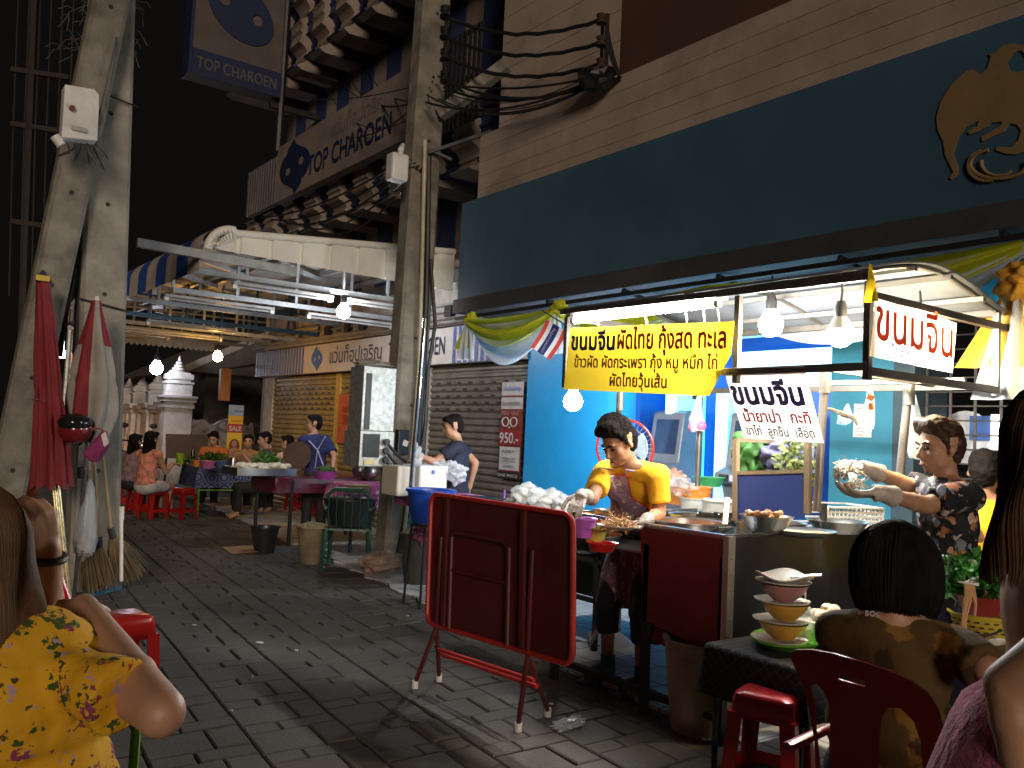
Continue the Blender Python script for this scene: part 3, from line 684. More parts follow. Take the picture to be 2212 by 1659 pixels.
# insulator rack on the bank parapet
rk = thing('parapet_insulator_rack', 'dark steel insulator rack standing on the beige parapet', 'rack', at(1308, 178, X=5.05))
x = MB(); x.tube([at(1312, 30, X=5.05), at(1308, 182, X=5.1)], .022, 6); x.tube([at(1302, 36, X=5.1), at(1298, 182, X=5.1)], .016, 6)
x.build('post', DARKM, rk)
x = MB()
for py in (42, 90, 138): x.lathe(at(1299, py, X=5.0), [(.02, -.05), (.05, -.04), (.03, 0), (.05, .04), (.02, .05)], 10)
islands(x, 'insulator', mat('insulator_brown', (.06, .04, .03), .3), rk)
x = MB(); x.ell(at(1292, 170, X=5.0), (.16, .16, .09), amp=.8, seed=4); x.build('cable_coil', BLK, rk)
# cables
def cable(a, b, sag, r, lab, grp, n=14, wig=0):
    a = V(a); b = V(b); m = MB()
    m.tube([a.lerp(b, t/n)+V((0, wig*sin(t*2.1), -sag*4*(t/n)*(1-t/n)+wig*sin(t*3.3))) for t in range(n+1)], r, 6)
    return tag(m.build('power_cable', BLK), lab, 'cable', grp)
for i, (a, b) in enumerate((((968, 38), (1300, 42)), ((965, 80), (1298, 92)), ((968, 125), (1298, 138)))):
    cable(at(*a, Y=7.95), at(*b, X=5.02), .16, .02, ['thick twisted cable, top one between pole and parapet rack', 'thick twisted cable, middle one between pole and parapet rack', 'thick twisted cable, lowest one between pole and parapet rack'][i], 'thick cables from pole to parapet rack', wig=.006)
rnd = random.Random(11)
for i in range(9):
    cable(at(940+rnd.uniform(-20, 40), 165+i*8, Y=7.9), at(1290+rnd.uniform(-15, 10), 160+rnd.uniform(0, 25), X=5.02), rnd.uniform(.05, .32), rnd.choice((.006, .009, .012)), 'thin sagging cable in the tangle between pole and parapet rack', 'thin cables between pole and parapet rack')
for i in range(9):
    cable(at(935+rnd.uniform(-12, 12), 175+i*7, Y=8.0), at(600+rnd.uniform(0, 260), 190+rnd.uniform(-60, 70), Y=13.8), rnd.uniform(.1, .5), rnd.choice((.007, .009)), 'thin cable from utility pole towards the projecting billboard', 'thin cables from pole to billboard')
for i in range(5):
    cable(at(880+8*i, 340+6*i, Y=7.95), at(560+26*i, 470+4*i, Y=13.6), .15+.06*i, .013, 'black cable sagging below the upper shop sign to the pole', 'cables below the upper shop sign')
cable(at(1312, 60, X=5.08), at(1345, 172, X=5.16), .06, .012, 'black cable dropping from the parapet rack to the beige boards', 'cables dropping from the parapet rack'); cable(at(1312, 90, X=5.08), at(1350, 168, X=5.16), .1, .012, 'lower black cable dropping from rack onto beige boards', 'cables dropping from the parapet rack')
m = MB(); c = at(1010, 165, Y=7.8); m.tube([c+V((.3*cos(q), .05*sin(q*2), .28*sin(q))) for q in [.4-2.6*k/14 for k in range(15)]], .016, 6)
tag(m.build('loose_cable_loop', BLK), 'loose black cable loop hanging from the concrete crossarm', 'cable')
# ---- the pair of poles at the kerb
kb = thing('kerb_pole', 'upright concrete pole at the kerb behind the folded parasols', 'pole', (1.65, 8.05, 0))
pole((1.64, 8.02, 0), (1.28, 7.33, 6.2), .38, .3, .3, .24, CONC, kb)
x = MB()
for z in (2.35, 4.0): c = V((1.64, 8.02, 0)).lerp(V((1.28, 7.33, 6.2)), z/6.2); x.tube([c+V((-.19, -.16, .03)), c+V((0, -.17, 0)), c+V((.19, -.16, -.03))], .008, 6)
islands(x, 'wire_tie', DARKM, kb)
ka = thing('leaning_pole', 'leaning concrete brace pole with white meter box at the kerb', 'pole', (.88, 7.95, 0))
pole((.86, 7.95, 0), (1.37, 7.12, 5.4), .26, .26, .24, .22, CONCD, ka)
mb_ = thing('pole_meter_box', 'white electricity meter box with brown knob on the leaning pole', 'box', at(175, 245, D=6.45))
fx = lambda px_, py_: at(px_, py_, Y=6.93); x = MB()
pl_ = [fx(140, 182), fx(205, 193), fx(215, 205), fx(211, 304), fx(133, 296)]
x.prism([(p.x-1, p.z) for p in pl_][::-1], (1, 6.93, 0), (1, 0, 0), (0, 0, 1), -.13); x.build('case', WHITE, mb_, smooth=0, bevel=.008)
x = MB(); x.tube([fx(155, 235)+V((0, 0, 0)), fx(155, 235)+V((0, -.03, 0))], .02, 10); x.build('knob', mat('rust', (.14, .05, .02), .7), mb_)
x = MB(); x.box(fx(171, 280)+V((0, -.012, 0)), (.1, .02, .03)); x.build('slot', mat('slot_grey', (.4, .38, .35)), mb_, smooth=0)
x = MB(); x.tube([fx(120, 290)+V((0, .05, 0)), fx(135, 310)+V((0, .05, 0))], .035, 10); x.build('conduit_end', WHITE, mb_)
x = MB()
for k in range(4): p = fx(150+14*k, 305); x.tube([p+V((0, .06, 0)), p+V((.01, .03, -.08)), p+V((.06*(k-1), .02, -.12-.02*k)), p+V((.05, .08, -.02))], .006, 5)
x.tube([fx(205, 310), fx(225, 330), fx(233, 345)], .005, 5); x.tube([fx(265, 60)+V((0, .2, 0)), fx(252, 120)+V((0, .2, 0)), fx(232, 220)+V((0, .25, 0)), fx(216, 250)+V((0, .1, 0))], .007, 5)
x.build('wire', BLK, mb_)
# creeper stalk between the poles and tangles above
cr_ = thing('dead_creeper', 'dry brown creeper hanging between the two kerb poles', 'plant', at(150, 700, D=7.1)); x = MB(); rnd = random.Random(4)
for k in range(16):
    px0 = 195+rnd.uniform(-8, 8); pts = []
    for i in range(9): t = i/8; pts.append(at(px0-75*t+rnd.uniform(-9, 9), 300+470*t, D=7.25+rnd.uniform(-.04, .04)))
    x.tube(pts, rnd.uniform(.006, .022), 5)
x.build('stems', mat('dry_stem', (.07, .045, .035), .95, var=.4), cr_)
x = MB()
for k in range(70):
    p = at(235+rnd.uniform(-90, 60), rnd.uniform(-5, 120), D=7.1); d = V((rnd.uniform(-1, 1), rnd.uniform(-.3, .3), rnd.uniform(-1, .4)))*.16
    x.tube([p, p+d*.5+V((rnd.uniform(-.04, .04), 0, .03)), p+d], .004, 4)
x.build('twigs', mat('dry_twig', (.1, .08, .06), .95), cr_)
# far things at the left edge: pylon frame with hanging wires, lit shop sign across the road
fr = thing('cable_frame', 'dim distant pole with crossbars and hanging cables at left edge', 'pole', at(60, 900, D=22)); x = MB()
x.tube([at(40, 900, D=22), at(75, -20, D=22)], .09, 6)
for py in (150, 268, 478): x.beam(at(25, py, D=22), at(150, py+18, D=22), .12)
for k in range(6): q = 20+k*24; x.tube([at(q+20, 0, D=22), at(q+8, 300, D=22), at(q, 640, D=22)], .022, 4)
x.build('frame', mat('dim_frame', (.035, .028, .024), .9), fr, smooth=0)
ls = thing('lit_street_sign', 'small glaring white sign glimpsed between parasol and kerb pole', 'sign', at(132, 745, D=20)); x = MB(); p = at(131, 746, D=20)
x.box(p, (.14, .1, .26)); x.box(p+V((.06, 0, -.2)), (.2, .1, .18)); x.build('lit_panel', glow('far_white', (.9, .95, 1), 9), ls, smooth=0, bevel=.02)
x = MB(); p = at(150, 782, D=20.2); x.box(p, (.1, .1, .42)); x.build('red_panel', mat('far_red', (.5, .08, .06), .5, emit=(.6, .1, .06), es=.4), ls, smooth=0)
# ---- folded parasols
def parasol(name, lab, top, bot, rad, mats, folds, stripe=None, tie=.55):
    top = V(top); bot = V(bot); t = thing(name, lab, 'parasol', bot)
    ax = (bot-top); L = ax.length; ax.normalize(); s = ax.orthogonal().normalized(); q = ax.cross(s); m = MB(); NU, NV = 96, 30
    def fn(u, v):
        a = 2*pi*u; r = rad(v); r *= 1+.17*sin(a*folds+1.5*sin(v*3))*min(1, v*3)*(1 if abs(v-tie) > .03 else .5)+.05*mn.noise((a*2, v*6, 0))
        return top+ax*(L*v+.02*sin(a*folds)*v)+s*cos(a)*r+q*sin(a)*r
    for k in range(NU):
        m.cur = stripe(k/NU) if stripe else 0
        m.grid(lambda u, v, k=k: fn((k+u)/NU, .32+.68*v), 1, 22)
        if stripe: m.cur = 1 if stripe(k/NU) or int(k/NU*16) % 5 in (1, 2) else 0
        m.grid(lambda u, v, k=k: fn((k+u)/NU, .32*v), 1, 10)
    m.build('canopy', mats, t, smooth=80, fixn=False)
    return t, ax, L
RC = mat('red_canvas', (.2, .014, .018), .8, var=.2, sc=4, dirt=.25)
t, ax, L = parasol('red_parasol', 'tall folded dark red parasol standing by the leaning pole', at(93, 608, D=6.3), at(113, 1050, D=6.3), lambda v: .045+.06*v**.8+.05*max(0, v-.55), [RC], 9)
x = MB(); x.tube([at(84, 610, D=6.3), at(92, 596, D=6.3), at(104, 612, D=6.3)], [.03, .045, .03], 10); x.build('cap', mat('dark_cap', (.03, .04, .05), .5), t)
x = MB(); x.box(at(92, 601, D=6.24), (.09, .03, .04)); x.build('yellow_finial', mat('yellow_tape', (.6, .4, .05), .5), t, smooth=0)
x = MB(); x.tube([at(113, 1030, D=6.3), at(140, 1300, D=6.25)], .021, 10); x.tube([at(122, 1030, D=6.32), at(151, 1300, D=6.27)], .021, 10); x.build('pole', mat('brass_pole', (.6, .5, .28), .25, .9, var=.4, sc=30), t)
x = MB(); c = at(98, 865, D=6.3); x.tube([c+V((.083*cos(a), .083*sin(a), .004*sin(a*5))) for a in [2*pi*k/20 for k in range(21)]], .005, 5); x.build('tie_cord', mat('cord', (.3, .12, .1), .9), t)
WC = mat('white_canvas', (.3, .28, .24), .8, var=.15, sc=4, dirt=.3)
def rad2(v): return .035+.125*sin(min(1, v*1.3)*pi/2)**1.2 if v < .8 else .16-.07*(v-.8)/.2
t, ax, L = parasol('white_parasol', 'folded white parasol with dark red stripes tied to the kerb pole', at(208, 650, D=6.6), at(196, 958, D=6.5), rad2, [WC, RC], 6, stripe=lambda u: 1 if int(u*16) % 5 == 0 else 0)
x = MB(); x.tube([at(190, 950, D=6.5), at(160, 1290, D=6.7)], .016, 8); x.build('pole', STEEL, t)
x = MB(); x.tube([at(178, 1010, D=6.53), at(176, 1032, D=6.54)], .03, 10); x.build('clamp', BLK, t)
x = MB(); x.tube([at(208, 655, D=6.6), at(209, 640, D=6.6)], [.025, .012], 8); x.build('tip', WHITE, t)
# helmet, bags, hanging among the parasols
h = thing('motorcycle_helmet', 'dark red and black motorcycle helmet hanging beside red parasol', 'helmet', at(160, 930, D=6.3)); p = at(162, 928, D=6.3)
x = MB(); x.ell(p, (.115, .13, .105), n=20, m=14); x.build('shell', mat('helmet_red', (.16, .012, .015), .2, coat=.5), h)
x = MB(); x.ell(p+V((-.01, -.03, .05)), (.115, .12, .07), n=20, m=12); x.build('visor', mat('visor', (.012, .012, .015), .08), h)
def crumple(c, r, amp=.35, seed=1, n=52, m=36, R=None): b = MB(); b.ell(c, r, R, n, m, amp, 5, seed); return b
pk = thing('pink_bag', 'magenta carrier bag with white printed block hung on parasol', 'bag', at(205, 965, D=6.35)); c = at(206, 966, D=6.35)
x = MB(); P = [at(179, 980, D=6.35), at(228, 925, D=6.35), at(238, 960, D=6.35), at(210, 1000, D=6.35), at(195, 995, D=6.35)]
N = V((-.5, -.8, 0)); o = len(x.v); x.add([q+N*.04 for q in P]+[q-N*.04 for q in P], [(0, 1, 2, 3, 4), (9, 8, 7, 6, 5)]+[(i, (i+1) % 5, 5+(i+1) % 5, 5+i) for i in range(5)])
x.build('bag', mat('magenta_bag', (.25, .04, .13), .35, var=.3, sc=14, bump=.5, bsc=12), pk, smooth=0, bevel=.02)
x = MB(); P = [at(218, 940, D=6.29), at(228, 932, D=6.29), at(235, 958, D=6.29), at(225, 966, D=6.29)]; x.add(P, [(0, 1, 2, 3)]); x.build('print', WHITE, pk, smooth=0)
x = MB(); x.tube([at(172, 940, D=6.4), at(186, 928, D=6.3), at(215, 925, D=6.3), at(232, 935, D=6.3)], .008, 6); x.build('handle', mat('cord', (.3, .12, .1), .9), pk)
hb = thing('hanging_plastic_bag', 'clear plastic bag of rubbish hanging low between the parasol poles', 'bag', at(180, 1190, D=6.6)); x = MB()
x.lathe(at(182, 1195, D=6.6), [(.005, 0), (.07, .01), (.085, .1), (.07, .22), (.055, .38), (.035, .5), (.01, .56)], 20, wob=.12); x.build('bag', film('clear_film', a=.4), hb)
x = crumple(at(183, 1180, D=6.6), (.06, .06, .08), .6, 5); x.build('contents', mat('rubbish', (.25, .2, .2), .8, var=.6, sc=20), hb)
oj = thing('orange_jacket', 'dull orange jacket hanging in the dark behind the red parasol', 'jacket', at(70, 1000, D=6.9)); x = crumple(at(70, 955, D=7.2), (.13, .1, .28), .4, 9); x.build('body', mat('orange_cloth', (.3, .075, .02), .85, var=.3), oj)
x = crumple(at(58, 1035, D=7.2), (.09, .08, .2), .4, 2); x.build('sleeve', mat('orange_cloth', (.3, .075, .02)), oj)
# brooms and dustpan
STICK = mat('broom_stick', (.28, .2, .11), .7, var=.25); BRI = mat('broom_straw', (.17, .11, .05), .9, var=.35)
def broom(lab, a, b, c, wd, seed):
    a, b, c = V(a), V(b), V(c); t = thing('broom', lab, 'broom', c, 'brooms leaning on the kerb pole'); x = MB(); x.tube([a, b], [.012, .016], 7); x.build('stick', STICK, t)
    r = random.Random(seed); x = MB(); s = (c-b).cross(V((0, 1, 0))).normalized() if abs((c-b).normalized().y) < .9 else V((1, 0, 0))
    for k in range(150):
        u = r.gauss(0, .38); e = c+s*wd*max(-1, min(1, u))+V((0, r.uniform(-.05, .05), r.uniform(-.02, .06))); m_ = b.lerp(e, .45)+s*.02*u+V((0, r.uniform(-.015, .015), 0))
        x.tube([b+s*.012*u, m_, e], [.004, .0035, .0025], 3, caps=False)
    x.build('bristles', BRI, t, smooth=0, fixn=False)
    x = MB(); x.tube([b.lerp(a, .06), b.lerp(c, .12)], .026, 8); x.build('binding', BLK, t)
broom('straw broom leaning on the kerb pole, nearest the plastic bag', at(196, 960, D=6.75), at(183, 1150, D=6.72), at(196, 1278, D=6.75), .11, 1)
broom('straw broom with its stick under the magenta bag, middle of three', at(203, 985, D=6.8), at(214, 1170, D=6.8), at(222, 1268, D=6.85), .1, 2)
broom('straw broom fanned out widest, beside the white dustpan handle', at(222, 985, D=6.95), at(240, 1150, D=6.95), at(275, 1258, D=7.05), .2, 3)
dp = thing('dustpan', 'blue long-handled dustpan with white handle on the pavement', 'dustpan', at(225, 1275, Z=0)); x = MB(); b0 = at(222, 1288, Z=.0)
A = [at(176, 1294, Z=.01), at(262, 1272, Z=.01), at(266, 1252, Z=.03), at(185, 1270, Z=.05)]
x.add([A[0], A[1], A[2]+V((0, .05, .02)), A[3]+V((0, .05, 0)), A[1]+V((0, 0, .1)), A[2]+V((0, .05, .16)), A[3]+V((0, .05, .1))], [(0, 1, 2, 3), (1, 4, 5, 2), (2, 5, 6, 3), (0, 1, 4), (0, 3, 6)]); x.build('pan', mat('pan_blue', (.06, .22, .34), .4, dirt=.3), dp, smooth=0, solid=.012)
x = MB(); x.tube([at(262, 1255, D=6.7), at(262, 1120, D=6.7)], .014, 10); x.tube([at(262, 1122, D=6.7), at(263, 1094, D=6.7)], .02, 10); x.build('handle', WHITE, dp)
# ================================================================== LAMPS
def bulb(lab, p, r, c, s, cord=.3, grp=None, globe=True):
    p = V(p); t = thing('light_bulb', lab, 'light bulb', p, grp); x = MB()
    x.lathe(p, [(0, -r), (r*.5, -r*.86), (r*.87, -r*.5), (r, 0), (r*.87, r*.5), (r*.55, r*.95), (r*.42, r*1.25)] if globe else [(0, -r), (r*.5, -r*.86), (r*.87, -r*.5), (r, 0), (r*.93, r*.3), (0, r*.3)], 18); x.build('glass', glow('glow_%s' % lab.replace(' ', '_')[:50], c, s), t)
    x = MB()
    if not globe: x.lathe(p, [(r*1.0, r*.31), (r*.7, r*.9), (r*.45, r*1.3)], 18); x.build('housing', WHITE, t); x = MB()
    x.lathe(p, [(r*.42, r*1.22), (r*.44, r*1.3)], 12); x.lathe(p, [(r*.43, r*1.3), (r*.46, r*2.0), (r*.3, r*2.5)], 12); x.build('socket', BLK, t)
    x = MB(); x.tube([p+V((0, 0, r*2.4)), p+V((.01, 0, r*2.4+cord*.5)), p+V((0, 0, r*2.4+cord))], .006, 5); x.build('flex', BLK, t); return t
WL = (1, .97, .93)
bulb('glaring white bulb hanging under the front of the carport', at(742, 674, Y=9.75), .085, (.93, .96, 1), 150, .3)
bulb('orange bulb hanging deep under the carport', at(470, 771, Y=13.6), .075, (1, .5, .12), 120, .25)
t = bulb('bluish white bulb over the temple wall beyond the carport', at(338, 796, Y=20.2), .14, (.8, .85, 1), 70, .4)
bulb('glaring white bulb in front of the bright blue bank wall', at(1238, 868, X=5.0), .085, (.95, .98, 1), 230, .45)
bulb('white bulb in the middle of the cart roof, above the white banner', at(1665, 702, X=4.15), .07, WL, 430, .12, globe=False)
bulb('big white bulb hanging by the near front corner post of the cart', at(1815, 722, X=3.95), .068, WL, 580, .12, globe=False)
bulb('warm white bulb glowing behind the red lettered end banner', at(1985, 735, Y=2.19), .06, (1, .78, .42), 420, .1)
# ================================================================== THE FOOD CARTS
FRM = mat('cart_frame', (.09, .08, .07), .5, .5, var=.3, dirt=.3); FRL = mat('cart_tube', (.26, .245, .22), .35, .8, var=.2, dirt=.2)
XF, XB, YN, YO, ZT, ZL = 3.55, 4.78, 2.13, 4.2, 2.22, 1.83
cv = thing('cart_canopy', 'steel-framed food cart canopy with low pitched tin roof', 'canopy', (4.1, 3.2, 1.8))
x = MB(); x.beam((XF, YN, ZT+.03), (XF, YO, ZT+.03), .03); x.beam((XB, YN, ZT), (XB, YO, ZT), .035); x.beam((XF, YO, ZT), (XB, YO, ZT), .035); x.beam((XF, YN, ZT-.07), (XB+.12, YN, ZT-.07), .035)
x.beam((XF, YN, ZL), (XF, 2.95, ZL), .035); x.beam((XB, YN, ZL), (XB, YO, ZL), .035); x.beam((XF, YN, ZL-.02), (XB, YN, ZL-.02), .035)
for p in ((XF, 2.85), (XF, YO), (XF, YN), (XB, YO)): x.beam((*p, ZL-.06), (*p, ZT), .03)
x.build('frame', FRM, cv, smooth=0)
x = MB(); x.beam((XB, YN, ZL-.05), (XB, YN, ZT), .03); x.beam(at(1793, 797, X=3.95), at(2016, 830, Y=2.35), .03); x.beam(at(1793, 827, X=4.45), at(2085, 822, X=4.45), .025); x.build('light_frame', FRL, cv, smooth=0)
def rfn(u, v):
    y = YN-.03+(YO-YN+.06)*u; xx = XF-.06+(XB-XF+.12)*v; h = .13*(1-abs(2*v-.9)**1.6) if v < .95 else .13*(1-1.0)
    return (xx, y, ZT+.02+max(-.02, h))
x = MB(); x.grid(rfn, 8, 16); x.build('roof', mat('tin_roof', (.13, .145, .165), .6, 0, dirt=.35, sc=5), cv, smooth=60, solid=.008)
x = MB()
for v in (.3, .55, .8): q = [V(rfn(u, v))-V((0, 0, .03)) for u in (0, 1)]; x.beam(q[0], q[1], .025)
for u in (.02, .5, .98): x.tube([V(rfn(u, v/8))-V((0, 0, .015)) for v in range(9)], .012, 6)
x.build('roof_rib', FRL, cv, smooth=0)
def post(a, b, r, lab):
    t = thing('cart_post', lab, 'post', b, 'posts carrying the cart roof'); x = MB(); x.tube([a, b], r, 12); x.build('tube', FRL, t); x = MB(); x.tube([V(a)+V((0, 0, -.12)), a], r*1.35, 12); x.build('sleeve', FRL, t)
post(at(1783, 800, X=4.0), at(1764, 1105, X=4.0), .021, 'bright steel cart post right of the white banner')
post(at(1964, 828, X=4.6), at(1942, 1050, X=4.6), .023, 'steel cart post just left of the noodle seller')
post(at(1340, 846, X=3.9), at(1335, 905, X=3.95), .018, 'cart post above the yellow shirted cook')
post(at(1520, 690, X=4.7), at(1506, 1050, X=4.7), .018, 'thin brown cart post in front of the second cash machine')
# fluorescent tube
ft = thing('fluorescent_lamp', 'glaring lit fluorescent tube above the yellow banner', 'light fitting', (3.6, 3.5, 2.15))
a, b = at(1243, 689, X=3.52), at(1545, 660, X=3.52); a.z = b.z = (a.z+b.z)/2
x = MB(); x.tube([a, b], .019, 12); x.build('tube', glow('tube_light', (1, .98, .94), 210), ft)
x = MB(); x.beam(a+V((.03, .04, .04)), b+V((.03, -.04, .04)), .045, .03); x.build('housing', WHITE, ft, smooth=0)
x = MB(); x.tube([a, a+V((0, .03, 0))], .022, 10); x.tube([b, b-V((0, .03, 0))], .022, 10); x.build('holder', WHITE, ft)
cf = thing('cart_eave', 'dark sheet eave over the fluorescent tube', 'eave', (3.5, 3.5, 2.2)); x = MB(); x.beam(at(1212, 674, X=3.5), at(1880, 596, X=3.5), .015, .035); x.build('board', FRM, cf, smooth=0)
# ---- banners
def plane_letters(x, txt, p0, p1, O_N, h=None, bold=.02, res=4):
    """letters from p0 to p1 along that line, upright"""
    p0 = V(p0); p1 = V(p1); U = (p1-p0); letters(x, txt, p0, U.normalized(), V((0, 0, 1)) if not O_N else O_N, w=U.length, h=h, bold=bold, align='l', res=res)
def C1(x, y, X): return at((2100+x/2.458)/1.8228, (1100+y/2.458)/1.8228, X=X)
YEL = mat('yellow_vinyl', (.88, .62, .04), .45, var=.04, trans=.3); RED_L = mat('sign_red', (.42, .03, .03), .5); BLU_L = mat('sign_blue_ink', (.02, .03, .2), .5)
yb = thing('yellow_banner', 'yellow vinyl banner with red and blue Thai dish names, cut lower corner', 'banner', C1(1000, 1100, 3.5)); x = MB()
P = [C1(360, 470, 3.5), C1(1945, 405, 3.5), C1(1915, 720, 3.5), C1(1700, 1130, 3.5), C1(290, 1065, 3.5)]
x.prism([(-p.y, p.z) for p in P][::-1], (3.502, 0, 0), (0, -1, 0), (0, 0, 1), 0); x.build('vinyl', YEL, yb, smooth=0)
def yl(t, x0, y0, x1, y1, m, bold, nm, h=None): x = MB(); plane_letters(x, t, C1(x0, y0, 3.497), C1(x1, y1, 3.497), None, bold=bold, h=h); x.build(nm, m, yb, smooth=0)
yl('ขนมจีน', 370, 680, 785, 680, BLU_L, .07, 'blue_heading', .15); yl('ผัดไทย กุ้งสด ทะเล', 815, 672, 1862, 662, RED_L, .055, 'red_heading', .15)
yl('ข้าวผัด ผัดกระเพรา กุ้ง หมู หมึก ไก่', 398, 850, 1782, 868, mat('sign_maroon', (.3, .05, .02)), .05, 'middle_line', .095); yl('ผัดไทยวุ้นเส้น', 740, 1030, 1290, 1052, mat('sign_maroon', (.3, .05, .02)), .055, 'lower_line', .095)
x = MB()
for q in ((630, 450, 380), (1100, 440, 330), (1490, 420, 300), (1660, 415, 260), (1800, 410, 240)): x.tube([C1(q[0], q[1], 3.51), C1(q[0]-20, q[2]-20, 3.56)], .004, 4)
x.build('tie_string', WHITE, yb)
def C2(x, y): return ((2800+x/1.794)/1.8228, (900+y/1.794)/1.8228)
WV = mat('white_vinyl', (.76, .74, .71), .5, var=.04, trans=.16)
ws = thing('white_banner', 'white banner with blue and red Thai lettering swinging under the cart roof', 'banner', at(*C2(450, 1500), X=3.75)); TL, TR, BR, BL = at(*C2(85, 985), X=3.53), at(*C2(655, 972), X=3.53), at(*C2(795, 1515), X=3.8), at(*C2(235, 1482), X=3.8)
def ws_p(u, v): return TL.lerp(TR, u).lerp(BL.lerp(BR, u), v)
x = MB(); x.grid(lambda u, v: ws_p(u, v)+V((.012*sin(u*3)*v, 0, 0)), 8, 8); x.build('vinyl', WV, ws, smooth=60)
Uw = (TR-TL).normalized(); Ww = (TL-BL); Nw = Uw.cross(Ww).normalized(); Ww.normalize()
def wl_(t, u0, u1, v, m, bold, nm, h): 
    a = ws_p(u0, v)+Nw*.02; b = ws_p(u1, v)+Nw*.02; x = MB(); letters(x, t, a, b-a, Ww, w=(b-a).length, h=h, bold=bold, align='l'); x.build(nm, m, ws, smooth=0)
wl_('ขนมจีน', .06, .93, .46, BLU_L, .08, 'heading', .19); wl_('•น้ำยาป่า •กะทิ', .06, .95, .71, RED_L, .06, 'middle_line', .1); wl_('•ขาไก่ •ลูกชิ้น •เลือด', .06, .95, .9, mat('sign_ink', (.03, .03, .08)), .05, 'lower_line', .078)
eb = thing('red_lettered_banner', 'translucent white banner with big red letters glowing on cart end', 'banner', (4.0, 2.1, 1.85)); Q = [at(*C2(1165, 490), Y=2.09), at(*C2(1735, 670), Y=2.09), at(*C2(1705, 1020), Y=2.09), at(*C2(1120, 900), Y=2.09)]
x = MB(); x.prism([(p.x, p.z) for p in Q][::-1], (0, 2.09, 0), (1, 0, 0), (0, 0, 1), 0); x.build('vinyl', mat('glow_vinyl', (.8, .74, .62), .5, var=.03, trans=.6), eb, smooth=0)
x = MB(); a, b = at(*C2(1165, 770), Y=2.083), at(*C2(1700, 915), Y=2.083); letters(x, 'ขนมจีน', a, b-a, (0, 0, 1), w=(b-a).length, h=.25, bold=.04, align='l'); x.build('letters', mat('banner_red', (.55, .06, .02), .5, trans=.3), eb, smooth=0)
x = MB(); a, b = at(*C2(1250, 915), Y=2.083), at(*C2(1620, 1000), Y=2.083); letters(x, 'น้ำยากะทิ ไก่', a, b-a, (0, 0, 1), w=(b-a).length, h=.09, bold=.02, align='l'); x.build('small_letters', BLU_L, eb, smooth=0)
# yellow pennant, hanging bags
fl = thing('yellow_pennant', 'small yellow pennant knotted at the near top corner of cart', 'flag', at(1880, 600, X=3.5)); x = MB()
PP = [at(1880, 570, X=3.5), at(1893, 600, X=3.49), at(1897, 650, X=3.47), at(1886, 662, X=3.45), at(1866, 655, X=3.5), at(1869, 610, X=3.5)]
x.grid(lambda u, v: (PP[0].lerp(PP[5], v*2) if v < .5 else PP[5].lerp(PP[4], v*2-1)).lerp((PP[0].lerp(PP[1], v*2) if v < .5 else PP[1].lerp(PP[2], v*2-1)), u)+V((.012*sin(u*9+v*4), 0, 0)), 8, 10); x.build('cloth', mat('yellow_cloth', (.8, .6, .03), .7, trans=.4), fl, smooth=60)
def hang_bag(lab, pts, r, m, seed=1):
    t = thing('hanging_bag', lab, 'bag', pts[-1]); x = MB(); x.tube(pts, r, 16); o = x.build('bag', m, t)
    for v in o.data.vertices: v.co += V([k*.02 for k in mn.noise_vector(v.co*22+V((seed, 0, 0)))])
    return t
t = hang_bag('white plastic bag with orange labels hanging from the cart frame', [at(1880, 838, X=3.9), at(1877, 870, X=3.9), at(1872, 905, X=3.9), at(1875, 930, X=3.9)], [.006, .022, .036, .02], film('white_film', (.6, .6, .63), .4))
x = MB(); x.box(at(1880, 858, X=3.87), (.012, .03, .028), Matrix.Rotation(.4, 3, 'X')); x.box(at(1882, 878, X=3.85), (.012, .022, .03), Matrix.Rotation(-.2, 3, 'X')); x.build('label', mat('orange_label', (.8, .25, .05), .5), t, smooth=0)
hang_bag('narrow clear bag hanging behind the noodle seller', [at(1977, 850, X=4.75), at(1975, 900, X=4.75), at(1972, 950, X=4.75), at(1975, 990, X=4.75)], [.008, .04, .06, .03], film('clear_film', a=.4), 4)
t = hang_bag('clear bag with pink balls hanging from the thin brown post', [at(1509, 850, X=4.65), at(1507, 880, X=4.65), at(1507, 905, X=4.65), at(1507, 932, X=4.65)], [.008, .03, .05, .05], film('clear_film', a=.4), 6)
x = MB(); x.ell(at(1500, 922, X=4.65), .04); x.ell(at(1514, 920, X=4.65), .038); islands(x, 'pink_ball', mat('pink_ball', (.8, .12, .25), .5), t)
hang_bag('white bags tied to the rope behind the white banner', [at(1835, 875, X=4.3), at(1830, 890, X=4.3), at(1822, 905, X=4.3), at(1815, 915, X=4.3)], [.008, .025, .04, .025], film('teal_film', (.3, .36, .36), .35), 8)
rp = thing('frayed_rope', 'dark frayed rope stretched right of the white banner', 'rope', at(1800, 890, X=4.1)); x = MB(); q = [at(1770, 882, X=4.05), at(1795, 884, X=4.1), at(1822, 895, X=4.1), at(1845, 902, X=4.1), at(1852, 918, X=4.1)]; x.tube(q, [.006, .008, .014, .012, .005], 6); x.build('strands', mat('rope', (.08, .06, .04), .95, bump=1, bsc=80), rp)
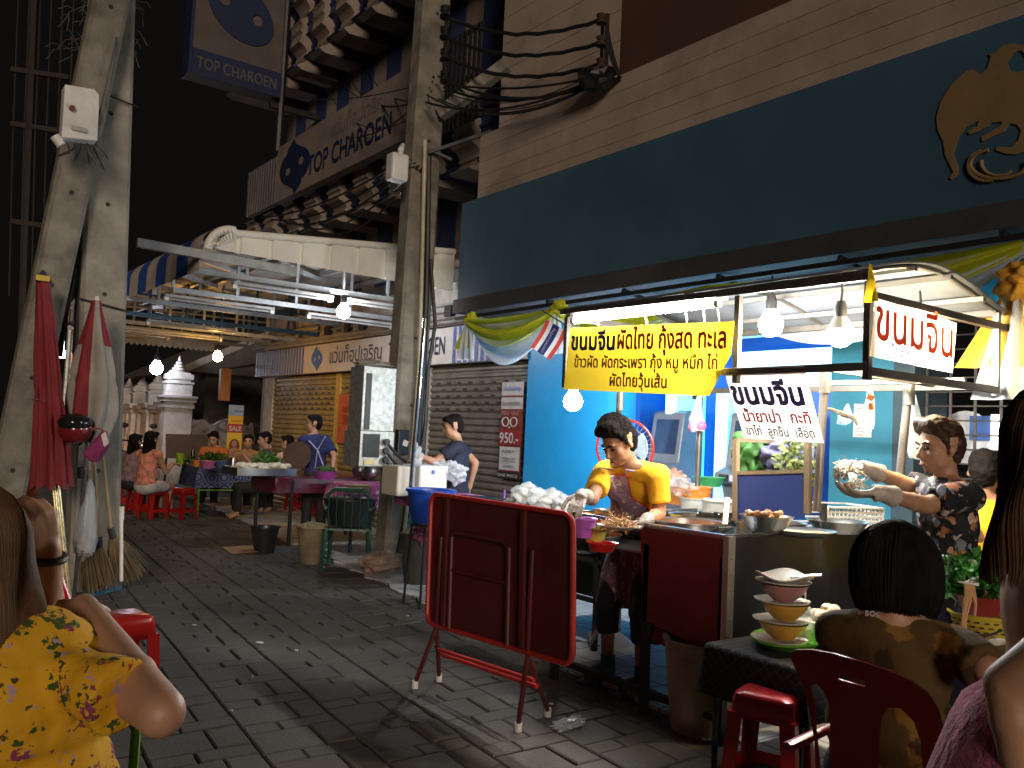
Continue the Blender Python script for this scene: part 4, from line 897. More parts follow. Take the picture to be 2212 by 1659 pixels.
# ---- the noodle cart body
ct = thing('noodle_cart', 'noodle cart with red side panel, riveted corner and stainless front', 'food cart', (4.2, 3.1, 0))
x = MB(); x.add([(3.43, 3.36, 1.0), (3.43, 2.79, 1.0), (3.43, 2.79, .42), (3.43, 3.32, .5)], [(0, 1, 2, 3)]); x.build('side_panel', mat('cart_red', (.13, .011, .012), .42, var=.12, sc=3, dirt=.25), ct, smooth=0, solid=.02)
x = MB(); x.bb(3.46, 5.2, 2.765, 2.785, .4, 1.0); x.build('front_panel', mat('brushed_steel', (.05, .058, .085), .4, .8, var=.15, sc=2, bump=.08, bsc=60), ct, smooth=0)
x = MB(); x.bb(3.415, 3.465, 2.755, 2.79, .4, 1.005)
for k in range(8): x.ell((3.44, 2.753, .45+k*.075), (.006, .004, .006), n=8, m=5)
x.build('corner_strip', mat('corner_strip', (.45, .44, .42), .4, .8), ct, smooth=30)
x = MB(); x.bb(3.42, 5.2, 2.79, 2.81, .99, 1.01); x.bb(3.42, 3.45, 2.79, 3.95, .99, 1.012); x.bb(3.45, 5.2, 2.81, 4.1, .84, .85); x.bb(3.45, 5.2, 4.1, 4.12, .84, 1.0); x.build('worktop', STEEL, ct, smooth=0)
x = MB()
for p in ((3.44, 3.31), (3.44, 2.79), (5.15, 2.8), (5.15, 4.05), (3.44, 4.05)): x.bb(p[0]-.02, p[0]+.02, p[1]-.02, p[1]+.02, 0, .9)
x.build('leg_post', mat('leg_black', (.03, .028, .026), .6, .3), ct, smooth=0) if False else islands(x, 'leg', mat('leg_black', (.03, .028, .026), .6, .3), ct, smooth=0)
x = MB()
for a, b in (((3.44, 2.79, .12), (3.44, 4.05, .12)), ((3.44, 2.79, .14), (5.15, 2.8, .14)), ((3.44, 3.31, .1), (3.7, 2.81, .1))): x.beam(a, b, .035)
islands(x, 'rail', mat('leg_black', (.03, .028, .026), .6, .3), ct, smooth=0)
# pots
def pot(lab, c, r, h, m=STEEL, fill=None, handles=True, rim=.01):
    c = V(c); t = thing('cooking_pot', lab, 'pot', c, 'pots on the noodle cart'); x = MB(); x.lathe(c, [(r*.9, 0), (r, .02), (r, h), (r+rim, h+.004), (r+rim, h+.012), (r-.006, h+.006), (r-.008, .03), (0, .025)], 32); x.build('body', m, t)
    if fill: x = MB(); x.lathe(c, [(r-.007, h*.82), (0, h*.83)], 32); x.build('curry', fill, t)
    if handles:
        for s in (-1, 1):
            x = MB(); q = c+V((0, s*r, h*.8)); x.tube([q+V((-.05, 0, 0)), q+V((-.05, s*.05, .03)), q+V((.05, s*.05, .03)), q+V((.05, 0, 0))], .009, 7); x.build('handle', BLK, t)
    return t
CUR = mat('red_curry', (.3, .1, .025), .2, var=.4, sc=30); GRV = mat('brown_gravy', (.2, .12, .06), .25, var=.4, sc=30)
pot('wide curry pot sunk behind the red side panel', (3.74, 3.3, .85), .2, .16, fill=CUR)
pot('curry pot behind the meat bowl beside the blue board', (4.15, 3.55, .85), .2, .16, fill=GRV)
pot('brown soup pot in the middle of the cart top', (4.18, 3.08, .85), .19, .17, fill=GRV, handles=True)
bw_ = thing('meat_bowl', 'stainless bowl heaped with braised chicken feet beside a black ladle', 'bowl', (3.98, 3.12, 1.0)); q = at(1655, 1150, Z=1.02)
x = MB(); x.lathe(q, [(.06, 0), (.1, .03), (.13, .08), (.137, .085), (.125, .075), (.09, .03), (0, .02)], 28); x.build('bowl', STEEL, bw_)
x = MB(); rnd = random.Random(8)
for k in range(34): a = rnd.uniform(0, 6.28); r = .1*sqrt(rnd.random()); x.ell(q+V((r*cos(a), r*sin(a), .07+.03*rnd.random())), (.03, .016, .014), Matrix.Rotation(rnd.uniform(0, 6), 3, 'Z'), 8, 6, .4, 5, k)
x.build('meat', mat('braised_meat', (.35, .17, .06), .35, var=.5, sc=40), bw_)
sb = thing('steel_basin', 'shallow stainless basin by the black tray under the white crate', 'basin', (4.35, 2.95, 1.0)); q = at(1808, 1150, Z=1.0); x = MB(); x.lathe(q, [(.11, 0), (.16, .06), (.165, .065), (.15, .058), (.1, .01), (0, .008)], 32); x.build('body', STEEL, sb)
q2 = at(1738, 1158, Z=1.0); sp_ = thing('shallow_tray', 'oval steel tray of pale sauce between bowl and basin', 'tray', q2); x = MB(); x.lathe(q2, [(.1, 0), (.15, .03), (.155, .033), (.1, .008), (0, .008)], 28, sx=1.1); x.build('body', STEEL, sp_); x = MB(); x.lathe(q2, [(.13, .022), (0, .024)], 24, sx=1.1); x.build('sauce', mat('pale_sauce', (.5, .36, .2), .3), sp_)
ld = thing('black_ladle', 'black handled ladle standing in the meat bowl', 'ladle', at(1640, 1150, Z=1.02)); x = MB(); x.tube([at(1625, 1160, X=3.85), at(1637, 1130, X=3.85), at(1664, 1106, X=3.85)], [.008, .012, .014], 8); x.build('handle', BLK, ld); x = MB(); x.tube([at(1667, 1105, X=3.9), at(1672, 1150, X=3.9)], .005, 6); x.build('steel_rod', STEEL, ld)
wp = thing('wooden_paddle', 'pale wooden paddle leaning in the curry pot', 'paddle', at(1565, 1110, X=3.9)); x = MB(); x.beam(at(1566, 1135, X=3.85), at(1572, 1075, X=3.95), .03, .012); x.build('blade', mat('pale_wood', (.55, .42, .25), .7), wp, smooth=0, bevel=.005)
# glass cabinet with blue board
gc = thing('glass_food_cabinet', 'glass food cabinet with a blue board front and herbs inside', 'cabinet', (4.1, 3.3, 1.0)); KX = 4.0
x = MB(); P = [at(1592, 1024, X=KX), at(1735, 1020, X=KX), at(1738, 1118, X=KX), at(1592, 1122, X=KX)]; x.add(P, [(0, 1, 2, 3)]); x.build('blue_board', mat('blue_board', (.012, .035, .17), .5, var=.1), gc, smooth=0, solid=.01)
x = MB()
for q in ((1590, 950, 1125), (1745, 950, 1110)): x.beam(at(q[0], q[1], X=KX), at(q[0], q[2], X=KX), .03)
x.beam(at(1590, 1022, X=KX), at(1745, 1018, X=KX), .02); a = at(1590, 950, X=KX); b = at(1745, 950, X=KX); x.beam(a, a+V((.4, 0, 0)), .02)
x.build('frame', mat('cabinet_frame', (.24, .19, .12), .5, .3), gc, smooth=0)
x = MB(); x.add([at(1590, 952, X=KX+.45), at(1760, 952, X=KX+.45), at(1760, 1030, X=KX+.45), at(1590, 1030, X=KX+.45)], [(0, 1, 2, 3)]); x.build('back_glass', film('cabinet_glass', (.6, .7, .75), .25, .05), gc, smooth=0)
x = crumple(at(1625, 985, X=KX+.25), (.12, .1, .14), .5, 3); x.build('green_bag', mat('green_bag', (.04, .14, .03), .5, var=.3, sc=12, trans=.3), gc)
x = crumple(at(1690, 985, X=KX+.3), (.13, .1, .1), .4, 6); x.build('purple_bag', mat('purple_bag', (.1, .1, .22), .4, var=.3, sc=12, trans=.3), gc)
def leaves(mb, c, rx, ry, rz, n, sz, seed):
    r = random.Random(seed); c = V(c)
    for k in range(n):
        d = V((r.gauss(0, 1), r.gauss(0, 1), r.gauss(0, 1))).normalized()*r.random()**.4; p = c+V((d.x*rx, d.y*ry, d.z*rz)); a = V((r.gauss(0, 1), r.gauss(0, 1), r.gauss(.3, 1))).normalized(); s = a.orthogonal().normalized(); L = sz*r.uniform(.6, 1.3); nn = a.cross(s)
        mb.add([p, p+a*L*.45+s*L*.28+nn*L*.06, p+a*L, p+a*L*.45-s*L*.28+nn*L*.06], [(0, 1, 2), (0, 2, 3)])
HERB = mat('herb_leaf', (.045, .12, .022), .5, var=.5, sc=30, trans=.25)
x = MB(); leaves(x, at(1725, 1000, X=KX+.12), .12, .12, .16, 260, .06, 3); x.build('herbs', mat('pale_herbs', (.13, .17, .04), .6, var=.4, sc=20, trans=.3), gc, smooth=0, fixn=False)
ck = thing('white_crate', 'white plastic lattice crate under the gloved hands', 'crate', at(1850, 1130, X=4.45)); P = [at(1785, 1095, X=4.45), at(1905, 1098, Y=2.9), at(1905, 1150, Y=2.9), at(1785, 1150, X=4.45)]; x = MB()
for k in range(15): u = k/14; x.beam(P[0].lerp(P[1], u), P[3].lerp(P[2], u), .012 if 0 < k < 14 else .03, .01)
for k in range(6): v = k/5; x.beam(P[0].lerp(P[3], v), P[1].lerp(P[2], v), .012 if k else .035, .01)
dx = V((.12, .32, 0))
for k in range(6): v = k/5; x.beam(P[1].lerp(P[2], v), P[1].lerp(P[2], v)+dx, .012, .01); x.beam(P[0].lerp(P[3], v)+dx, P[1].lerp(P[2], v)+dx, .012, .01)
x.build('lattice', mat('crate_white', (.6, .6, .58), .5), ck, smooth=0); x = MB(); x.beam(P[0]+V((-.03, 0, .02)), P[3]+V((-.03, 0, -.02)), .03); x.build('black_tray_edge', BLK, ck, smooth=0)
# ---- the pad thai counter
kt = thing('wok_counter', 'pad thai wok counter with low black stove frame behind the cook', 'counter', (4.4, 4.6, 0))
CW = mat('counter_white', (.7, .7, .68), .35, dirt=.2); x = MB(); x.bb(4.05, 4.75, 4.3, 6.2, .8, .84); x.bb(4.35, 5.0, 3.75, 4.3, .93, .96); x.build('worktop', CW, kt, smooth=0)
x = MB(); x.bb(4.36, 4.98, 3.76, 5.4, .3, .78); x.build('stove_body', mat('sooty_black', (.015, .015, .016), .6, var=.3), kt, smooth=0)
x = MB()
for p in ((4.08, 4.4), (4.08, 5.2), (4.08, 6.1), (4.72, 6.1), (4.4, 3.85)): x.beam((*p, 0), (*p, .8), .03)
for z in (.35, .62): x.beam((4.08, 4.35, z), (4.08, 6.1, z), .03)
x.beam((4.06, 4.3, .74), (4.06, 6.2, .74), .02, .1); x.build('frame', mat('leg_black', (.03, .028, .026)), kt, smooth=0)
x = MB(); x.tube([(4.1, 4.28, .72), (3.98, 4.2, .55), (3.98, 4.2, .3), (4.05, 4.4, .08), (4.3, 4.7, .05)], .014, 8); x.build('gas_hose', mat('hose', (.4, .34, .2), .5), kt)
wk = thing('wok', 'steel wok rim beside the red table, under the cook\'s hand', 'wok', (4.28, 4.7, .84)); q = at(1262, 1172, Z=.84); x = MB(); x.lathe(q, [(.05, -.06), (.16, -.02), (.22, .06), (.225, .06), (.15, -.01), (0, -.05)], 32); x.build('pan', STEEL, wk)
def tub(nm, lab, c, r, h, m, cat='tub', grp=None, fill=None, sx=1, taper=.8, holes=False):
    c = V(c); t = thing(nm, lab, cat, c, grp); x = MB(); x.lathe(c, [(r*taper, 0), (r, h), (r+.008, h), (r+.008, h+.008), (r-.006, h+.004), (r*taper-.005, .008), (0, .008)], 28, sx=sx); x.build('body', m, t)
    if fill: x = MB(); x.lathe(c, [(r*.93, h*.75), (r*.5, h*.95), (0, h*1.0)], 20, sx=sx, wob=.1); x.build('contents', fill, t)
    return t
tub('purple_basket', 'purple plastic basket beside the wok', at(1258, 1160, Z=.9), .075, .1, mat('purple_plastic', (.4, .12, .5), .4)); tub('condiment_tub', 'pale green tub of sauce right of the purple basket', at(1285, 1168, Z=.88), .07, .07, mat('pale_green_plastic', (.5, .6, .12), .4), fill=mat('yellow_sauce', (.7, .5, .1), .3))
OFD = mat('orange_food', (.6, .25, .06), .5, var=.4, sc=25)
tub('orange_bowl', 'flat orange bowl of chilli flakes at back of wok counter', at(1280, 1135, Z=.92), .11, .06, mat('orange_plastic', (.75, .26, .04), .4), fill=OFD); tub('steel_bowl', 'little steel bowl under the cook\'s elbow', at(1310, 1120, Z=.96), .08, .05, STEEL, fill=OFD)
tub('red_dish', 'red dish on the wok counter below the purple basket', at(1300, 1190, Z=.84), .08, .04, REDP)
tub('orange_tub', 'large orange washing tub on the counter right of the cook', at(1487, 1090, Z=1.0), .17, .13, mat('orange_plastic', (.75, .26, .04), .4), fill=mat('white_noodle', (.75, .72, .66), .5), taper=.88)
CT = mat('cloudy_plastic', (.7, .7, .66), .3, trans=.35)
tub('clear_tub', 'cloudy plastic tub in front of the orange tub, left one', at(1505, 1108, Z=.96), .12, .1, CT, fill=mat('bean_sprout', (.75, .74, .62), .5), sx=1, taper=.9); tub('clear_tub', 'cloudy plastic tub with lid nearest the glass cabinet', at(1558, 1118, Z=.96), .13, .11, CT, fill=mat('bean_sprout', (.75, .74, .62)), taper=.9)
tub('green_basket', 'green open-weave basket behind the cloudy tubs', at(1530, 1050, Z=1.1), .13, .07, mat('green_plastic', (.06, .4, .14), .4), cat='basket', fill=mat('white_noodle', (.75, .72, .66)))
nb = thing('noodle_bag', 'bag of pinkish dried noodles behind the cook\'s shoulder', 'bag', at(1455, 1050, X=4.9)); crumple(at(1455, 1035, X=4.9), (.09, .1, .07), .5, 3).build('noodles', mat('pink_noodle', (.65, .38, .3), .6, var=.3, sc=40), nb); crumple(at(1470, 1050, X=4.8), (.1, .12, .06), .6, 8).build('bag', film('clear_film', a=.4), nb)
cvb = thing('black_bin_liner', 'black bin liner draped over the counter edge under the tubs', 'bag', at(1510, 1120, X=4.3)); x = MB(); a, b = at(1432, 1100, X=4.3), at(1592, 1108, X=4.3)
x.grid(lambda u, v: a.lerp(b, u)+V((-.03-.02*sin(u*23+v*3), 0, -.13*v*(1+.3*sin(u*11)))), 40, 6); x.build('film', mat('black_film', (.012, .012, .013), .25), cvb, smooth=60, solid=.003)
# white bags and pale packs glowing under the tube at the far end
for i, (q, r) in enumerate((((1140, 1075), (.14, .12, .09)), ((1190, 1085), (.15, .12, .085)), ((1222, 1095), (.1, .1, .07)))):
    c = at(*q, X=4.35); t = thing('noodle_sack', ['clear bag of white noodles, leftmost on the wok counter', 'clear bag of white noodles in the middle of the wok counter', 'small bag of white noodles beside the cook\'s gloved hand'][i], 'bag', c, 'bags of white noodles on the wok counter')
    crumple(c, r, .35, i+2).build('noodles', mat('white_noodle', (.75, .72, .66)), t); crumple(c, [k*1.12 for k in r], .45, i+2).build('film', film('clear_film', a=.4), t)
lp = thing('pot_lid', 'enamel basin with steel lid left of the noodle bags', 'basin', at(1130, 1100, X=4.4)); q = at(1125, 1105, X=4.3); x = MB(); x.lathe(q, [(.1, -.06), (.15, 0), (.16, .008), (.0, .012)], 28); x.build('body', STEEL, lp)
pr = thing('pink_rod', 'thin purple stick standing at the end of the wok counter', 'stick', at(1088, 1100, X=4.6)); x = MB(); x.tube([at(1087, 1120, X=4.6), at(1090, 1058, X=4.6)], .008, 6); x.build('rod', mat('purple_plastic', (.4, .12, .5)), pr)
ba = thing('dark_basin', 'two nested dark blue basins at far end of wok counter', 'basin', (4.3, 6.1, .84)); q = at(1010, 1085, X=3.95); x = MB(); x.lathe(q, [(.2, -.12), (.28, 0), (.29, .0), (.29, .012), (.26, .0), (.15, -.08), (0, -.09)], 32); x.lathe(q+V((.02, 0, .025)), [(.28, -.02), (.295, .012), (.27, .0), (.15, -.06), (0, -.07)], 32); x.build('body', mat('basin_blue', (.02, .035, .06), .25), ba)
# ---- electric fan
fn_ = thing('electric_fan', 'standing electric fan with red rim behind the cook', 'fan', at(1350, 1080, D=6.3)); c = at(1350, 967, D=6.2); n_ = (EYE-c).normalized(); s_ = n_.cross(V((0, 0, 1))).normalized(); t_ = s_.cross(n_)
R3 = Matrix((s_, t_, n_)).transposed(); rp_ = lambda r, a, k=0: c+R3 @ V((r*cos(a), r*sin(a), k))
x = MB(); x.tube([rp_(.2, 2*pi*k/40) for k in range(41)], .009, 8); x.build('red_rim', REDP, fn_)
x = MB()
for r in (.05, .1, .15): x.tube([rp_(r, 2*pi*k/32, .05) for k in range(33)], .003, 5)
for k in range(36): a = 2*pi*k/36; x.tube([rp_(.04, a, .06), rp_(.13, a, .055), rp_(.2, a, 0)], .002, 4)
x.build('grille', mat('chrome_wire', (.7, .72, .75), .3, .8), fn_)
x = MB()
for k in range(3):
    a0 = 2*pi*k/3+.3; vs = []
    for i in range(9):
        a = a0+1.3*i/8
        for r, z in ((.03, 0), (.1, .02*(i/8-.5)), (.165, .035*(i/8-.5))): vs.append(rp_(r, a, z))
    x.add(vs, [(3*i+j, 3*i+3+j, 3*i+4+j, 3*i+1+j) for i in range(8) for j in range(2)])
x.build('blade', mat('fan_blade', (.3, .45, .7), .3, trans=.3), fn_, smooth=60)
x = MB(); x.ell(c-n_*.07, (.06, .06, .06)); x.build('motor', mat('grey_plastic', (.4, .4, .4), .5), fn_); x = MB(); x.tube([c-n_*.07, V((c.x, c.y, .1)), V((c.x, c.y, 0))], [.02, .02, .15], 10); x.build('stand', mat('grey_plastic', (.4, .4, .4)), fn_)
# ---- cash machines
def atm(lab, px_, X_, w):
    a = at(px_, 960, X=X_); y = a.y; t = thing('cash_machine', lab, 'cash machine', (X_+.1, y, 0), 'cash machines in the blue alcove'); x = MB()
    x.prism([(0, .8), (-.1, 1.1), (-.2, 1.12), (-.2, 1.2), (-.05, 1.26), (.02, 1.75), (.1, 1.78), (.3, 1.78), (.3, .8)], (X_+.1, y+w/2, 0), (1, 0, 0), (0, 0, 1), w); x.build('fascia', mat('atm_grey', (.16, .17, .19), .35), t, smooth=0, bevel=.012)
    x = MB(); x.add([(X_+.058+k, y+s*w*.36, z) for s, z, k in ((1, 1.34, 0), (-1, 1.34, 0), (-1, 1.7, .055), (1, 1.7, .055))], [(0, 1, 2, 3)]); x.build('screen', mat('dark_screen', (.03, .05, .1), .1), t, smooth=0)
    x = MB(); x.bb(X_-.115, X_-.101, y-.06, y+.02, 1.135, 1.185); x.build('card_slot', glow('slot_blue', (.05, .2, 1), 1.5), t, smooth=0)
    x = MB(); x.bb(X_-.108, X_-.1005, y+.05, y+.15, 1.13, 1.19); x.build('keypad', DARKM, t, smooth=0)
    x = MB(); x.bb(X_+.02, X_+.2, y-w/2-.001, y+w/2+.001, 0, .8); x.build('plinth', mat('atm_base', (.1, .3, .55), .4), t, smooth=0); return t
atm('grey cash machine with dark screen right behind the cook', 1425, 6.35, .42); atm('second grey cash machine half hidden by the glass cabinet', 1600, 6.35, .42)
nt = thing('paper_notice', 'white printed notice taped to the teal wall', 'notice', at(1870, 900, X=5.99)); P = [at(1862, 873, X=5.99), at(1882, 875, X=5.99), at(1882, 945, X=5.99), at(1858, 944, X=5.99)]
P = [at(1845, 872, X=5.99), at(1883, 874, X=5.99), at(1882, 945, X=5.99), at(1842, 944, X=5.99)]; x = MB(); x.prism([(-p.y, p.z) for p in P][::-1], (5.992, 0, 0), (0, -1, 0), (0, 0, 1), -.003); x.build('paper', WHITE, nt, smooth=0)
x = MB(); y0_, y1_ = P[0].y-.02, P[1].y+.02
for k in range(9): z = P[0].z-.04-k*.025; x.bb(5.984, 5.987, y0_, y1_+.02*(k % 3), z, z+.008)
x.build('print', mat('grey_print', (.3, .3, .32)), nt, smooth=0)
# things behind the lattice
po = thing('round_window_poster', 'round white and blue poster glimpsed behind the lattice shutter', 'poster', at(2110, 950, X=6.6)); x = MB(); c = at(2085, 945, X=6.6); x.tube([c, c+V((.01, 0, 0))], .2, 24); x.build('white_disc', mat('poster_white', (.6, .62, .65), .5, emit=(.6, .65, .7), es=.04), po)
x = MB(); c = at(2125, 925, X=6.58); x.box(c, (.01, .2, .18)); x.build('blue_panel', mat('poster_blue', (.03, .1, .35), .5, emit=(.03, .15, .6), es=.1), po, smooth=0)
x = MB(); c = at(2150, 940, X=6.56); x.box(c, (.01, .06, .3)); x.build('lit_edge', glow('lit_edge', (1, .95, .9), 2), po, smooth=0)
# ---- bunting along the bank soffit
BY = mat('bunting_yellow', (.72, .74, .04), .75, var=.1, trans=.4); BWH = mat('bunting_white', (.68, .74, .8), .75, var=.1, trans=.4)
def swag(lab, a, b, drop, off, m, seed, hgt=.2):
    a = V(a); b = V(b); t = thing('fabric_swag', lab, 'bunting', a.lerp(b, .5), 'fabric swags tied along the bank soffit'); x = MB()
    def fn(u, v):
        s = 4*u*(1-u); return a.lerp(b, u)+V((-off-.04*sin(v*12+u*3)*(.4+s), 0, -drop*s*(.35+.65*v)-hgt*v*(.35+.65*s)))
    x.grid(fn, 36, 24); x.build('cloth', m, t, smooth=80, fixn=False); return t
def knot(lab, p, m1, m2, big=1):
    p = V(p); t = thing('fabric_knot', lab, 'bunting', p, 'gathered knots between the swags'); x = crumple(p, (.06*big, .08*big, .07*big), .5, int(p.y*10)); x.build('rosette', m1, t)
    for k, (m, dy, L) in enumerate(((m1, .12, .3), (m2, .02, .42))):
        x = MB(); x.grid(lambda u, v: p+V((-.02*k-.03*sin(u*14), (u-.5)*(.06+.22*v)*big+dy*v, -L*v*big)), 14, 8); x.build('tail', m, t, smooth=80, fixn=False)
XQ = 4.93; kn = [at(1018, 690, X=XQ), at(1208, 665, X=XQ)]; k2 = V((XQ, 4.2, 2.62)); k3 = V((XQ, 2.05, 2.62)); k4 = V((XQ, 1.2, 2.6))
names = ['leftmost', 'second', 'third']
for i, (a, b) in enumerate(((kn[0], kn[1]), (kn[1], k2), (k2, k3))):
    swag('pale white swag, %s of the lower row under the soffit' % names[i], a, b, .26, .01, BWH, i, .24); swag('yellow swag, %s of the upper row under the soffit' % names[i], a, b, .12, .05, BY, i, .2)
knot('yellow and white knot at the far left end of the bunting', kn[0], BY, BWH); knot('bunting knot above the little striped flag', kn[1], BY, BWH)
knot('big orange-yellow rosette at the right edge above the cart', at(2205, 610, X=4.9), mat('rosette_orange', (.75, .4, .05), .7, trans=.3), BWH, 1.5)
# striped national flag
fg = thing('striped_flag', 'small red, white and blue striped flag with white Thai lettering, tilted', 'flag', at(1188, 735, X=4.3)); F = [at(1180, 690, X=4.3), at(1224, 716, X=4.3), at(1190, 778, X=4.3), at(1148, 750, X=4.3)]
def fp(u, v): return F[0].lerp(F[1], u).lerp(F[3].lerp(F[2], u), v)
x = MB(); cuts = [0, .17, .34, .66, .83, 1]; ci = [0, 1, 2, 1, 0]
for k in range(5): x.cur = ci[k]; x.grid(lambda u, v, k=k: fp(cuts[k]+(cuts[k+1]-cuts[k])*u, v)+V((.01*sin(v*4), 0, 0)), 2, 6)
x.build('cloth', [mat('flag_red', (.6, .07, .05), .7, trans=.3), mat('flag_white', (.75, .74, .72), .7, trans=.3), mat('flag_blue', (.03, .04, .2), .7, trans=.2)], fg, smooth=60, fixn=False)
x = MB(); a, b = fp(.6, .93), fp(.6, .1); Uf = (b-a); Wf = (fp(0, .5)-fp(1, .5)).normalized(); letters(x, 'ทรงพระเจริญ', a+V((-.015, 0, 0)), Uf, Wf, w=Uf.length, bold=.03, align='l'); x.build('letters', WHITE, fg, smooth=0)
x = MB(); x.tube([at(1170, 670, X=4.32), at(1232, 708, X=4.31)], .006, 6); x.build('stick', FRM, fg)
# ================================================================== PEOPLE
SKIN = mat('skin', (.42, .23, .14), .5, var=.08, sc=12, bump=.05, bsc=120); SKIND = mat('skin_dark', (.33, .17, .095), .5, var=.08, sc=12, bump=.05, bsc=120)
HAIRB = mat('black_hair', (.009, .0075, .007), .8, spec=.1, var=.3, sc=30); HAIRBR = mat('brown_hair', (.09, .045, .02), .6, spec=.25, var=.25, sc=40)
GLV = mat('clear_glove', (.62, .56, .5), .28, var=.1, sc=30, bump=.6, bsc=70, trans=.25); EYEM = mat('eye_dark', (.015, .012, .01), .2); LIPM = mat('lip', (.25, .09, .07), .5)
def frame(fwd, up=(0, 0, 1)):
    f = V(fwd).normalized(); r = f.cross(V(up)).normalized(); return r, f, r.cross(f)
def hand(x, wr, d, n, curl=.5, side=1, s=1.0, spread=.12, thumb=.5):
    """five fingers; d = towards the fingertips, n = out of the back of the hand, side = +1 thumb on the d x n side"""
    d = V(d).normalized(); n = V(n); n = (n-d*n.dot(d)).normalized(); t = d.cross(n)*side; wr = V(wr)
    for k, (o, L, a) in enumerate(((.030, .078, 1), (.010, .086, .98), (-.010, .08, 1.02), (-.029, .062, 1.1))):
        kn = wr+d*(.082 if k < 3 else .075)*s+t*o*s; x.cap(wr+t*o*.55*s, kn, .0135*s, .0105*s, 10)
        p = kn; dd = (d+t*(.03-.02*k)*spread*8*.5).normalized(); ang = 0
        for j, (fr, rr) in enumerate(((.46, .0092), (.3, .0082), (.24, .0072))):
            ang += curl*(.75, .9, .55)[j]*a; q = p+(dd*cos(ang)-n*sin(ang))*L*fr*s; x.cap(p, q, rr*s, rr*.93*s, 9); p = q
    p = wr+t*.022*s+d*.02*s; q = p+(t*.75+d*.6-n*.25*thumb).normalized()*.042*s; x.cap(p, q, .015*s, .0115*s, 10)
    q2 = q+(t*.25+d*.9-n*.5*thumb).normalized()*.034*s; x.cap(q, q2, .0105*s, .009*s, 9); x.cap(q2, q2+(d*.9-n*.6*thumb).normalized()*.024*s, .009*s, .008*s, 9)
def head_shape(x, c, fr, s=1):
    r, f, u = fr; R = Matrix((r, f, u)).transposed(); P = lambda a, b, e: c+(r*a+f*b+u*e)*s
    k = lambda *q: tuple(i*s for i in q)
    x.ell(P(0, -.008, .03), k(.076, .096, .094), R, 22, 14); x.ell(P(0, .03, -.035), k(.062, .066, .075), R, 18, 12); x.ell(P(0, .05, -.085), k(.034, .036, .028), R, 14, 9)
    for q in (-1, 1):
        x.ell(P(q*.038, .058, -.022), k(.026, .028, .028), R, 12, 8); x.ell(P(q*.082, .0, -.012), k(.011, .016, .022), R, 12, 8); x.ell(P(q*.046, .028, -.068), k(.013, .034, .02), R, 12, 8)
        x.ell(P(q*.03, .082, .026), k(.026, .012, .009), R, 10, 7)
    x.cap(P(0, .09, .012), P(0, .108, -.026), .009*s, .0145*s, 10); x.ell(P(0, .1, -.034), k(.019, .012, .009), R, 10, 7)
    x.ell(P(0, .088, -.062), k(.024, .013, .008), R, 12, 7); x.ell(P(0, .085, -.072), k(.02, .012, .007), R, 12, 7)
def face_parts(root, c, fr, s=1):
    r, f, u = fr; R = Matrix((r, f, u)).transposed()
    for q in (-1, 1):
        e = MB(); e.ell(c+(r*q*.032+f*.086+u*.004)*s, (.015*s, .008*s, .0055*s), R, 12, 8); e.build('eye', EYEM, root)
        e = MB(); e.tube([c+(r*q*.014+f*.096+u*.024)*s, c+(r*q*.033+f*.094+u*.031)*s, c+(r*q*.052+f*.08+u*.024)*s], [.004*s, .005*s, .002*s], 6); e.build('eyebrow', HAIRB, root)
    e = MB(); e.ell(c+(f*.0975-u*.066)*s, (.022*s, .006*s, .0065*s), R, 12, 7); e.build('mouth', LIPM, root)
def tufts(x, c, fr, n, L, seed, test, lift=.35, droop=.3, rad=(.08, .1, .1), w=.006, sweep=(0, -.5, .1), s=1):
    r, f, u = fr; g = random.Random(seed)
    for k in range(n):
        for _ in range(20):
            a = V((g.gauss(0, 1), g.gauss(0, 1), g.gauss(0, 1))).normalized()
            if test(a): break
        else: continue
        W = lambda v: r*v.x+f*v.y+u*v.z
        p = V((a.x*rad[0], a.y*rad[1], a.z*rad[2]+.03/1)); t = (V(sweep)-a*V(sweep).dot(a)+V((g.uniform(-.3, .3), g.uniform(-.3, .3), g.uniform(-.3, .2)))).normalized(); l = L*g.uniform(.6, 1.3)
        q1 = p+t*l*.5+a*l*lift*.5; q2 = p+t*l+a*l*lift*.4-V((0, 0, 1))*l*droop
        x.tube([c+W(p)*s, c+W(q1)*s, c+W(q2)*s], [w*s, w*.9*s, w*.25*s], 4, caps=False)
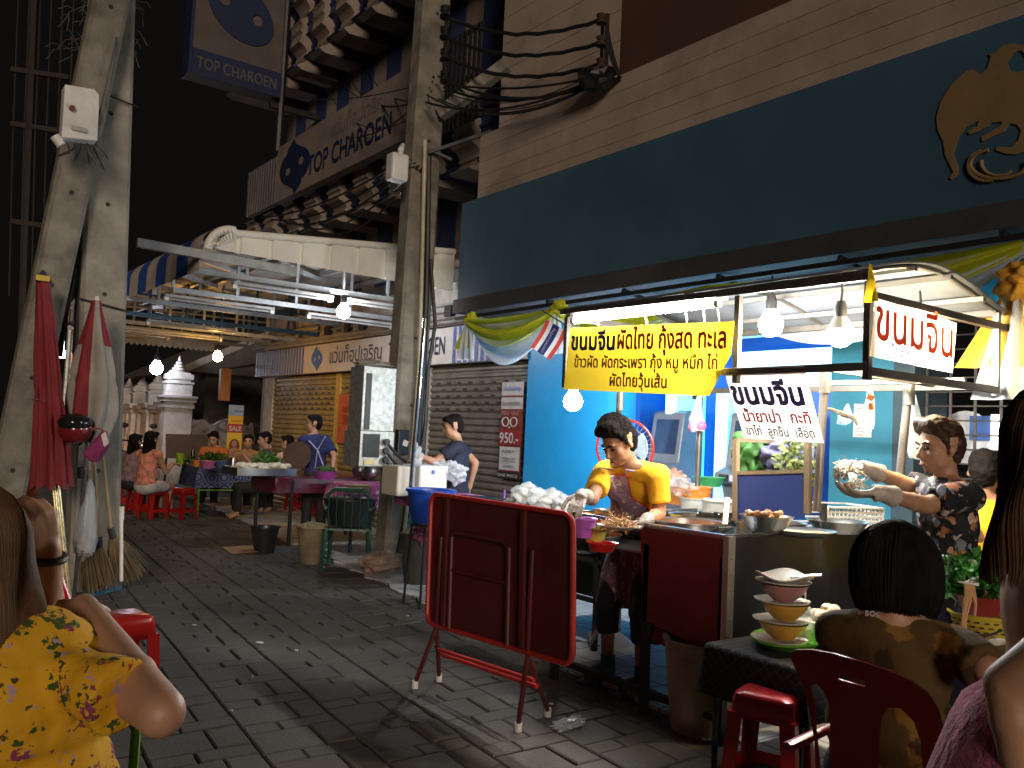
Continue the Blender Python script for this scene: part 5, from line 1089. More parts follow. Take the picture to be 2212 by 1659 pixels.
def hair_short(root, c, fr, m, s=1, seed=1, top=1.0, n=420, L=.022, quiff=False, name='hair', curly=False):
    r, f, u = fr; R = Matrix((r, f, u)).transposed(); P = lambda a, b, e: c+(r*a+f*b+u*e)*s; k = lambda *q: tuple(i*s for i in q); x = MB()
    x.ell(P(0, -.018, .062*top), k(.079, .09, .068*top), R, 24, 16); x.ell(P(0, -.056, .012), k(.074, .056, .075), R, 20, 14); x.ell(P(0, -.045, -.035), k(.062, .05, .05), R, 18, 12)
    x.cap(P(-.05, .052, .088*top), P(.05, .056, .088*top), .03*s, .03*s, 12)
    for q in (-1, 1): x.cap(P(q*.07, .018, .06), P(q*.075, .012, .0), .017*s, .01*s, 10); x.cap(P(q*.066, .04, .075), P(q*.072, .016, .03), .02*s, .016*s, 10)
    if quiff: x.cap(P(-.04, .07, .105*top), P(.045, .062, .112*top), .026*s, .03*s, 12); x.ell(P(0, .02, .1*top), k(.066, .075, .045), R, 18, 12)
    if curly: x.ell(P(-.01, .045, .1*top), k(.072, .055, .045), R, 18, 12); x.ell(P(.02, -.01, .1*top), k(.075, .08, .055), R, 18, 12)
    o = x.build(name, m, root, fixn=False); remesh(o, .006*s, 5)
    og = c-ORG[root]; am = .007 if curly else .0045
    for v, nn in zip(o.data.vertices, [q.normal.copy() for q in o.data.vertices]):
        d = v.co-og; loc = V((d.dot(r)*60, d.dot(f)*(26 if not curly else 45), d.dot(u)*(60 if not curly else 45))); v.co += nn*am*(mn.noise(loc+V((seed*7, 0, 0)))+.5*mn.noise(loc*2.3))
    o.data.update(); return o
def strands(x, n, path, seed, w=.004, flat=.6, seg=9):
    """path(a, b, t) -> point; a, b random in 0..1"""
    g = random.Random(seed)
    for k in range(n):
        a, b = g.random(), g.random(); x.tube([path(a, b, t/seg) for t in range(seg+1)], [w*(1.0 if t < seg-2 else .6 if t < seg else .15) for t in range(seg+1)], 4, caps=False, flat=flat)
def cloth(root, name, x, m, vox=.011, smooth=5, fold=.006, fr=14, seed=0):
    o = x.build(name, m, root, fixn=False); remesh(o, vox, smooth)
    if fold:
        for v, nn in zip(o.data.vertices, [k.normal.copy() for k in o.data.vertices]):
            p = v.co+V((seed, 0, 0)); v.co += nn*fold*(mn.noise(V((p.x*fr, p.y*fr, p.z*fr*.45)))+.5*mn.noise(p*fr*2.1))
        o.data.update()
    o.data.shade_smooth(); return o
def fig(label, head, F, pel, arms, legs=None, look=None, skin=SKIN, shirt=None, pants=None, hair='short', hm=None, vox=.011, sl=.5, sw=.175, s=1.0, seed=1, group=None, chest=1.0, face=True, upv=(0, 0, 1), hscale=1.0, belly=1.0):
    head = V(head); pel = V(pel); F = V(F).normalized(); r = F.cross(V((0, 0, 1))).normalized(); lookd = V(look) if look is not None else F
    base = V((pel.x, pel.y, 0)); t = thing('person', label, 'person', base, group); fr = frame(lookd, upv); x = MB()
    back = (head-pel).normalized(); nb = head-fr[2]*.115*hscale-F*.018-back*.03; ch = pel.lerp(nb, .66); bl = pel.lerp(nb, .3); R = Matrix((r, F-back*F.dot(back), back)).transposed()
    head_shape(x, head, fr, hscale); x.cap(nb-back*.02, head-fr[2]*.05-F*.01, .054, .05, 14)
    x.ell(ch, (.15*chest, .1*chest, .19), R, 20, 12); x.ell(bl, (.13*belly, .098*belly, .17), R, 20, 12); x.ell(pel, (.155, .115, .125), R, 18, 10)
    sh = [nb-back*.055+r*q*sw for q in (-1, 1)]; A = []
    for q in (0, 1):
        x.cap(nb-back*.01, sh[q]-back*.005, .05, .052, 12)
        el, wr, hd, hn, curl = [V(k) if k is not None and not isinstance(k, (int, float)) else k for k in arms[q]]
        x.cap(sh[q], el, .05, .04, 12); x.cap(el, wr, .041, .027, 12); x.ell(el.lerp(wr, .3), .04); hand(x, wr, hd, hn, curl, side=(1 if q else -1)); A.append((sh[q], el, wr))
    if legs:
        for q, (kn, an, toe) in enumerate(legs):
            hp = pel+r*(q*2-1)*.085-V((0, 0, .03)); kn = V(kn); an = V(an); toe = V(toe); x.cap(hp, kn, .085, .056, 12); x.cap(kn, an, .054, .034, 12); x.ell(kn.lerp(an, .28), .056); x.cap(an, toe, .036, .028, 10)
    b = x.build('body', skin, t, fixn=False); remesh(b, vox, 7); b.data.shade_smooth()
    if face: face_parts(t, head, fr, hscale)
    if shirt:
        x = MB(); x.ell(ch, (.168*chest, .122*chest, .2), R, 20, 12); x.ell(bl, (.158*belly, .125*belly, .2), R, 20, 12); x.ell(pel+back*.02, (.172, .135, .11), R, 18, 10)
        for q in (0, 1):
            x.cap(nb-back*.038, sh[q]-back*.01, .064, .066, 12); sa, el, wr = A[q]
            if sl <= 1: x.tube([sa-(el-sa)*.1, sa, sa.lerp(el, sl)], [.05, .066, .07], 14)
            else: x.tube([sa-(el-sa)*.1, sa, el, el.lerp(wr, sl-1)], [.05, .066, .058, .05], 14)
        cloth(t, 'shirt', x, shirt, seed=seed)
    if pants and legs:
        x = MB(); x.ell(pel-V((0, 0, .02)), (.172, .132, .13), R, 18, 10)
        for q, (kn, an, toe) in enumerate(legs):
            hp = pel+r*(q*2-1)*.085-V((0, 0, .03)); kn = V(kn); an = V(an); e = kn.lerp(an, pants[1]) if pants[1] >= 0 else hp.lerp(kn, 1+pants[1]); x.cap(hp, hp.lerp(kn, min(1, 1+min(0, pants[1]))), .1, .08, 12)
            if pants[1] > 0: x.tube([hp, kn, e], [.1, .075, .062+.01*(1-pants[1])], 12)
        cloth(t, 'trousers', x, pants[0], seed=seed+3)
    hm = hm or HAIRB
    if hair == 'short': hair_short(t, head, fr, hm, hscale, seed)
    elif hair == 'quiff': hair_short(t, head, fr, hm, hscale, seed, top=1.05, quiff=True)
    elif hair == 'curly': hair_short(t, head, fr, hm, hscale*1.02, seed, top=1.05, curly=True)
    elif hair in ('long', 'tail'):
        hair_short(t, head, fr, hm, hscale*1.02, seed, n=200); x = MB(); rr, ff, uu = fr; L = .42 if hair == 'long' else .3; wd = 1 if hair == 'long' else .25
        def path(a, b, q):
            th = (a-.5)*pi*1.25*wd; p = head+(rr*sin(th)*.078-ff*cos(th)*.085+uu*.05); w_ = .8+.35*q; return head+(rr*sin(th)*.083*w_-ff*(cos(th)*.09+.02*b+.015*sin(q*3)))+V((0, 0, .07-L*q*(.85+.25*b)))
        strands(x, 150, path, seed, .008); x.build('hair_length', hm, t, smooth=60, fixn=False)
    elif hair == 'bun':
        hair_short(t, head, fr, hm, hscale*1.02, seed); x = MB(); x.ell(head-fr[1]*.1+fr[2]*.05, .045, amp=.3); x.build('hair_bun', hm, t)
    return t, fr
# ---- the cook in yellow with the apron
YT = mat('yellow_shirt', (.75, .42, .012), .85, var=.08, sc=5, bump=.25, bsc=9); APR = blotch('apron_print', (.3, .2, .27), [((.7, .58, .42), 24, .26), ((.4, .27, .36), 12, .3)], 12, .3, .6, .3)
D0 = 5.05; hd = at(1338, 955, D=D0-.05); base = at(1365, 1462, Z=0); NX = V((-1, 0, 0)); pel = V((base.x+.04, base.y+.0, .86))
aR = (at(1278, 1078, D=4.9), at(1257, 1068, D=4.72), V(at(1238, 1112, D=4.62))-V(at(1257, 1068, D=4.72)), (-.6, -.6, .3), .55)      # her right: image left
aL = (at(1424, 1108, D=5.0), at(1388, 1130, D=4.72), V(at(1352, 1136, D=4.66))-V(at(1388, 1130, D=4.72)), (-.3, -.4, -.85), .35)
f1, f2 = at(1312, 1452, Z=.05), at(1386, 1480, Z=.05)
ckp, fr = fig('cook in yellow T-shirt and dotted apron holding a plate of noodles', hd, V((-.93, -.25, 0)), pel, [aL, aR] if False else [aL, aR], [((f2.x-.02, f2.y, .46), (f2.x, f2.y, .08), (f2.x-.14, f2.y-.05, .04)), ((f1.x-.02, f1.y, .46), (f1.x, f1.y, .08), (f1.x-.14, f1.y+.02, .04))],
    look=V((-.78, .02, -.5)), skin=SKIND, shirt=YT, pants=(mat('black_trousers', (.015, .015, .018), .8), .45), hair='curly', hm=mat('dark_brown_hair', (.006, .0045, .004), .8, spec=.1, var=.4, sc=40), vox=.0055, sl=.72, sw=.18, seed=2, belly=1.08, hscale=1.08)
x = MB(); Fk = V((-.93, -.25, 0)).normalized(); Rk = Fk.cross(V((0, 0, 1))); ctr = lambda z: V((pel.x, pel.y, z))+V((hd.x-pel.x, hd.y-pel.y, 0))*max(0, (z-.86)/.75)*.8
from mathutils.bvhtree import BVHTree
_cl = [o for o in ckp.children if o.name.split('.')[0] in ('shirt', 'trousers')]; _vs = []; _ps = []
for o in _cl: k = len(_vs); _vs += [v.co+ORG[o] for v in o.data.vertices]; _ps += [[i+k for i in p.vertices] for p in o.data.polygons]
_bv = BVHTree.FromPolygons(_vs, _ps); _c = {}
def apron(u, v):
    z = 1.25-v*.81; a = (u-.5)*2; wide = min(1, max(0, (1.12-z)/.1)); th = a*(.5+.7*wide)+.12
    d = (Fk*cos(th)+Rk*sin(th)).normalized(); key = (round(u, 3),)
    o = ctr(max(z, .8)); o.z = z; hit = _bv.ray_cast(o+d*.6, -d, .6); r = (hit[0]-o).length+.014 if hit[0] else .12; r = min(r, .27)
    if z < .84: r = max(r, .17+.03*(.84-z)/.4*cos(a*2)+.012*sin(a*8+1)*(.84-z)*2)
    else: r = max(r, .13)
    return o+d*r
x.grid(apron, 30, 40); x.build('apron', APR, ckp, smooth=80, solid=.004)
x = MB()
for u in (0, 1): x.tube([apron(u, v/30) for v in range(31)], .005, 6)
x.tube([apron(u/12, 0) for u in range(13)], .005, 6); x.build('apron_trim', mat('trim_red', (.5, .03, .02), .7), ckp)
x = MB()
for u in (.05, .95): p = apron(u, 0); q = hd-V((0, 0, .165))-Fk*.075+Rk*(u-.5)*.15; mid = p.lerp(q, .5)+Fk*.05+V((0, 0, .02)); x.tube([p, mid, q], .009, 6, flat=.5)
x.build('apron_strap', APR, ckp)
for nm, arm in (('right', aR), ('left', aL)):
    x = MB(); w0, d0 = V(arm[1]), V(arm[2]).normalized(); e0 = V(arm[0]); bk = (e0-w0).normalized()
    x.tube([w0+bk*.1, w0+bk*.05, w0, w0+d0*.03], [.045, .036, .034, .036], 14); hand(x, w0, d0, arm[3], arm[4], side=(1 if nm == 'right' else -1), s=1.13)
    o = x.build('glove', GLV, ckp, fixn=False); remesh(o, .0055, 2)
for f_ in (f1, f2):
    x = MB(); x.ell(V((f_.x-.06, f_.y, .055)), (.14, .055, .05), Matrix.Rotation(.15, 3, 'Z'), 18, 10); x.box((f_.x-.06, f_.y, .012), (.29, .1, .024)); o = x.build('clog', mat('dark_clog', (.018, .025, .03), .5), ckp, fixn=False); remesh(o, .009, 3)
x = MB()

for f_ in (f1, f2): x.tube([V((f_.x, f_.y, .07)), V((f_.x, f_.y, .16))], [.046, .044], 14)
islands(x, 'sock', mat('teal_sock', (.02, .14, .17), .9), ckp)
pc_ = at(1337, 1137, D=4.62); pt_ = thing('noodle_plate', 'white plate of fried noodles in the cook\'s gloved hand', 'plate', pc_); x = MB(); x.lathe(pc_, [(.06, -.018), (.09, -.008), (.122, .004), (.122, .008), (.085, -.002), (0, -.006)], 32); x.build('plate', mat('plate_white', (.68, .66, .6), .3), pt_)
def noodles(x, c, r, h, n, seed, w=.0035, L=.12):
    g = random.Random(seed); c = V(c)
    for k in range(n):
        a, q = g.uniform(0, 6.28), sqrt(g.random())*r; p = c+V((q*cos(a), q*sin(a), h*(1-(q/r)**2)*g.uniform(.3, 1))); d = V((g.gauss(0, 1), g.gauss(0, 1), g.gauss(0, .35))).normalized(); pts = [p]
        for j in range(5): d = (d+V((g.gauss(0, .6), g.gauss(0, .6), g.gauss(0, .4)))).normalized(); pts.append(pts[-1]+d*L/5)
        x.tube(pts, w, 4)
x = MB(); noodles(x, pc_+V((0, 0, .0)), .075, .05, 150, 3, .003, .055); x.build('fried_noodles', mat('fried_noodle', (.6, .35, .15), .4, var=.35, sc=40), pt_)
spn = thing('spatula', 'steel spatula in the cook\'s gloved hand over the wok', 'spatula', at(1240, 1115, D=4.6)); x = MB(); x.tube([at(1241, 1105, D=4.6), at(1232, 1170, D=4.65)], .008, 8); x.build('handle', FRM, spn)
# ---- the noodle seller in the flowered shirt
def K(x, y, D): return at((3300+x/2.074)/1.8228, (1500+y/2.074)/1.8228, D=D)
FLW = blotch('flowered_shirt', (.016, .017, .022), [((.42, .17, .08), 9, .27), ((.55, .46, .4), 12, .23), ((.2, .2, .22), 14, .27), ((.5, .3, .2), 17, .2)], 14, .3, .7, .45)
hd = K(835, 545, 3.98); Fm = V((-.82, .57, 0)); pel = V((hd.x+.03, hd.y-.03, .84))
nL = (K(715, 1015, 3.72), K(345, 915, 3.6), K(90, 930, 3.62)-K(345, 915, 3.6), (.2, -.5, -.8), .5); nR = (K(560, 850, 4.15), K(235, 715, 4.05), K(60, 690, 4.05)-K(235, 715, 4.05), (-.1, -.4, .8), .9)
ns, fr = fig('noodle seller in dark flowered shirt lifting white noodles with gloved hands', hd, Fm, pel, [nL, nR], [((pel.x-.05, pel.y-.1, .45), (pel.x+.02, pel.y-.1, .07), (pel.x-.1, pel.y, .03)), ((pel.x-.05, pel.y+.12, .45), (pel.x+.02, pel.y+.1, .07), (pel.x-.1, pel.y+.2, .03))],
    look=V((-.85, .47, -.12)), skin=SKIN, shirt=FLW, pants=(mat('navy_tracksuit', (.014, .02, .06), .75), .95), hair='quiff', hm=mat('reddish_hair', (.035, .016, .008), .55, spec=.3, var=.4, sc=40), vox=.0055, sl=.82, sw=.185, seed=5, chest=.98, belly=.98, hscale=1.02)
for nm, arm in (('left', nL), ('right', nR)):
    x = MB(); w0, d0 = V(arm[1]), V(arm[2]).normalized(); bk = (V(arm[0])-w0).normalized()
    x.tube([w0+bk*.085, w0+bk*.04, w0, w0+d0*.03], [.048, .039, .035, .038], 14); hand(x, w0, d0, arm[3], arm[4], side=(1 if nm == 'right' else -1), s=1.14); o = x.build('glove', GLV, ns, fixn=False); remesh(o, .0055, 2)
wn = thing('white_noodles', 'skein of white rice noodles held up in gloved hands', 'noodles', K(100, 900, 3.8)); x = MB(); noodles(x, K(85, 735, 3.98), .03, .03, 60, 5, .0024, .07); g = random.Random(3)
for k in range(26): a = K(95+g.uniform(-25, 25), 740, 3.98); b = K(135+g.uniform(-14, 30), 865, 3.72); x.tube([a, a.lerp(b, .5)+V((g.uniform(-.01, .01), g.uniform(-.01, .01), .01)), b], .0024, 4)
noodles(x, K(150, 850, 3.68), .022, .02, 40, 6, .0024, .05); x.build('skein', mat('rice_noodle', (.75, .7, .58), .45, var=.12), wn)
x = MB()
for dy in (-.035, -.02): x.tube([(pel.x-.05+.0, pel.y-.19+dy*0, .8), (pel.x-.06, pel.y-.185, .45), (pel.x+.01, pel.y-.165, .1)], .005, 5)
x.build('trouser_stripe', WHITE, ns)
bdg = MB(); bdg.ell(K(842, 895, 3.68), (.03, .014, .026), n=12, m=8); bdg.build('sleeve_badge', mat('badge', (.3, .34, .45), .4), ns)
# ---- person in yellow behind the seller
hd = at(2128, 1020, D=4.7)
py_, fr = fig('person in yellow T-shirt standing behind the noodle seller', hd, V((.9, .3, 0)), V((hd.x, hd.y, .72)), [(at(2108, 1150, D=4.6), at(2135, 1185, D=4.6), (1, 0, 0), (0, 0, 1), .5), (at(2175, 1140, D=4.8), at(2185, 1180, D=4.7), (1, 0, 0), (0, 0, 1), .5)],
    [((hd.x, hd.y-.1, .4), (hd.x, hd.y-.1, .08), (hd.x+.1, hd.y-.1, .04)), ((hd.x, hd.y+.1, .4), (hd.x, hd.y+.1, .08), (hd.x+.1, hd.y+.1, .04))], skin=SKIND, shirt=YT, pants=(MATS['black_trousers'], .9), seed=8)
# ---- woman with black bob, seated with her back to us
def Q(x, y, D): return at((2800+x/1.795)/1.8228, (2200+y/1.795)/1.8228, D=D)
BRS = blotch('brown_print', (.085, .05, .018), [((.2, .1, .02), 8, .3), ((.035, .02, .008), 6, .3)], 8, .3, .85, .4)
hd = at(1935, 1225, D=2.55); pel = at(1915, 1640, D=2.62); pel.z = .5
bw, fr = fig('woman with black bob in brown print top seated with her back to us', hd, V((.9, .42, 0)), pel, [(Q(1080, 900, 2.62), Q(1250, 960, 2.95), (1, .3, 0), (0, 0, 1), .5), (Q(1960, 790, 2.3), Q(2180, 740, 2.55), (.9, .4, .1), (0, 0, 1), .6)] [::-1][::-1],
    [((pel.x+.4, pel.y+.3, .48), (pel.x+.4, pel.y+.3, .08), (pel.x+.5, pel.y+.35, .03)), ((pel.x+.42, pel.y+.05, .48), (pel.x+.42, pel.y+.05, .08), (pel.x+.52, pel.y+.1, .03))], look=V((.85, .35, -.15)), shirt=BRS, pants=(MATS['black_trousers'], .5), hair='none', vox=.009, sl=.95, sw=.15, seed=4, face=False, belly=1.15)
x = MB(); r_, f_, u_ = fr; x.ell(hd+u_*.035-f_*.01, (.1, .098, .105), Matrix((r_, f_, u_)).transposed(), 28, 18, .05, 6, 2)
def bob(a, b, t):
    th = (a-.5)*pi*1.6; q = .03+.97*t; jit = 1+.05*sin(a*91+b*37)
    if q < .62: ph = q/.62*radians(97); rr = .112*sin(ph); zz = .138*cos(ph)
    else: w_ = (q-.62)/.38; rr = .1112+.012*w_-.03*w_*w_; zz = .138*cos(radians(97))-.105*w_*jit
    rr += .008*b; return hd+r_*sin(th)*rr*1.06-f_*cos(th)*rr*1.04+V((0, 0, zz-.012+.006*b))+f_*.012+V((.004*sin(a*40+q*5), .004*cos(a*53+q*4), 0))
strands(x, 1800, bob, 3, .0032, .7, 11); x.build('hair', HAIRB, bw, smooth=60, fixn=False)
x = MB(); c = Q(1165, 408, 2.5); bk = V((-.72, -.69, 0)); letters(x, 'soor', c, (.69, -.72, 0), (0, 0, 1), w=.06, bold=.03); x.build('back_print', mat('print_grey', (.4, .38, .34), .6), bw, smooth=0)
# ---- long haired woman at the right edge, very near
PINK = mat('pink_fluffy', (.5, .09, .2), .95, var=.25, sc=25, sheen=.4, bump=.8, bsc=60)
hd = at(2345, 985, D=1.5); pel = at(2318, 1560, D=1.55)
lw, fr = fig('bare armed woman with long brown hair and pink skirt at right edge', hd, V((.8, -.6, 0)), pel, [(at(2420, 1420, D=1.6), at(2440, 1540, D=1.5), (1, -.3, 0), (0, 0, 1), .5), (at(2178, 1480, D=1.47), at(2215, 1740, D=1.44), (.3, -.2, -1), (-.7, -.7, 0), .5)],
    [((pel.x-.03, pel.y+.07, .5), (pel.x-.03, pel.y+.07, .08), (pel.x+.1, pel.y+.15, .03)), ((pel.x+.1, pel.y-.07, .5), (pel.x+.1, pel.y-.07, .08), (pel.x+.2, pel.y, .03))], skin=SKIN, shirt=None, hair='none', face=False, vox=.008, sw=.165)
x = MB(); r_, f_, u_ = fr; x.ell(hd+u_*.03-f_*.01, (.092, .108, .108), Matrix((r_, f_, u_)).transposed(), 26, 16, .06, 6, 3)
def lng(a, b, t):
    th = (a-.5)*pi*1.5; q = .03+.97*t; R0 = .1*sin(min(1, q*3.0)*pi/2)+.014*b; zz = .14*cos(min(1, q*2.6)*pi/2)-max(0, q-.3)*.3*(.8+.3*b)
    return hd+r_*sin(th)*R0*(1-.12*q)-f_*cos(th)*R0*1.05+V((0, 0, zz))-f_*.045*q+.006*V((sin(q*9+a*20), cos(q*8+a*14), 0))
strands(x, 2600, lng, 5, .002, .8, 14); x.build('hair', HAIRBR, lw, smooth=60, fixn=False)
x = MB(); rr = pel
x.lathe((pel.x, pel.y, 0), [(.3, .45), (.28, .7), (.235, .85), (.195, .97), (.165, 1.05)], 64, wob=.04)
o = x.build('skirt', PINK, lw, smooth=80, sub=1)
for v in o.data.vertices: v.co += V([k*.012 for k in mn.noise_vector(v.co*30)])
# ---- woman in the yellow flowered blouse at lower left
YFL = blotch('yellow_floral', (.68, .36, .018), [((.05, .09, .02), 17, .22), ((.06, .07, .02), 24, .17), ((.25, .05, .1), 15, .17), ((.42, .3, .38), 21, .14), ((.3, .07, .05), 19, .13)], 18, .3, .8, .8)
hd = at(-105, 1200, D=1.52); pel = at(75, 1720, D=1.55)
e1, w1 = at(348, 1540, D=1.42), at(180, 1310, D=1.72)
e2, w2 = at(92, 1345, D=1.82), at(104, 1185, D=1.80)
yw, fr = fig('woman in yellow flowered blouse with long brown hair and raised fist', hd+V((.02, .02, 0)), V((-.25, .96, 0)), V((pel.x, pel.y, .52)), [(e2, w2, at(82, 1108, D=1.76)-w2, (.4, -.9, .1), 1.0), (e1, w1, at(120, 1300, D=1.95)-w1, (.2, 0, 1), .5)],
    [((pel.x-.2, pel.y+.4, .5), (pel.x-.2, pel.y+.42, .08), (pel.x-.2, pel.y+.55, .03)), ((pel.x+.02, pel.y+.42, .5), (pel.x+.02, pel.y+.44, .08), (pel.x, pel.y+.55, .03))], look=V((-.2, .95, -.1)), skin=SKIN, shirt=None, pants=(mat('grey_skirt', (.1, .1, .1), .9), .2), hair='none', face=False, vox=.0055, sw=.18, seed=6)
x = MB(); nb = at(60, 1345, D=1.5); F0 = V((-.25, .96, 0)).normalized(); R0_ = F0.cross(V((0, 0, 1)))
sR = at(170, 1465, D=1.5); sL = at(-120, 1430, D=1.55); mid = V((pel.x, pel.y, .52))
x.cap(sL, sR, .075, .055, 16); cT = at(45, 1510, D=1.53); RT = Matrix((R0_, F0, V((0, 0, 1)))).transposed()
x.ell(cT, (.175, .115, .16), RT, 22, 14); x.ell(mid.lerp(cT, .5), (.165, .12, .22), RT, 22, 14); x.ell(mid, (.19, .15, .16), RT, 22, 12)
x.tube([sR+(sR-e1)*.15, sR.lerp(e1, .2), sR.lerp(e1, .4), sR.lerp(e1, .55)], [.045, .058, .062, .066], 20); x.tube([sL, sL.lerp(e2, .5)], [.08, .09], 16)
o = cloth(yw, 'blouse', x, YFL, .0075, 5, .0085, 13, 2)
x = MB(); r_, f_, u_ = fr; hc = at(-105, 1200, D=1.52); x.ell(hc, (.094, .108, .108), Matrix((r_, f_, u_)).transposed(), 26, 16, .06, 6, 3)
def yl_(a, b, t):
    th = (a-.5)*pi*1.35; q = .03+.97*t; R1 = .098*sin(min(1, q*3)*pi/2)+.014*b; zz = .13*cos(min(1, q*2.6)*pi/2)-max(0, q-.3)*.3*(.75+.35*b)
    return hc+r_*(sin(th)*R1*(1+.1*q)+.05*q*q)-f_*cos(th)*R1*1.05+V((0, 0, zz))-f_*.05*q+.008*V((sin(q*7+a*20), cos(q*6+a*14), 0))
strands(x, 2600, yl_, 9, .002, .8, 14); x.build('hair', HAIRBR, yw, smooth=60, fixn=False)
x = MB(); d = (w2-e2).normalized(); c = w2-d*.02; s_ = d.orthogonal().normalized(); q_ = d.cross(s_); x.tube([c+(s_*cos(a)+q_*sin(a))*.031 for a in [2*pi*k/24 for k in range(25)]], .009, 8); x.build('bracelet', mat('black_band', (.015, .015, .015), .5), yw)
x = MB(); p = at(204, 1392, D=1.44)
# ---- man in the dark T-shirt by the grey shutter
hd = at(979, 922, D=8.6); Fp = V((-.75, .6, 0)); pel = V((hd.x+.05, hd.y-.03, .86))
fig('young man in navy T-shirt reaching left before the grey shutter', hd, Fp, pel, [(at(938, 998, D=8.35), at(908, 985, D=8.2), (-.8, .5, -.2), (0, 0, 1), .6), (at(1027, 1000, D=8.7), at(1018, 1040, D=8.7), (-.3, .2, -1), (-.5, -.5, 0), .5)][::1],
    [((pel.x, pel.y+.1, .45), (pel.x, pel.y+.1, .08), (pel.x-.1, pel.y+.16, .03)), ((pel.x, pel.y-.1, .45), (pel.x, pel.y-.1, .08), (pel.x-.1, pel.y-.02, .03))], look=V((-.85, .4, -.25)), shirt=mat('navy_shirt', (.012, .016, .035), .85), pants=(MATS['black_trousers'], .95), hair='short', seed=11, sl=.6)
# ---- waiter in blue with crossed apron straps
hd = at(678, 916, D=11.3); Fp = V((-.35, .93, 0)).normalized(); pel = V((hd.x+.05, hd.y-.05, .84))
bm_, fr = fig('waiter in dark blue shirt with crossed pale apron straps on back', hd, Fp, pel, [(at(648, 985, D=11.2), at(628, 992, D=11.0), (-.7, .3, 0), (0, 0, 1), .6), (at(722, 985, D=11.2), at(718, 1020, D=11.0), (-.2, 0, -1), (-.5, -.5, 0), .5)],
    [((pel.x-.1, pel.y, .45), (pel.x-.1, pel.y, .08), (pel.x-.12, pel.y+.1, .03)), ((pel.x+.1, pel.y, .45), (pel.x+.1, pel.y, .08), (pel.x+.1, pel.y+.1, .03))], look=V((-.9, .42, 0)), shirt=mat('blue_shirt', (.018, .025, .11), .85), pants=(MATS['black_trousers'], .95), hair='short', seed=12, sl=.8, sw=.2, chest=1.1)
x = MB(); bk = -Fp*.16; x.tube([at(661, 945, D=11.12), at(686, 972, D=11.08), at(702, 1015, D=11.1)], .018, 6, flat=.4); x.tube([at(703, 942, D=11.12), at(686, 972, D=11.08), at(680, 1012, D=11.1)], .018, 6, flat=.4); x.build('apron_straps', mat('strap_print', (.4, .42, .6), .8, var=.4, sc=30), bm_)
rt = thing('round_tray', 'dark brown round tray held by the blue shirted waiter', 'tray', at(640, 975, D=11)); c = at(642, 984, D=10.95); n_ = (EYE-c).normalized()+V((-.3, 0, .2)); x = MB(); x.tube([c, c+n_.normalized()*.015], [.17, .18], 28); x.build('disc', mat('tray_brown', (.06, .03, .02), .35), rt)
# ---- diners round the far table
def diner(lab, px_, py__, D, F, sh, hair, arms, seed, skin=SKIN, pants=None, look=None, sl=.45):
    hd = at(px_, py__, D=D); F = V(F).normalized(); pel = V((hd.x, hd.y, .5))-F*.05; r = F.cross(V((0, 0, 1)))
    A = []
    for q, (k, z) in enumerate(arms): s = -1 if q == 0 else 1; el = hd+r*s*.2+F*.12*k+V((0, 0, -.46)); wr = el+F*.22*k-r*s*.06+V((0, 0, z)); A.append((el, wr, F, (0, 0, 1), .6))
    lg_ = [(pel+F*.4+r*s*.09+V((0, 0, -.03)), V((pel.x+F.x*.4+r.x*s*.1, pel.y+F.y*.4+r.y*s*.1, .08)), V((pel.x+F.x*.5+r.x*s*.1, pel.y+F.y*.5+r.y*s*.1, .03))) for s in (-1, 1)]
    return fig(lab, hd, F, pel, A, lg_, look=look, shirt=sh, pants=pants or (MATS['black_trousers'], .9), hair=hair, seed=seed, vox=.012, skin=skin, sl=sl)
diner('girl in sleeveless peach top with long black hair on red stool', 327, 950, 12.5, (.85, .5, 0), mat('peach_top', (.6, .22, .14), .8, var=.4, sc=20), 'long', ((.9, .1), (.9, .12)), 21, sl=.12, pants=(mat('white_shorts', (.55, .52, .5), .8), -.3))
diner('long haired diner in dim mauve top behind the peach topped girl', 292, 955, 13.1, (.8, .6, 0), mat('mauve_top', (.2, .12, .12), .8, var=.4, sc=20), 'long', ((.9, .1), (.9, .1)), 22)
diner('diner in rust orange top hunched at the far side of table', 462, 948, 14.6, (-.4, -.9, 0), mat('rust_top', (.4, .13, .04), .85, var=.2), 'tail', ((1, .1), (1, .1)), 23, look=(-.6, -.7, -.35))
diner('diner with bun hair beside the sale standee', 537, 955, 14.4, (-.5, -.85, 0), mat('tan_top', (.3, .16, .08), .85), 'bun', ((1, .25), (1, .2)), 24)
diner('man in glasses and dark grey shirt seated facing left', 572, 950, 13.3, (-.95, .2, 0), mat('charcoal_shirt', (.05, .06, .055), .85), 'short', ((1, .25), (1, .2)), 25, look=(-.95, .2, -.15))
diner('diner in pale pink shirt with back turned by yellow shutter', 621, 957, 13.8, (-.5, .85, 0), mat('pale_pink', (.5, .36, .33), .85), 'short', ((1, .2), (1, .2)), 26)
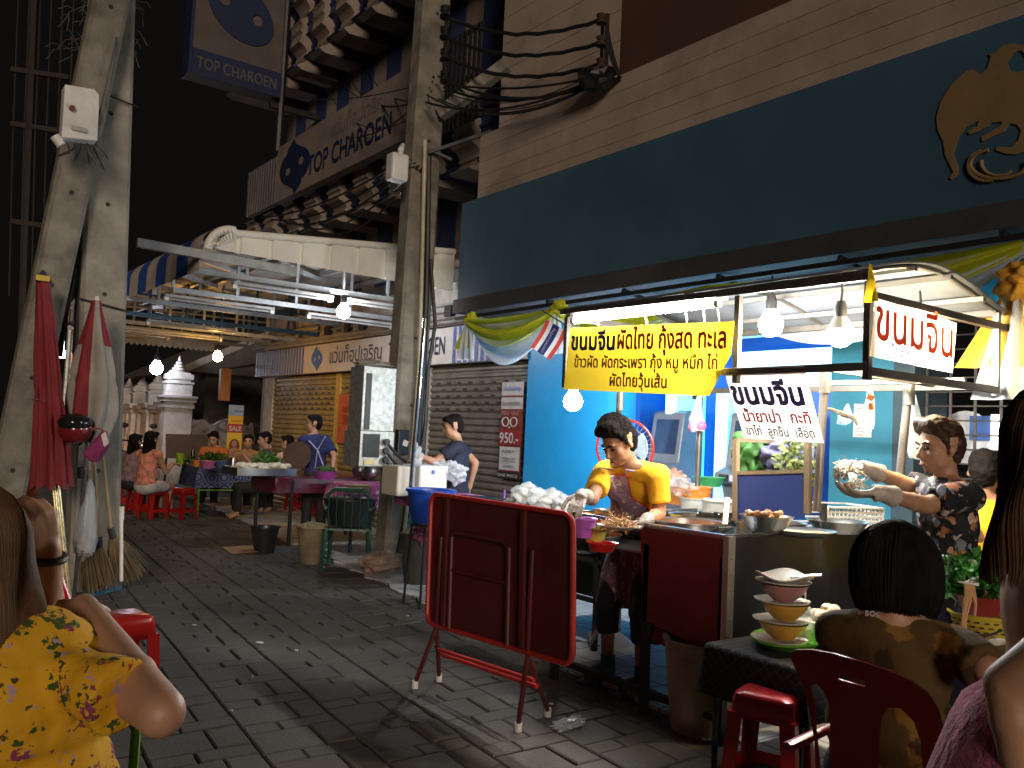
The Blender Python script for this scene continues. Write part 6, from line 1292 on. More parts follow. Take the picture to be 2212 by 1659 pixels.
# ================================================================== TABLES, STOOLS AND EVERYTHING ON THEM
# ---- red folding table standing on edge
rt_ = thing('folded_table', 'red metal folding table tipped up on edge in front of the cook', 'table', (2.7, 3.7, 0)); XT = 2.66
c = [at(932, 1066, X=XT+.02), at(1238, 1112, X=XT+.02), at(1236, 1438, X=XT-.02), at(922, 1345, X=XT-.02)]
def rrect(c, rad=.07, n=6):
    q = []
    for i in range(4):
        p, a, b = c[i], (c[i-1]-c[i]).normalized(), (c[(i+1) % 4]-c[i]).normalized()
        for k in range(n+1): t = k/n; q.append(p+a*rad*(1-t)**2+b*rad*t**2)
    return q
q = rrect(c); N = V((1, 0, 0)); x = MB(); n = len(q); x.add([p+N*.012 for p in q]+[p+N*.022 for p in q], [tuple(range(n)), tuple(range(2*n-1, n-1, -1))]+[(i, (i+1) % n, n+(i+1) % n, n+i) for i in range(n)]); x.build('top', REDM, rt_, smooth=0)
x = MB(); x.tube(q+[q[0]], .014, 8); x.build('rim', mat('rim_red', (.42, .025, .02), .4, var=.15, dirt=.2), rt_)
ctr_ = sum(c, V())/4
ins = lambda u, v, d=0: c[0].lerp(c[1], u).lerp(c[3].lerp(c[2], u), v)+V((-.02-d, 0, 0))
x = MB(); x.beam(ins(.16, .02), ins(.16, .98), .03, .02); x.beam(ins(.72, .02), ins(.72, .98), .03, .02)
islands(x, 'batten', REDM, rt_, smooth=0)
x = MB(); x.tube([ins(.22, .98, .01), ins(.22, .3, .01), ins(.25, .26, .01), ins(.6, .26, .01), ins(.64, .3, .01), ins(.64, .98, .01)], .013, 8); x.tube([ins(.23, .55, .01), ins(.64, .55, .01)], .009, 6); x.build('folded_leg_frame', REDM, rt_)
fe = [at(896, 1487, Z=.0), at(948, 1472, Z=.0), at(1119, 1581, Z=.0), at(1183, 1548, Z=.0)]
hL, hR = at(943, 1354, X=XT-.02), at(1140, 1414, X=XT-.02)
for h, f in ((hL, fe[0]), (hL, fe[1]), (hR, fe[2]), (hR, fe[3])):
    x = MB(); x.tube([h+V((0, 0, .5)) if f in (fe[1], fe[2]) else h+V((0, 0, .02)), h, f+V((0, 0, .03))], .013, 8); lg_ = x.build('leg', REDM, rt_)
    x = MB(); x.tube([f+V((0, 0, 0)), f+V((0, 0, .045))], .018, 8); x.build('foot', WHITE, lg_)
x = MB(); a, b = at(948, 1403, X=XT), at(1153, 1470, X=XT); x.tube([a, b], .012, 8); x.tube([a+V((.02, 0, -.03)), b+V((.02, 0, -.03))], .012, 8); x.build('crossbar', mat('rim_red', (.4, .03, .02)), rt_)
# ---- plastic stool maker (one mould, many copies)
def stool_parts(t, m, h=.45, w=.29):
    o = V(ORG[t]); x = MB(); a, b = w/2*.82, w/2
    def sq(r, z, k=.035, n=4):
        P = []
        for i, (sx, sy) in enumerate(((1, 1), (-1, 1), (-1, -1), (1, -1))):
            for j in range(n+1): q = pi/2*i+pi/2*j/n; P.append(o+V((sx*(r-k)+k*cos(q), sy*(r-k)+k*sin(q), z)))
        return P
    L = [sq(a-.02, h), sq(a, h-.01), sq(a+.006, h-.035), sq(a+.012, h-.1)]; n = len(L[0]); vs = [p for r in L for p in r]
    x.add(vs, [tuple(range(n))]+[(i*n+k, i*n+(k+1) % n, (i+1)*n+(k+1) % n, (i+1)*n+k) for i in range(3) for k in range(n)]); x.build('seat', m, t, smooth=50, solid=.004)
    for sx, sy in ((1, 1), (-1, 1), (-1, -1), (1, -1)):
        x = MB(); f = lambda z: a+.008+(b-a)*(h-z)/h
        for k, (dx, dy) in enumerate(((1, 0), (0, 1))):
            z0, z1 = 0, h-.08; P = []
            for z in (z1, z0):
                r = f(z); ww = .058 if z else .045
                P += [o+V((sx*r, sy*r, z)), o+V((sx*(r-ww*dx), sy*(r-ww*dy), z))]
            x.add([*P], [(0, 1, 3, 2)])
        x.build('leg', m, t, smooth=0, solid=.008)
    x = MB()
    for k in range(4):
        r = a+.008+(b-a)*.72; s = ((1, 1), (-1, 1), (-1, -1), (1, -1)); p, q = s[k], s[(k+1) % 4]; x.beam(o+V((p[0]*r, p[1]*r, .12)), o+V((q[0]*r, q[1]*r, .12)), .008, .05)
    x.build('apron_rail', m, t, smooth=0)
RST = mat('red_stool', (.45, .016, .012), .25, var=.08, trans=.12)
st0 = thing('plastic_stool', 'red plastic stool at the near end of the row by the far table', 'stool', (0, 0, 0), 'red plastic stools by the far table'); stool_parts(st0, RST)
sp = at(330, 1120, Z=0); st0.location = sp; st0.rotation_euler = (0, 0, .3); ORG[st0] = sp
STL = [((392, 1120), 'red plastic stool just left of the green table leg'), ((300, 1108), 'red plastic stool under the peach topped girl'), ((268, 1098), 'red plastic stool under the mauve dressed diner'), ((640, 1105), 'red plastic stool seen under the maroon table'), ((690, 1120), 'red plastic stool beneath the maroon table, nearer the pole'), ((565, 1075), 'red plastic stool of the man in glasses')]
for (q, lab) in STL: dup(st0, at(*q, Z=0), random.uniform(0, 1.5), lab)
dup(st0, at(462, 1058, Z=0), .2, 'red plastic stool under the rust topped diner'); dup(st0, at(540, 1062, Z=0), .7, 'red plastic stool under the bun haired diner'); dup(st0, at(622, 1072, Z=0), 1, 'red plastic stool under the pale pink diner')
fs = dup(st0, at(268, 1480, Z=0)+V((.0, .0, 0)), .18, 'shiny red plastic stool right behind the blouse woman\'s elbow', 'red stools in the foreground'); fs.scale = (1.0, 1.0, 1.08); fs.location = at(262, 1338, Z=.46)*1; fs.location.z = 0
MAG = mat('magenta_stool', (.5, .016, .03), .3, var=.08, trans=.15)
ms = thing('plastic_stool', 'bright red stool tucked under the low table of bowls', 'stool', (0, 0, 0), 'red stools in the foreground'); stool_parts(ms, MAG); ORG[ms] = at(1650, 1600, Z=0); ms.location = at(1665, 1490, Z=.45); ms.location.z = 0; ms.rotation_euler = (0, 0, .35)
# ---- far table with patterned cloth
def pattern_mat():
    m = mat('blue_pattern_cloth', (.03, .05, .17), .55, var=.15, sc=5); n = m.node_tree.nodes; l = m.node_tree.links; b = n['Principled BSDF']; src = b.inputs['Base Color'].links[0].from_socket
    tc = n.new('ShaderNodeTexCoord'); vo = n.new('ShaderNodeTexVoronoi'); vo.inputs['Scale'].default_value = 5.2; vo.inputs['Randomness'].default_value = .12; l.new(tc.outputs['Object'], vo.inputs['Vector'])
    mu = n.new('ShaderNodeMath'); mu.operation = 'MULTIPLY'; mu.inputs[1].default_value = 40; l.new(vo.outputs['Distance'], mu.inputs[0]); si = n.new('ShaderNodeMath'); si.operation = 'SINE'; l.new(mu.outputs[0], si.inputs[0])
    cr = n.new('ShaderNodeValToRGB'); cr.color_ramp.elements[0].position = .55; cr.color_ramp.elements[1].position = .8; l.new(si.outputs[0], cr.inputs[0]); mx = n.new('ShaderNodeMixRGB'); mx.inputs[2].default_value = (.25, .26, .27, 1); l.new(cr.outputs[0], mx.inputs[0]); l.new(src, mx.inputs[1]); l.new(mx.outputs[0], b.inputs['Base Color']); return m
def cloth_table(root, x0, x1, y0, y1, z, drop, m, name='tablecloth', seed=0):
    x = MB(); 
    def fn(u, v):
        # v across, u along; overhang folds
        a = -drop+(x1-x0+2*drop)*u; b = -drop+(y1-y0+2*drop)*v
        cx = min(max(a, 0), x1-x0); cy = min(max(b, 0), y1-y0); ox = abs(a-cx); oy = abs(b-cy); o = max(ox, oy) if min(ox, oy) < 1e-6 else min(drop, (ox**2+oy**2)**.5)
        w_ = .02*sin(a*14+seed)*sin(b*13+1)*(o/drop); k = .12*o/drop
        return (x0+cx+(a-cx)*.12+w_*(oy > 0), y0+cy+(b-cy)*.12+w_*(ox > 0), z+.006-o*.98)
    x.grid(fn, 60, 60); return x.build(name, m, root, smooth=80, fixn=False)
T2 = (4.12, 5.3, 13.38, 14.2); tt = thing('far_table', 'far dining table on green legs under a dark blue patterned cloth', 'table', (4.7, 13.8, 0))
x = MB(); x.bb(T2[0], T2[1], T2[2], T2[3], .73, .755); x.build('tabletop', mat('table_board', (.2, .15, .1), .6), tt, smooth=0)
GRN = mat('green_leg', (.16, .42, .06), .45, var=.1)
for p in ((4.16, 13.42), (4.78, 13.38), (5.26, 14.1), (4.16, 14.1)): x = MB(); x.beam((*p, 0), (*p, .73), .03); x.build('leg', GRN, tt, smooth=0)
x = MB(); x.beam((4.16, 13.4, .4), (4.78, 13.38, .4), .02); x.build('rail', GRN, tt, smooth=0)
o = cloth_table(tt, *T2, .757, .33, pattern_mat()); tag_ = None
def item(nm, lab, cat, c, prof, m, fill=None, grp=None, n=18):
    t = thing(nm, lab, cat, c, grp); x = MB(); x.lathe(c, prof, n); x.build('body', m, t)
    if fill: x = MB(); x.ell(V(c)+V((0, 0, fill[1])), (fill[0], fill[0], fill[2]), amp=.35, seed=3); x.build('contents', fill[3], t)
    return t
Z2 = .765
item('lime_cup', 'bright lime green tissue cup on the far table', 'cup', at(388, 1003, Z=Z2), [(.055, 0), (.06, .16), (.05, .165), (.045, .02)], mat('lime_plastic', (.4, .62, .03), .4, trans=.3))
item('orange_cup', 'orange pot between lime cup and pink bowl on far table', 'cup', at(424, 1008, Z=Z2), [(.045, 0), (.055, .09), (.045, .085), (.04, .02)], mat('orange_plastic', (.75, .26, .04)))
item('pink_bowl', 'pink plastic bowl heaped with herbs on the far table', 'bowl', at(447, 1012, Z=Z2), [(.08, 0), (.115, .11), (.105, .105), (.075, .01)], mat('pink_plastic', (.6, .15, .35), .4))
item('blue_bowl', 'blue-grey bowl behind the pink bowl on the far table', 'bowl', at(478, 1010, Z=Z2), [(.08, 0), (.12, .1), (.11, .095), (.075, .01)], mat('dull_blue_plastic', (.1, .16, .3), .4))
hb_ = thing('herb_pile', 'pile of dark green herbs heaped across the far table bowls', 'vegetables', at(460, 985, Z=.95)); x = MB(); leaves(x, at(462, 992, D=13.6), .25, .15, .1, 420, .07, 5); leaves(x, at(400, 995, D=13.7), .15, .12, .06, 150, .06, 6); x.build('leaves', HERB, hb_, smooth=0, fixn=False)
item('sauce_bottle', 'dark sauce bottle with white cap on the far table', 'bottle', at(416, 992, Z=Z2), [(.035, 0), (.035, .13), (.014, .19), (.014, .23), (.0, .235)], mat('dark_glass', (.03, .015, .01), .1))
item('jar', 'grey metal jar at the right end of the far table', 'jar', at(503, 1012, Z=Z2), [(.055, 0), (.06, .12), (.05, .16), (0, .165)], STEEL)
# ---- maroon table
MRN = mat('maroon_oilcloth', (.09, .014, .03), .22, var=.3, sc=7, coat=.3); T1 = (4.0, 5.35, 10.0, 10.75); Z1 = .82
t1 = thing('maroon_table', 'serving table under shiny maroon oilcloth with black leg', 'table', (4.7, 10.3, 0)); x = MB(); x.bb(*T1, Z1-.03, Z1-.005); x.build('tabletop', MATS['table_board'], t1, smooth=0)
for p in ((4.2, 9.98), (5.3, 10.02), (5.3, 10.7), (4.05, 10.7)): x = MB(); x.beam((*p, 0), (*p, Z1-.03), .035); x.build('leg', BLK, t1, smooth=0)
cloth_table(t1, *T1, Z1, .2, MRN, seed=2)
ty = thing('noodle_tray', 'large steel tray of white noodle rolls on the maroon table', 'tray', (4.4, 10.2, Z1)); P = [at(589, 1040, Z=.84), at(681, 1034, Z=.84)]; tx0, tx1, ty0 = P[0].x, P[1].x, 10.03
x = MB(); x.bb(tx0, tx1, ty0, ty0+.55, .832, .838); x.bb(tx0, tx1, ty0-.006, ty0, .832, .92); x.bb(tx0, tx1, ty0+.55, ty0+.556, .832, .92); x.bb(tx0-.006, tx0, ty0, ty0+.55, .832, .92); x.bb(tx1, tx1+.006, ty0, ty0+.55, .832, .92); x.build('pan', STEEL, ty, smooth=0)
x = MB(); g = random.Random(4)
for k in range(46): x.ell((g.uniform(tx0+.06, tx1-.06), g.uniform(ty0+.05, ty0+.5), .9+g.uniform(0, .05)), (.055, .045, .032), Matrix.Rotation(g.uniform(0, 3), 3, 'Z'), 9, 6, .25, 6, k)
x.build('noodle_rolls', mat('rice_noodle', (.75, .7, .58), .45), ty)
item('purple_bowl', 'purple plastic bowl of vegetables right of the noodle tray', 'bowl', at(703, 1036, Z=.835), [(.09, 0), (.14, .1), (.13, .095), (.085, .01)], mat('violet_plastic', (.4, .07, .42), .35), (.11, .11, .05, HERB))
item('food_platter', 'wide platter of grilled food behind the noodle tray', 'plate', at(672, 1018, Z=.84), [(.14, 0), (.2, .02), (.19, .022), (.12, .008)], mat('plate_white', (.68, .66, .6)), (.15, .03, .03, mat('braised_meat', (.35, .17, .06))))
v1 = thing('herb_pile', 'bright green herbs heaped in a tub at the left of maroon table', 'vegetables', at(580, 1000, Z=.9)); x = MB(); leaves(x, at(577, 994, D=10.9), .17, .14, .08, 240, .08, 8); x.build('leaves', mat('bright_herb', (.075, .2, .035), .5, var=.45, sc=20, trans=.3), v1, smooth=0, fixn=False)
item('white_tub', 'whitish plastic tub holding the bright green herbs', 'tub', at(586, 1018, Z=.84), [(.12, 0), (.14, .12), (.13, .115), (.11, .01)], CT)
item('red_jar', 'red jar left of the noodle tray on maroon table', 'jar', at(558, 1018, Z=.84), [(.055, 0), (.065, .13), (.055, .125), (.05, .01)], mat('dull_red', (.3, .04, .03), .4))
for i, q in enumerate(((618, 1008), (632, 1006), (645, 1000))): item('sauce_bottle', ['yellow-capped sauce bottle at left among bottles on maroon table', 'orange sauce bottle in the middle of the maroon table', 'red sauce bottle nearest the waiter\'s tray'][i], 'bottle', at(*q, Z=.84), [(.032, 0), (.034, .12), (.015, .16), (.012, .21), (0, .215)], [mat('sauce_y', (.7, .4, .08), .3), mat('sauce_o', (.6, .2, .04), .3), mat('sauce_r', (.5, .04, .03), .3)][i], grp='sauce bottles on the maroon table')
# ---- pink cloth washing table with pots and plates beside the pole
t3 = thing('pink_table', 'small table with pink flowered cloth behind the utility pole', 'table', (5.0, 9.0, 0)); PKC = blotch('pink_flower_cloth', (.5, .12, .3), [((.7, .5, .6), 12, .25), ((.3, .06, .25), 8, .25)], 10, .3, .4)
a = at(768, 1035, Z=.8); x = MB(); x.bb(4.55, 5.3, 9.1, 9.75, .76, .785); x.build('tabletop', MATS['table_board'], t3, smooth=0); cloth_table(t3, 4.55, 5.3, 9.1, 9.75, .79, .3, PKC, seed=4)
for p in ((4.6, 9.15), (5.25, 9.15), (4.6, 9.7), (5.25, 9.7)): x = MB(); x.beam((*p, 0), (*p, .76), .03); x.build('leg', BLK, t3, smooth=0)
for i, q in enumerate(((778, 1033), (801, 1037))): item('steel_pot', ['round steel pot, left of the pair behind the cabinet', 'round steel pot, right of the pair behind the cabinet'][i], 'pot', at(*q, Z=.8), [(.07, 0), (.115, .06), (.12, .12), (.1, .17), (.105, .18), (0, .2)], STEEL, grp='steel pots on the pink table')
# green chair carrying a black basin
gchair = mat('green_chair', (.02, .07, .05), .35, var=.15)
gc_ = thing('plastic_chair', 'dark green plastic armchair carrying a black basin by the utility pole', 'chair', at(745, 1235, Z=0)); B = at(748, 1228, Z=0); fw = V((-.5, -.86, 0)); sd_ = V((.86, -.5, 0))
Pq = lambda a, b, z: B+sd_*a+fw*b+V((0, 0, z))
for i, (a, b) in enumerate(((-.22, .2), (.22, .2), (-.19, -.22), (.19, -.22))): x = MB(); x.tube([Pq(a*1.08, b*1.1, 0), Pq(a, b, .42)], [.02, .03], 6); x.build('leg', gchair, gc_)
x = MB(); x.add([Pq(-.22, .22, .42), Pq(.22, .22, .42), Pq(.2, -.22, .4), Pq(-.2, -.22, .4)], [(0, 1, 2, 3)]); x.build('seat', gchair, gc_, smooth=0, solid=.02)
x = MB()
for k in range(6): a = -.18+k*.072; x.tube([Pq(a, .22, .42), Pq(a*1.1, .27, .62), Pq(a*1.05, .3, .8)], .012, 6, flat=.5)
x.tube([Pq(-.22, .29, .76), Pq(-.14, .31, .83), Pq(.14, .31, .83), Pq(.22, .29, .76)], .022, 8); x.build('backrest', gchair, gc_)
for s in (-1, 1): x = MB(); x.tube([Pq(s*.22, .29, .64), Pq(s*.26, .05, .64), Pq(s*.25, -.2, .62), Pq(s*.22, -.22, .42)], .018, 7); x.build('arm', gchair, gc_)
item('black_basin', 'big black washing basin resting on the dark green chair', 'basin', Pq(0, 0, .45), [(.2, 0), (.27, .25), (.285, .26), (.285, .27), (.26, .255), (.18, .02), (0, .02)], mat('black_plastic', (.018, .018, .02), .35), n=28)
plq = Pq(0, .1, .76)
pst = thing('plate_stack', 'stack of cream plates above the black basin', 'plates', at(770, 1065, Y=8.6)); x = MB(); c_ = at(769, 1068, Y=8.6)
for k in range(6): x.lathe(c_+V((.004*(k % 3), 0, k*.017)), [(.07, 0), (.15, .018), (.152, .022), (.0, .014)], 26)
x.build('plates', mat('plate_cream', (.5, .42, .32), .35), pst)
item('food_waste_bucket', 'cream bucket piled with vegetable trimmings on the pavement', 'bucket', at(672, 1216, Z=0), [(.12, 0), (.165, .36), (.175, .365), (.175, .38), (.155, .37), (.11, .02), (0, .02)], mat('dirty_cream', (.2, .15, .085), .7, var=.3, dirt=.5), (.15, .37, .06, mat('vegetable_waste', (.28, .26, .13), .8, var=.6, sc=30)), n=26)
item('black_bucket', 'black bucket on the pavement at the corner of maroon table', 'bucket', at(570, 1192, Z=0), [(.11, 0), (.155, .27), (.17, .275), (.17, .29), (.145, .28), (.1, .02), (0, .02)], mat('black_plastic', (.018, .018, .02), .35), n=26)
tb = thing('rubbish_bag', 'clear bag of brown rubbish lying at the foot of utility pole', 'bag', at(825, 1255, Z=0)); c_ = at(826, 1240, Z=.0); c_.z = .11
crumple(c_, (.23, .13, .1), .3, 3).build('contents', mat('brown_rubbish', (.22, .13, .08), .7, var=.5, sc=14, bump=.8, bsc=14), tb); crumple(c_+V((.02, 0, .005)), (.25, .15, .115), .35, 3, 40, 26).build('film', film('clear_film2', (.75, .65, .58), .22, .1), tb)
item('grey_bin', 'dark grey bin of vegetable waste left of the red folded table', 'bin', at(906, 1262, Z=0), [(.15, 0), (.2, .46), (.215, .465), (.215, .48), (.19, .47), (.14, .02), (0, .02)], mat('bin_grey', (.1, .095, .085), .6, var=.2, dirt=.4), (.18, .47, .07, mat('vegetable_waste', (.28, .26, .13))), n=28)
pkb = thing('pink_carrier', 'crumpled pink plastic bag lying on the grey bin', 'bag', at(915, 1150, D=7.9)); crumple(at(914, 1150, D=8.0), (.09, .08, .08), .6, 5).build('film', mat('pink_film', (.6, .2, .35), .3, trans=.3), pkb)
# ---- seller's table by the grey shutter
t4 = thing('seller_table', 'low table with pink printed cloth under the foam box', 'table', (4.4, 6.6, 0)); S0 = at(875, 1068, D=7.2); x = MB(); x.bb(4.0, 4.75, 6.55, 7.1, .83, .86); x.build('tabletop', MATS['table_board'], t4, smooth=0); cloth_table(t4, 4.0, 4.75, 6.55, 7.1, .865, .1, PKC, seed=7)
for p in ((4.3, 6.62), (4.7, 6.62), (4.3, 7.05), (4.7, 7.05)): x = MB(); x.beam((*p, 0), (*p, .83), .022); x.build('leg', BLK, t4, smooth=0)
fb = thing('foam_box', 'white foam ice box on the pink cloth with a blue sticker', 'box', at(938, 1055, Y=6.62)); p0, p1 = at(905, 1058, Y=6.62), at(968, 1012, Y=6.62); x = MB(); x.bb(p0.x, p1.x, 6.62, 6.95, .872, p1.z+.02); x.build('box', mat('foam', (.72, .75, .78), .8, var=.05), fb, smooth=0, bevel=.015); x = MB(); c_ = at(936, 1020, Y=6.613); x.box(c_, (.03, .004, .035)); x.build('sticker', MIDB, fb, smooth=0)
fb2 = thing('foam_box', 'foam box half hidden behind the utility pole, left of the other', 'box', at(890, 1055, Y=6.75)); x = MB(); x.bb(p0.x-.2, p0.x-.015, 6.66, 6.95, .872, p1.z+.01); x.build('box', mat('foam2', (.6, .55, .48), .8, var=.05), fb2, smooth=0, bevel=.015)
item('orange_bowl', 'orange bowl under a knotted bag beside the foam box', 'bowl', at(986, 1058, Z=.873), [(.07, 0), (.1, .1), (.09, .095), (.06, .01)], mat('brick_orange', (.5, .13, .03), .4))
for i, (q, r) in enumerate((((960, 1012), (.1, .09, .07)), ((985, 1022), (.1, .09, .08)), ((900, 985), (.05, .05, .1)))): k = thing('plastic_bag', ['white plastic bag puffed on top of the foam box', 'clear knotted bag sitting in the orange bowl', 'white bag dangling from the navy shirted man\'s hand'][i], 'bag', at(*q, D=7.9 if i < 2 else 8.1)); crumple(at(*q, D=7.9 if i < 2 else 8.1), r, .7, i+4).build('film', film('white_film2', (.75, .78, .82), .6), k)
item('blue_bin', 'bright blue plastic tub with moulded handle on a black stand', 'tub', at(928, 1128, D=7.3), [(.15, 0), (.2, .25), (.215, .255), (.215, .28), (.19, .27), (.14, .02), (0, .02)], mat('royal_blue', (.012, .06, .38), .35), n=28)
bs = thing('tub_stand', 'black metal stand under the bright blue tub', 'stand', at(928, 1250, D=7.3)); c_ = at(928, 1130, D=7.3); x = MB()
for a in range(4): q = pi/4+a*pi/2; x.tube([(c_.x+.15*cos(q), c_.y+.15*sin(q), c_.z-.005), (c_.x+.19*cos(q), c_.y+.19*sin(q), 0)], .012, 6)
x.tube([(c_.x+.15*cos(2*pi*k/20), c_.y+.15*sin(2*pi*k/20), c_.z-.01) for k in range(21)], .012, 6); x.build('frame', DARKM, bs)
mp = thing('chrome_post', 'shiny chrome post with blue glints beside the utility pole', 'post', at(886, 1060, D=7.5)); x = MB(); x.tube([at(918, 688, D=7.5), at(886, 1064, D=7.5)], .018, 12); x.build('tube', mat('chrome', (.7, .72, .75), .12, 1), mp)
# ---- posters and standees
def poster(nm, lab, X_, q, parts):
    P = [at(*k, X=X_) for k in q]; t = thing(nm, lab, 'poster', P[3]); x = MB(); y0, y1 = (P[0].y+P[3].y)/2, (P[1].y+P[2].y)/2; z0, z1 = (P[2].z+P[3].z)/2, (P[0].z+P[1].z)/2
    W = y0-y1; Hh = z1-z0; O = V((X_, y0, z0))
    for i, (u0, u1, v0, v1, m, nmx) in enumerate(parts): x = MB(); e = .004+.0025*i; x.bb(X_-e, X_-e+.0015, y0-W*u0, y0-W*u1, z0+Hh*v0, z0+Hh*v1); x.build(nmx, m, t, smooth=0)
    def tx(s, u, v, w, m, h=None, nmx='lettering', bold=.03): x = MB(); letters(x, s, (X_-.028, y0-W*u, z0+Hh*v), (0, -1, 0), (0, 0, 1), w=W*w, h=h, bold=bold); x.build(nmx, m, t, smooth=0)
    return t, tx, (W, Hh, O)
PRED = mat('poster_maroon', (.22, .035, .03), .45, var=.1); PW2 = mat('poster_white2', (.6, .58, .58), .5); PDK = mat('poster_black', (.02, .018, .018), .5)
t, tx, (W, Hh, O) = poster('price_poster', 'tall dark red price poster reading 950 on the grey shutter', 6.05, [(1085, 828), (1132, 822), (1124, 1034), (1077, 1036)], [(0, 1, 0, 1, PRED, 'sheet'), (0, 1, .86, 1, PW2, 'top_panel'), (0, 1, .72, .84, PW2, 'second_panel'), (.04, .96, .09, .33, PW2, 'brand_panel'), (0, 1, 0, .075, PDK, 'foot_band'), (0, 1, .345, .5, mat('bright_maroon', (.3, .03, .03), .4), 'price_panel')])
tx('950.-', .5, .37, .86, WHITE, .17); tx('ONE PRICE', .5, .022, .92, WHITE, .05); tx('แว่นท็อปเจริญ', .56, .91, .75, MIDB, None); tx('แว่นราคาเดียว', .5, .755, .9, mat('grey_letters', (.2, .16, .14)), None); tx('กรอบ+เลนส์', .5, .66, .8, mat('pale_red', (.5, .25, .22)), None)
tx('PLAYBOY', .5, .27, .6, PDK, .045); tx('BEVERLY HILLS', .56, .2, .62, PDK, .03, bold=.01); tx('POLO CLUB', .56, .175, .5, PDK, .03, bold=.01)
x = MB()
for s in (-1, 1): c_ = O+V((-.03, -W*(.5+s*.19), Hh*.59)); x.tube([c_+V((0, -W*.15*cos(a), W*.15*sin(a)*(.9 if sin(a) < 0 else .75))) for a in [2*pi*k/20 for k in range(21)]], .006, 5)
x.tube([O+V((-.03, -W*.46, Hh*.6)), O+V((-.03, -W*.54, Hh*.6))], .005, 5); x.build('spectacles_drawing', WHITE, t)
x = MB(); x.tube([O+V((-.03, -W*.46, Hh*.53)), O+V((-.03, -W*.54, Hh*.53))], .005, 5); x.tube([O+V((-.03, -W*.5, Hh*.522)), O+V((-.03, -W*.5, Hh*.538))], .005, 5); x.build('plus_sign', WHITE, t)
x = MB()
for k in range(6): x.tube([O+V((-.03, -W*(.3+.08*k), Hh*.12)), O+V((-.03, -W*(.36+.08*k), Hh*.14))], .004, 4)
x.build('signature', PDK, t)
t, tx, (W, Hh, O) = poster('orange_poster', 'orange poster with glare streaks on the middle yellow shutter', 6.04, [(733, 852), (772, 850), (768, 958), (727, 958)], [(0, 1, 0, 1, mat('poster_orange', (.6, .15, .06), .2, var=.15, coat=.5), 'sheet')]); tx('ลดราคา', .6, .65, .6, mat('poster_dark_red', (.35, .04, .03)), None); tx('50%', .62, .4, .5, mat('poster_dark_red', (.35, .04, .03)), None)
sl_ = thing('sale_standee', 'yellow and red SALE roll-up standee by the shop corner', 'standee', at(508, 1060, D=16)); a, b = at(488, 975, Y=15.9), at(527, 876, Y=15.9); y_ = 15.9; x0_, x1_, z0_, z1_ = a.x, b.x, .25, b.z; Wd = x1_-x0_; Hd = z1_-z0_
for i, (v0, v1, m, nm) in enumerate(((0, 1, mat('standee_yellow', (.75, .5, .04), .5, var=.05), 'sheet'), (.87, 1, mat('standee_blue', (.35, .45, .65), .5), 'top_band'), (.0, .32, mat('standee_pink', (.5, .03, .12), .5), 'lower_band'), (.665, .77, mat('standee_red', (.45, .03, .05), .5), 'sale_band'))): x = MB(); x.bb(x0_, x1_, y_-.003*i-.004, y_-.003*i-.002, z0_+Hd*v0, z0_+Hd*v1); x.build(nm, m, sl_, smooth=0)
for s, u, v, w_, h_, m in (('SALE', .5, .685, .8, .13, WHITE), ('แว่นท็อปเจริญ', .6, .92, .6, None, MIDB), ('ลดกระหน่ำ', .5, .8, .7, None, mat('sauce_o', (.6, .2, .04))), ('SALE', .5, .2, .85, .14, mat('pale_red', (.5, .25, .22))), ('PRICE', .5, .08, .85, .12, mat('pale_red', (.5, .25, .22)))): x = MB(); letters(x, s, (x0_+Wd*u, y_-.02, z0_+Hd*v), (1, 0, 0), (0, 0, 1), w=Wd*w_, h=h_, bold=.05); x.build('lettering', m, sl_, smooth=0)
x = MB(); x.ell((x0_+Wd*.5, y_-.016, z0_+Hd*.5), (.1, .004, .14)); x.build('woman_hair_print', mat('print_auburn', (.2, .06, .03)), sl_); x = MB(); x.ell((x0_+Wd*.5, y_-.021, z0_+Hd*.53), (.045, .004, .06)); x.ell((x0_+Wd*.5, y_-.021, z0_+Hd*.42), (.1, .004, .1)); x.build('woman_face_print', mat('print_skin', (.45, .25, .18)), sl_)
x = MB(); x.bb(x0_-.03, x1_+.03, y_-.1, y_+.1, 0, .06); x.bb(x0_+Wd*.48, x0_+Wd*.52, y_, y_+.02, .06, z1_); x.build('base', GALV, sl_, smooth=0)
ob_ = thing('orange_lightbox', 'orange hanging light box at the shop corner under carport', 'sign', at(487, 830, D=17)); a, b = at(474, 865, Y=16.6), at(501, 797, Y=16.6); x = MB(); x.bb(a.x, b.x, 16.6, 16.72, a.z, b.z); x.build('box', mat('orange_box', (.55, .22, .07), .5, var=.1), ob_, smooth=0, bevel=.01); x = MB(); x.beam((b.x-.05, 16.66, b.z), (6.2, 16.66, b.z+.15), .04); x.build('bracket', DARKM, ob_, smooth=0)
bp_ = thing('brown_panel', 'brown metal panel of a tipped table before the temple pier', 'panel', at(404, 982, D=17)); P = [at(359, 937, D=17.2), at(449, 939, D=16.6), at(449, 990, D=16.6), at(359, 990, D=17.2)]; x = MB(); x.add(P, [(0, 1, 2, 3)]); x.build('sheet', mat('brown_sheet', (.15, .11, .09), .6, var=.1, dirt=.3), bp_, smooth=0, solid=.03); x = MB(); x.beam(P[3], V((P[3].x, P[3].y, 0)), .04); x.beam(P[2], V((P[2].x, P[2].y, 0)), .04); islands(x, 'leg', DARKM, bp_, smooth=0)
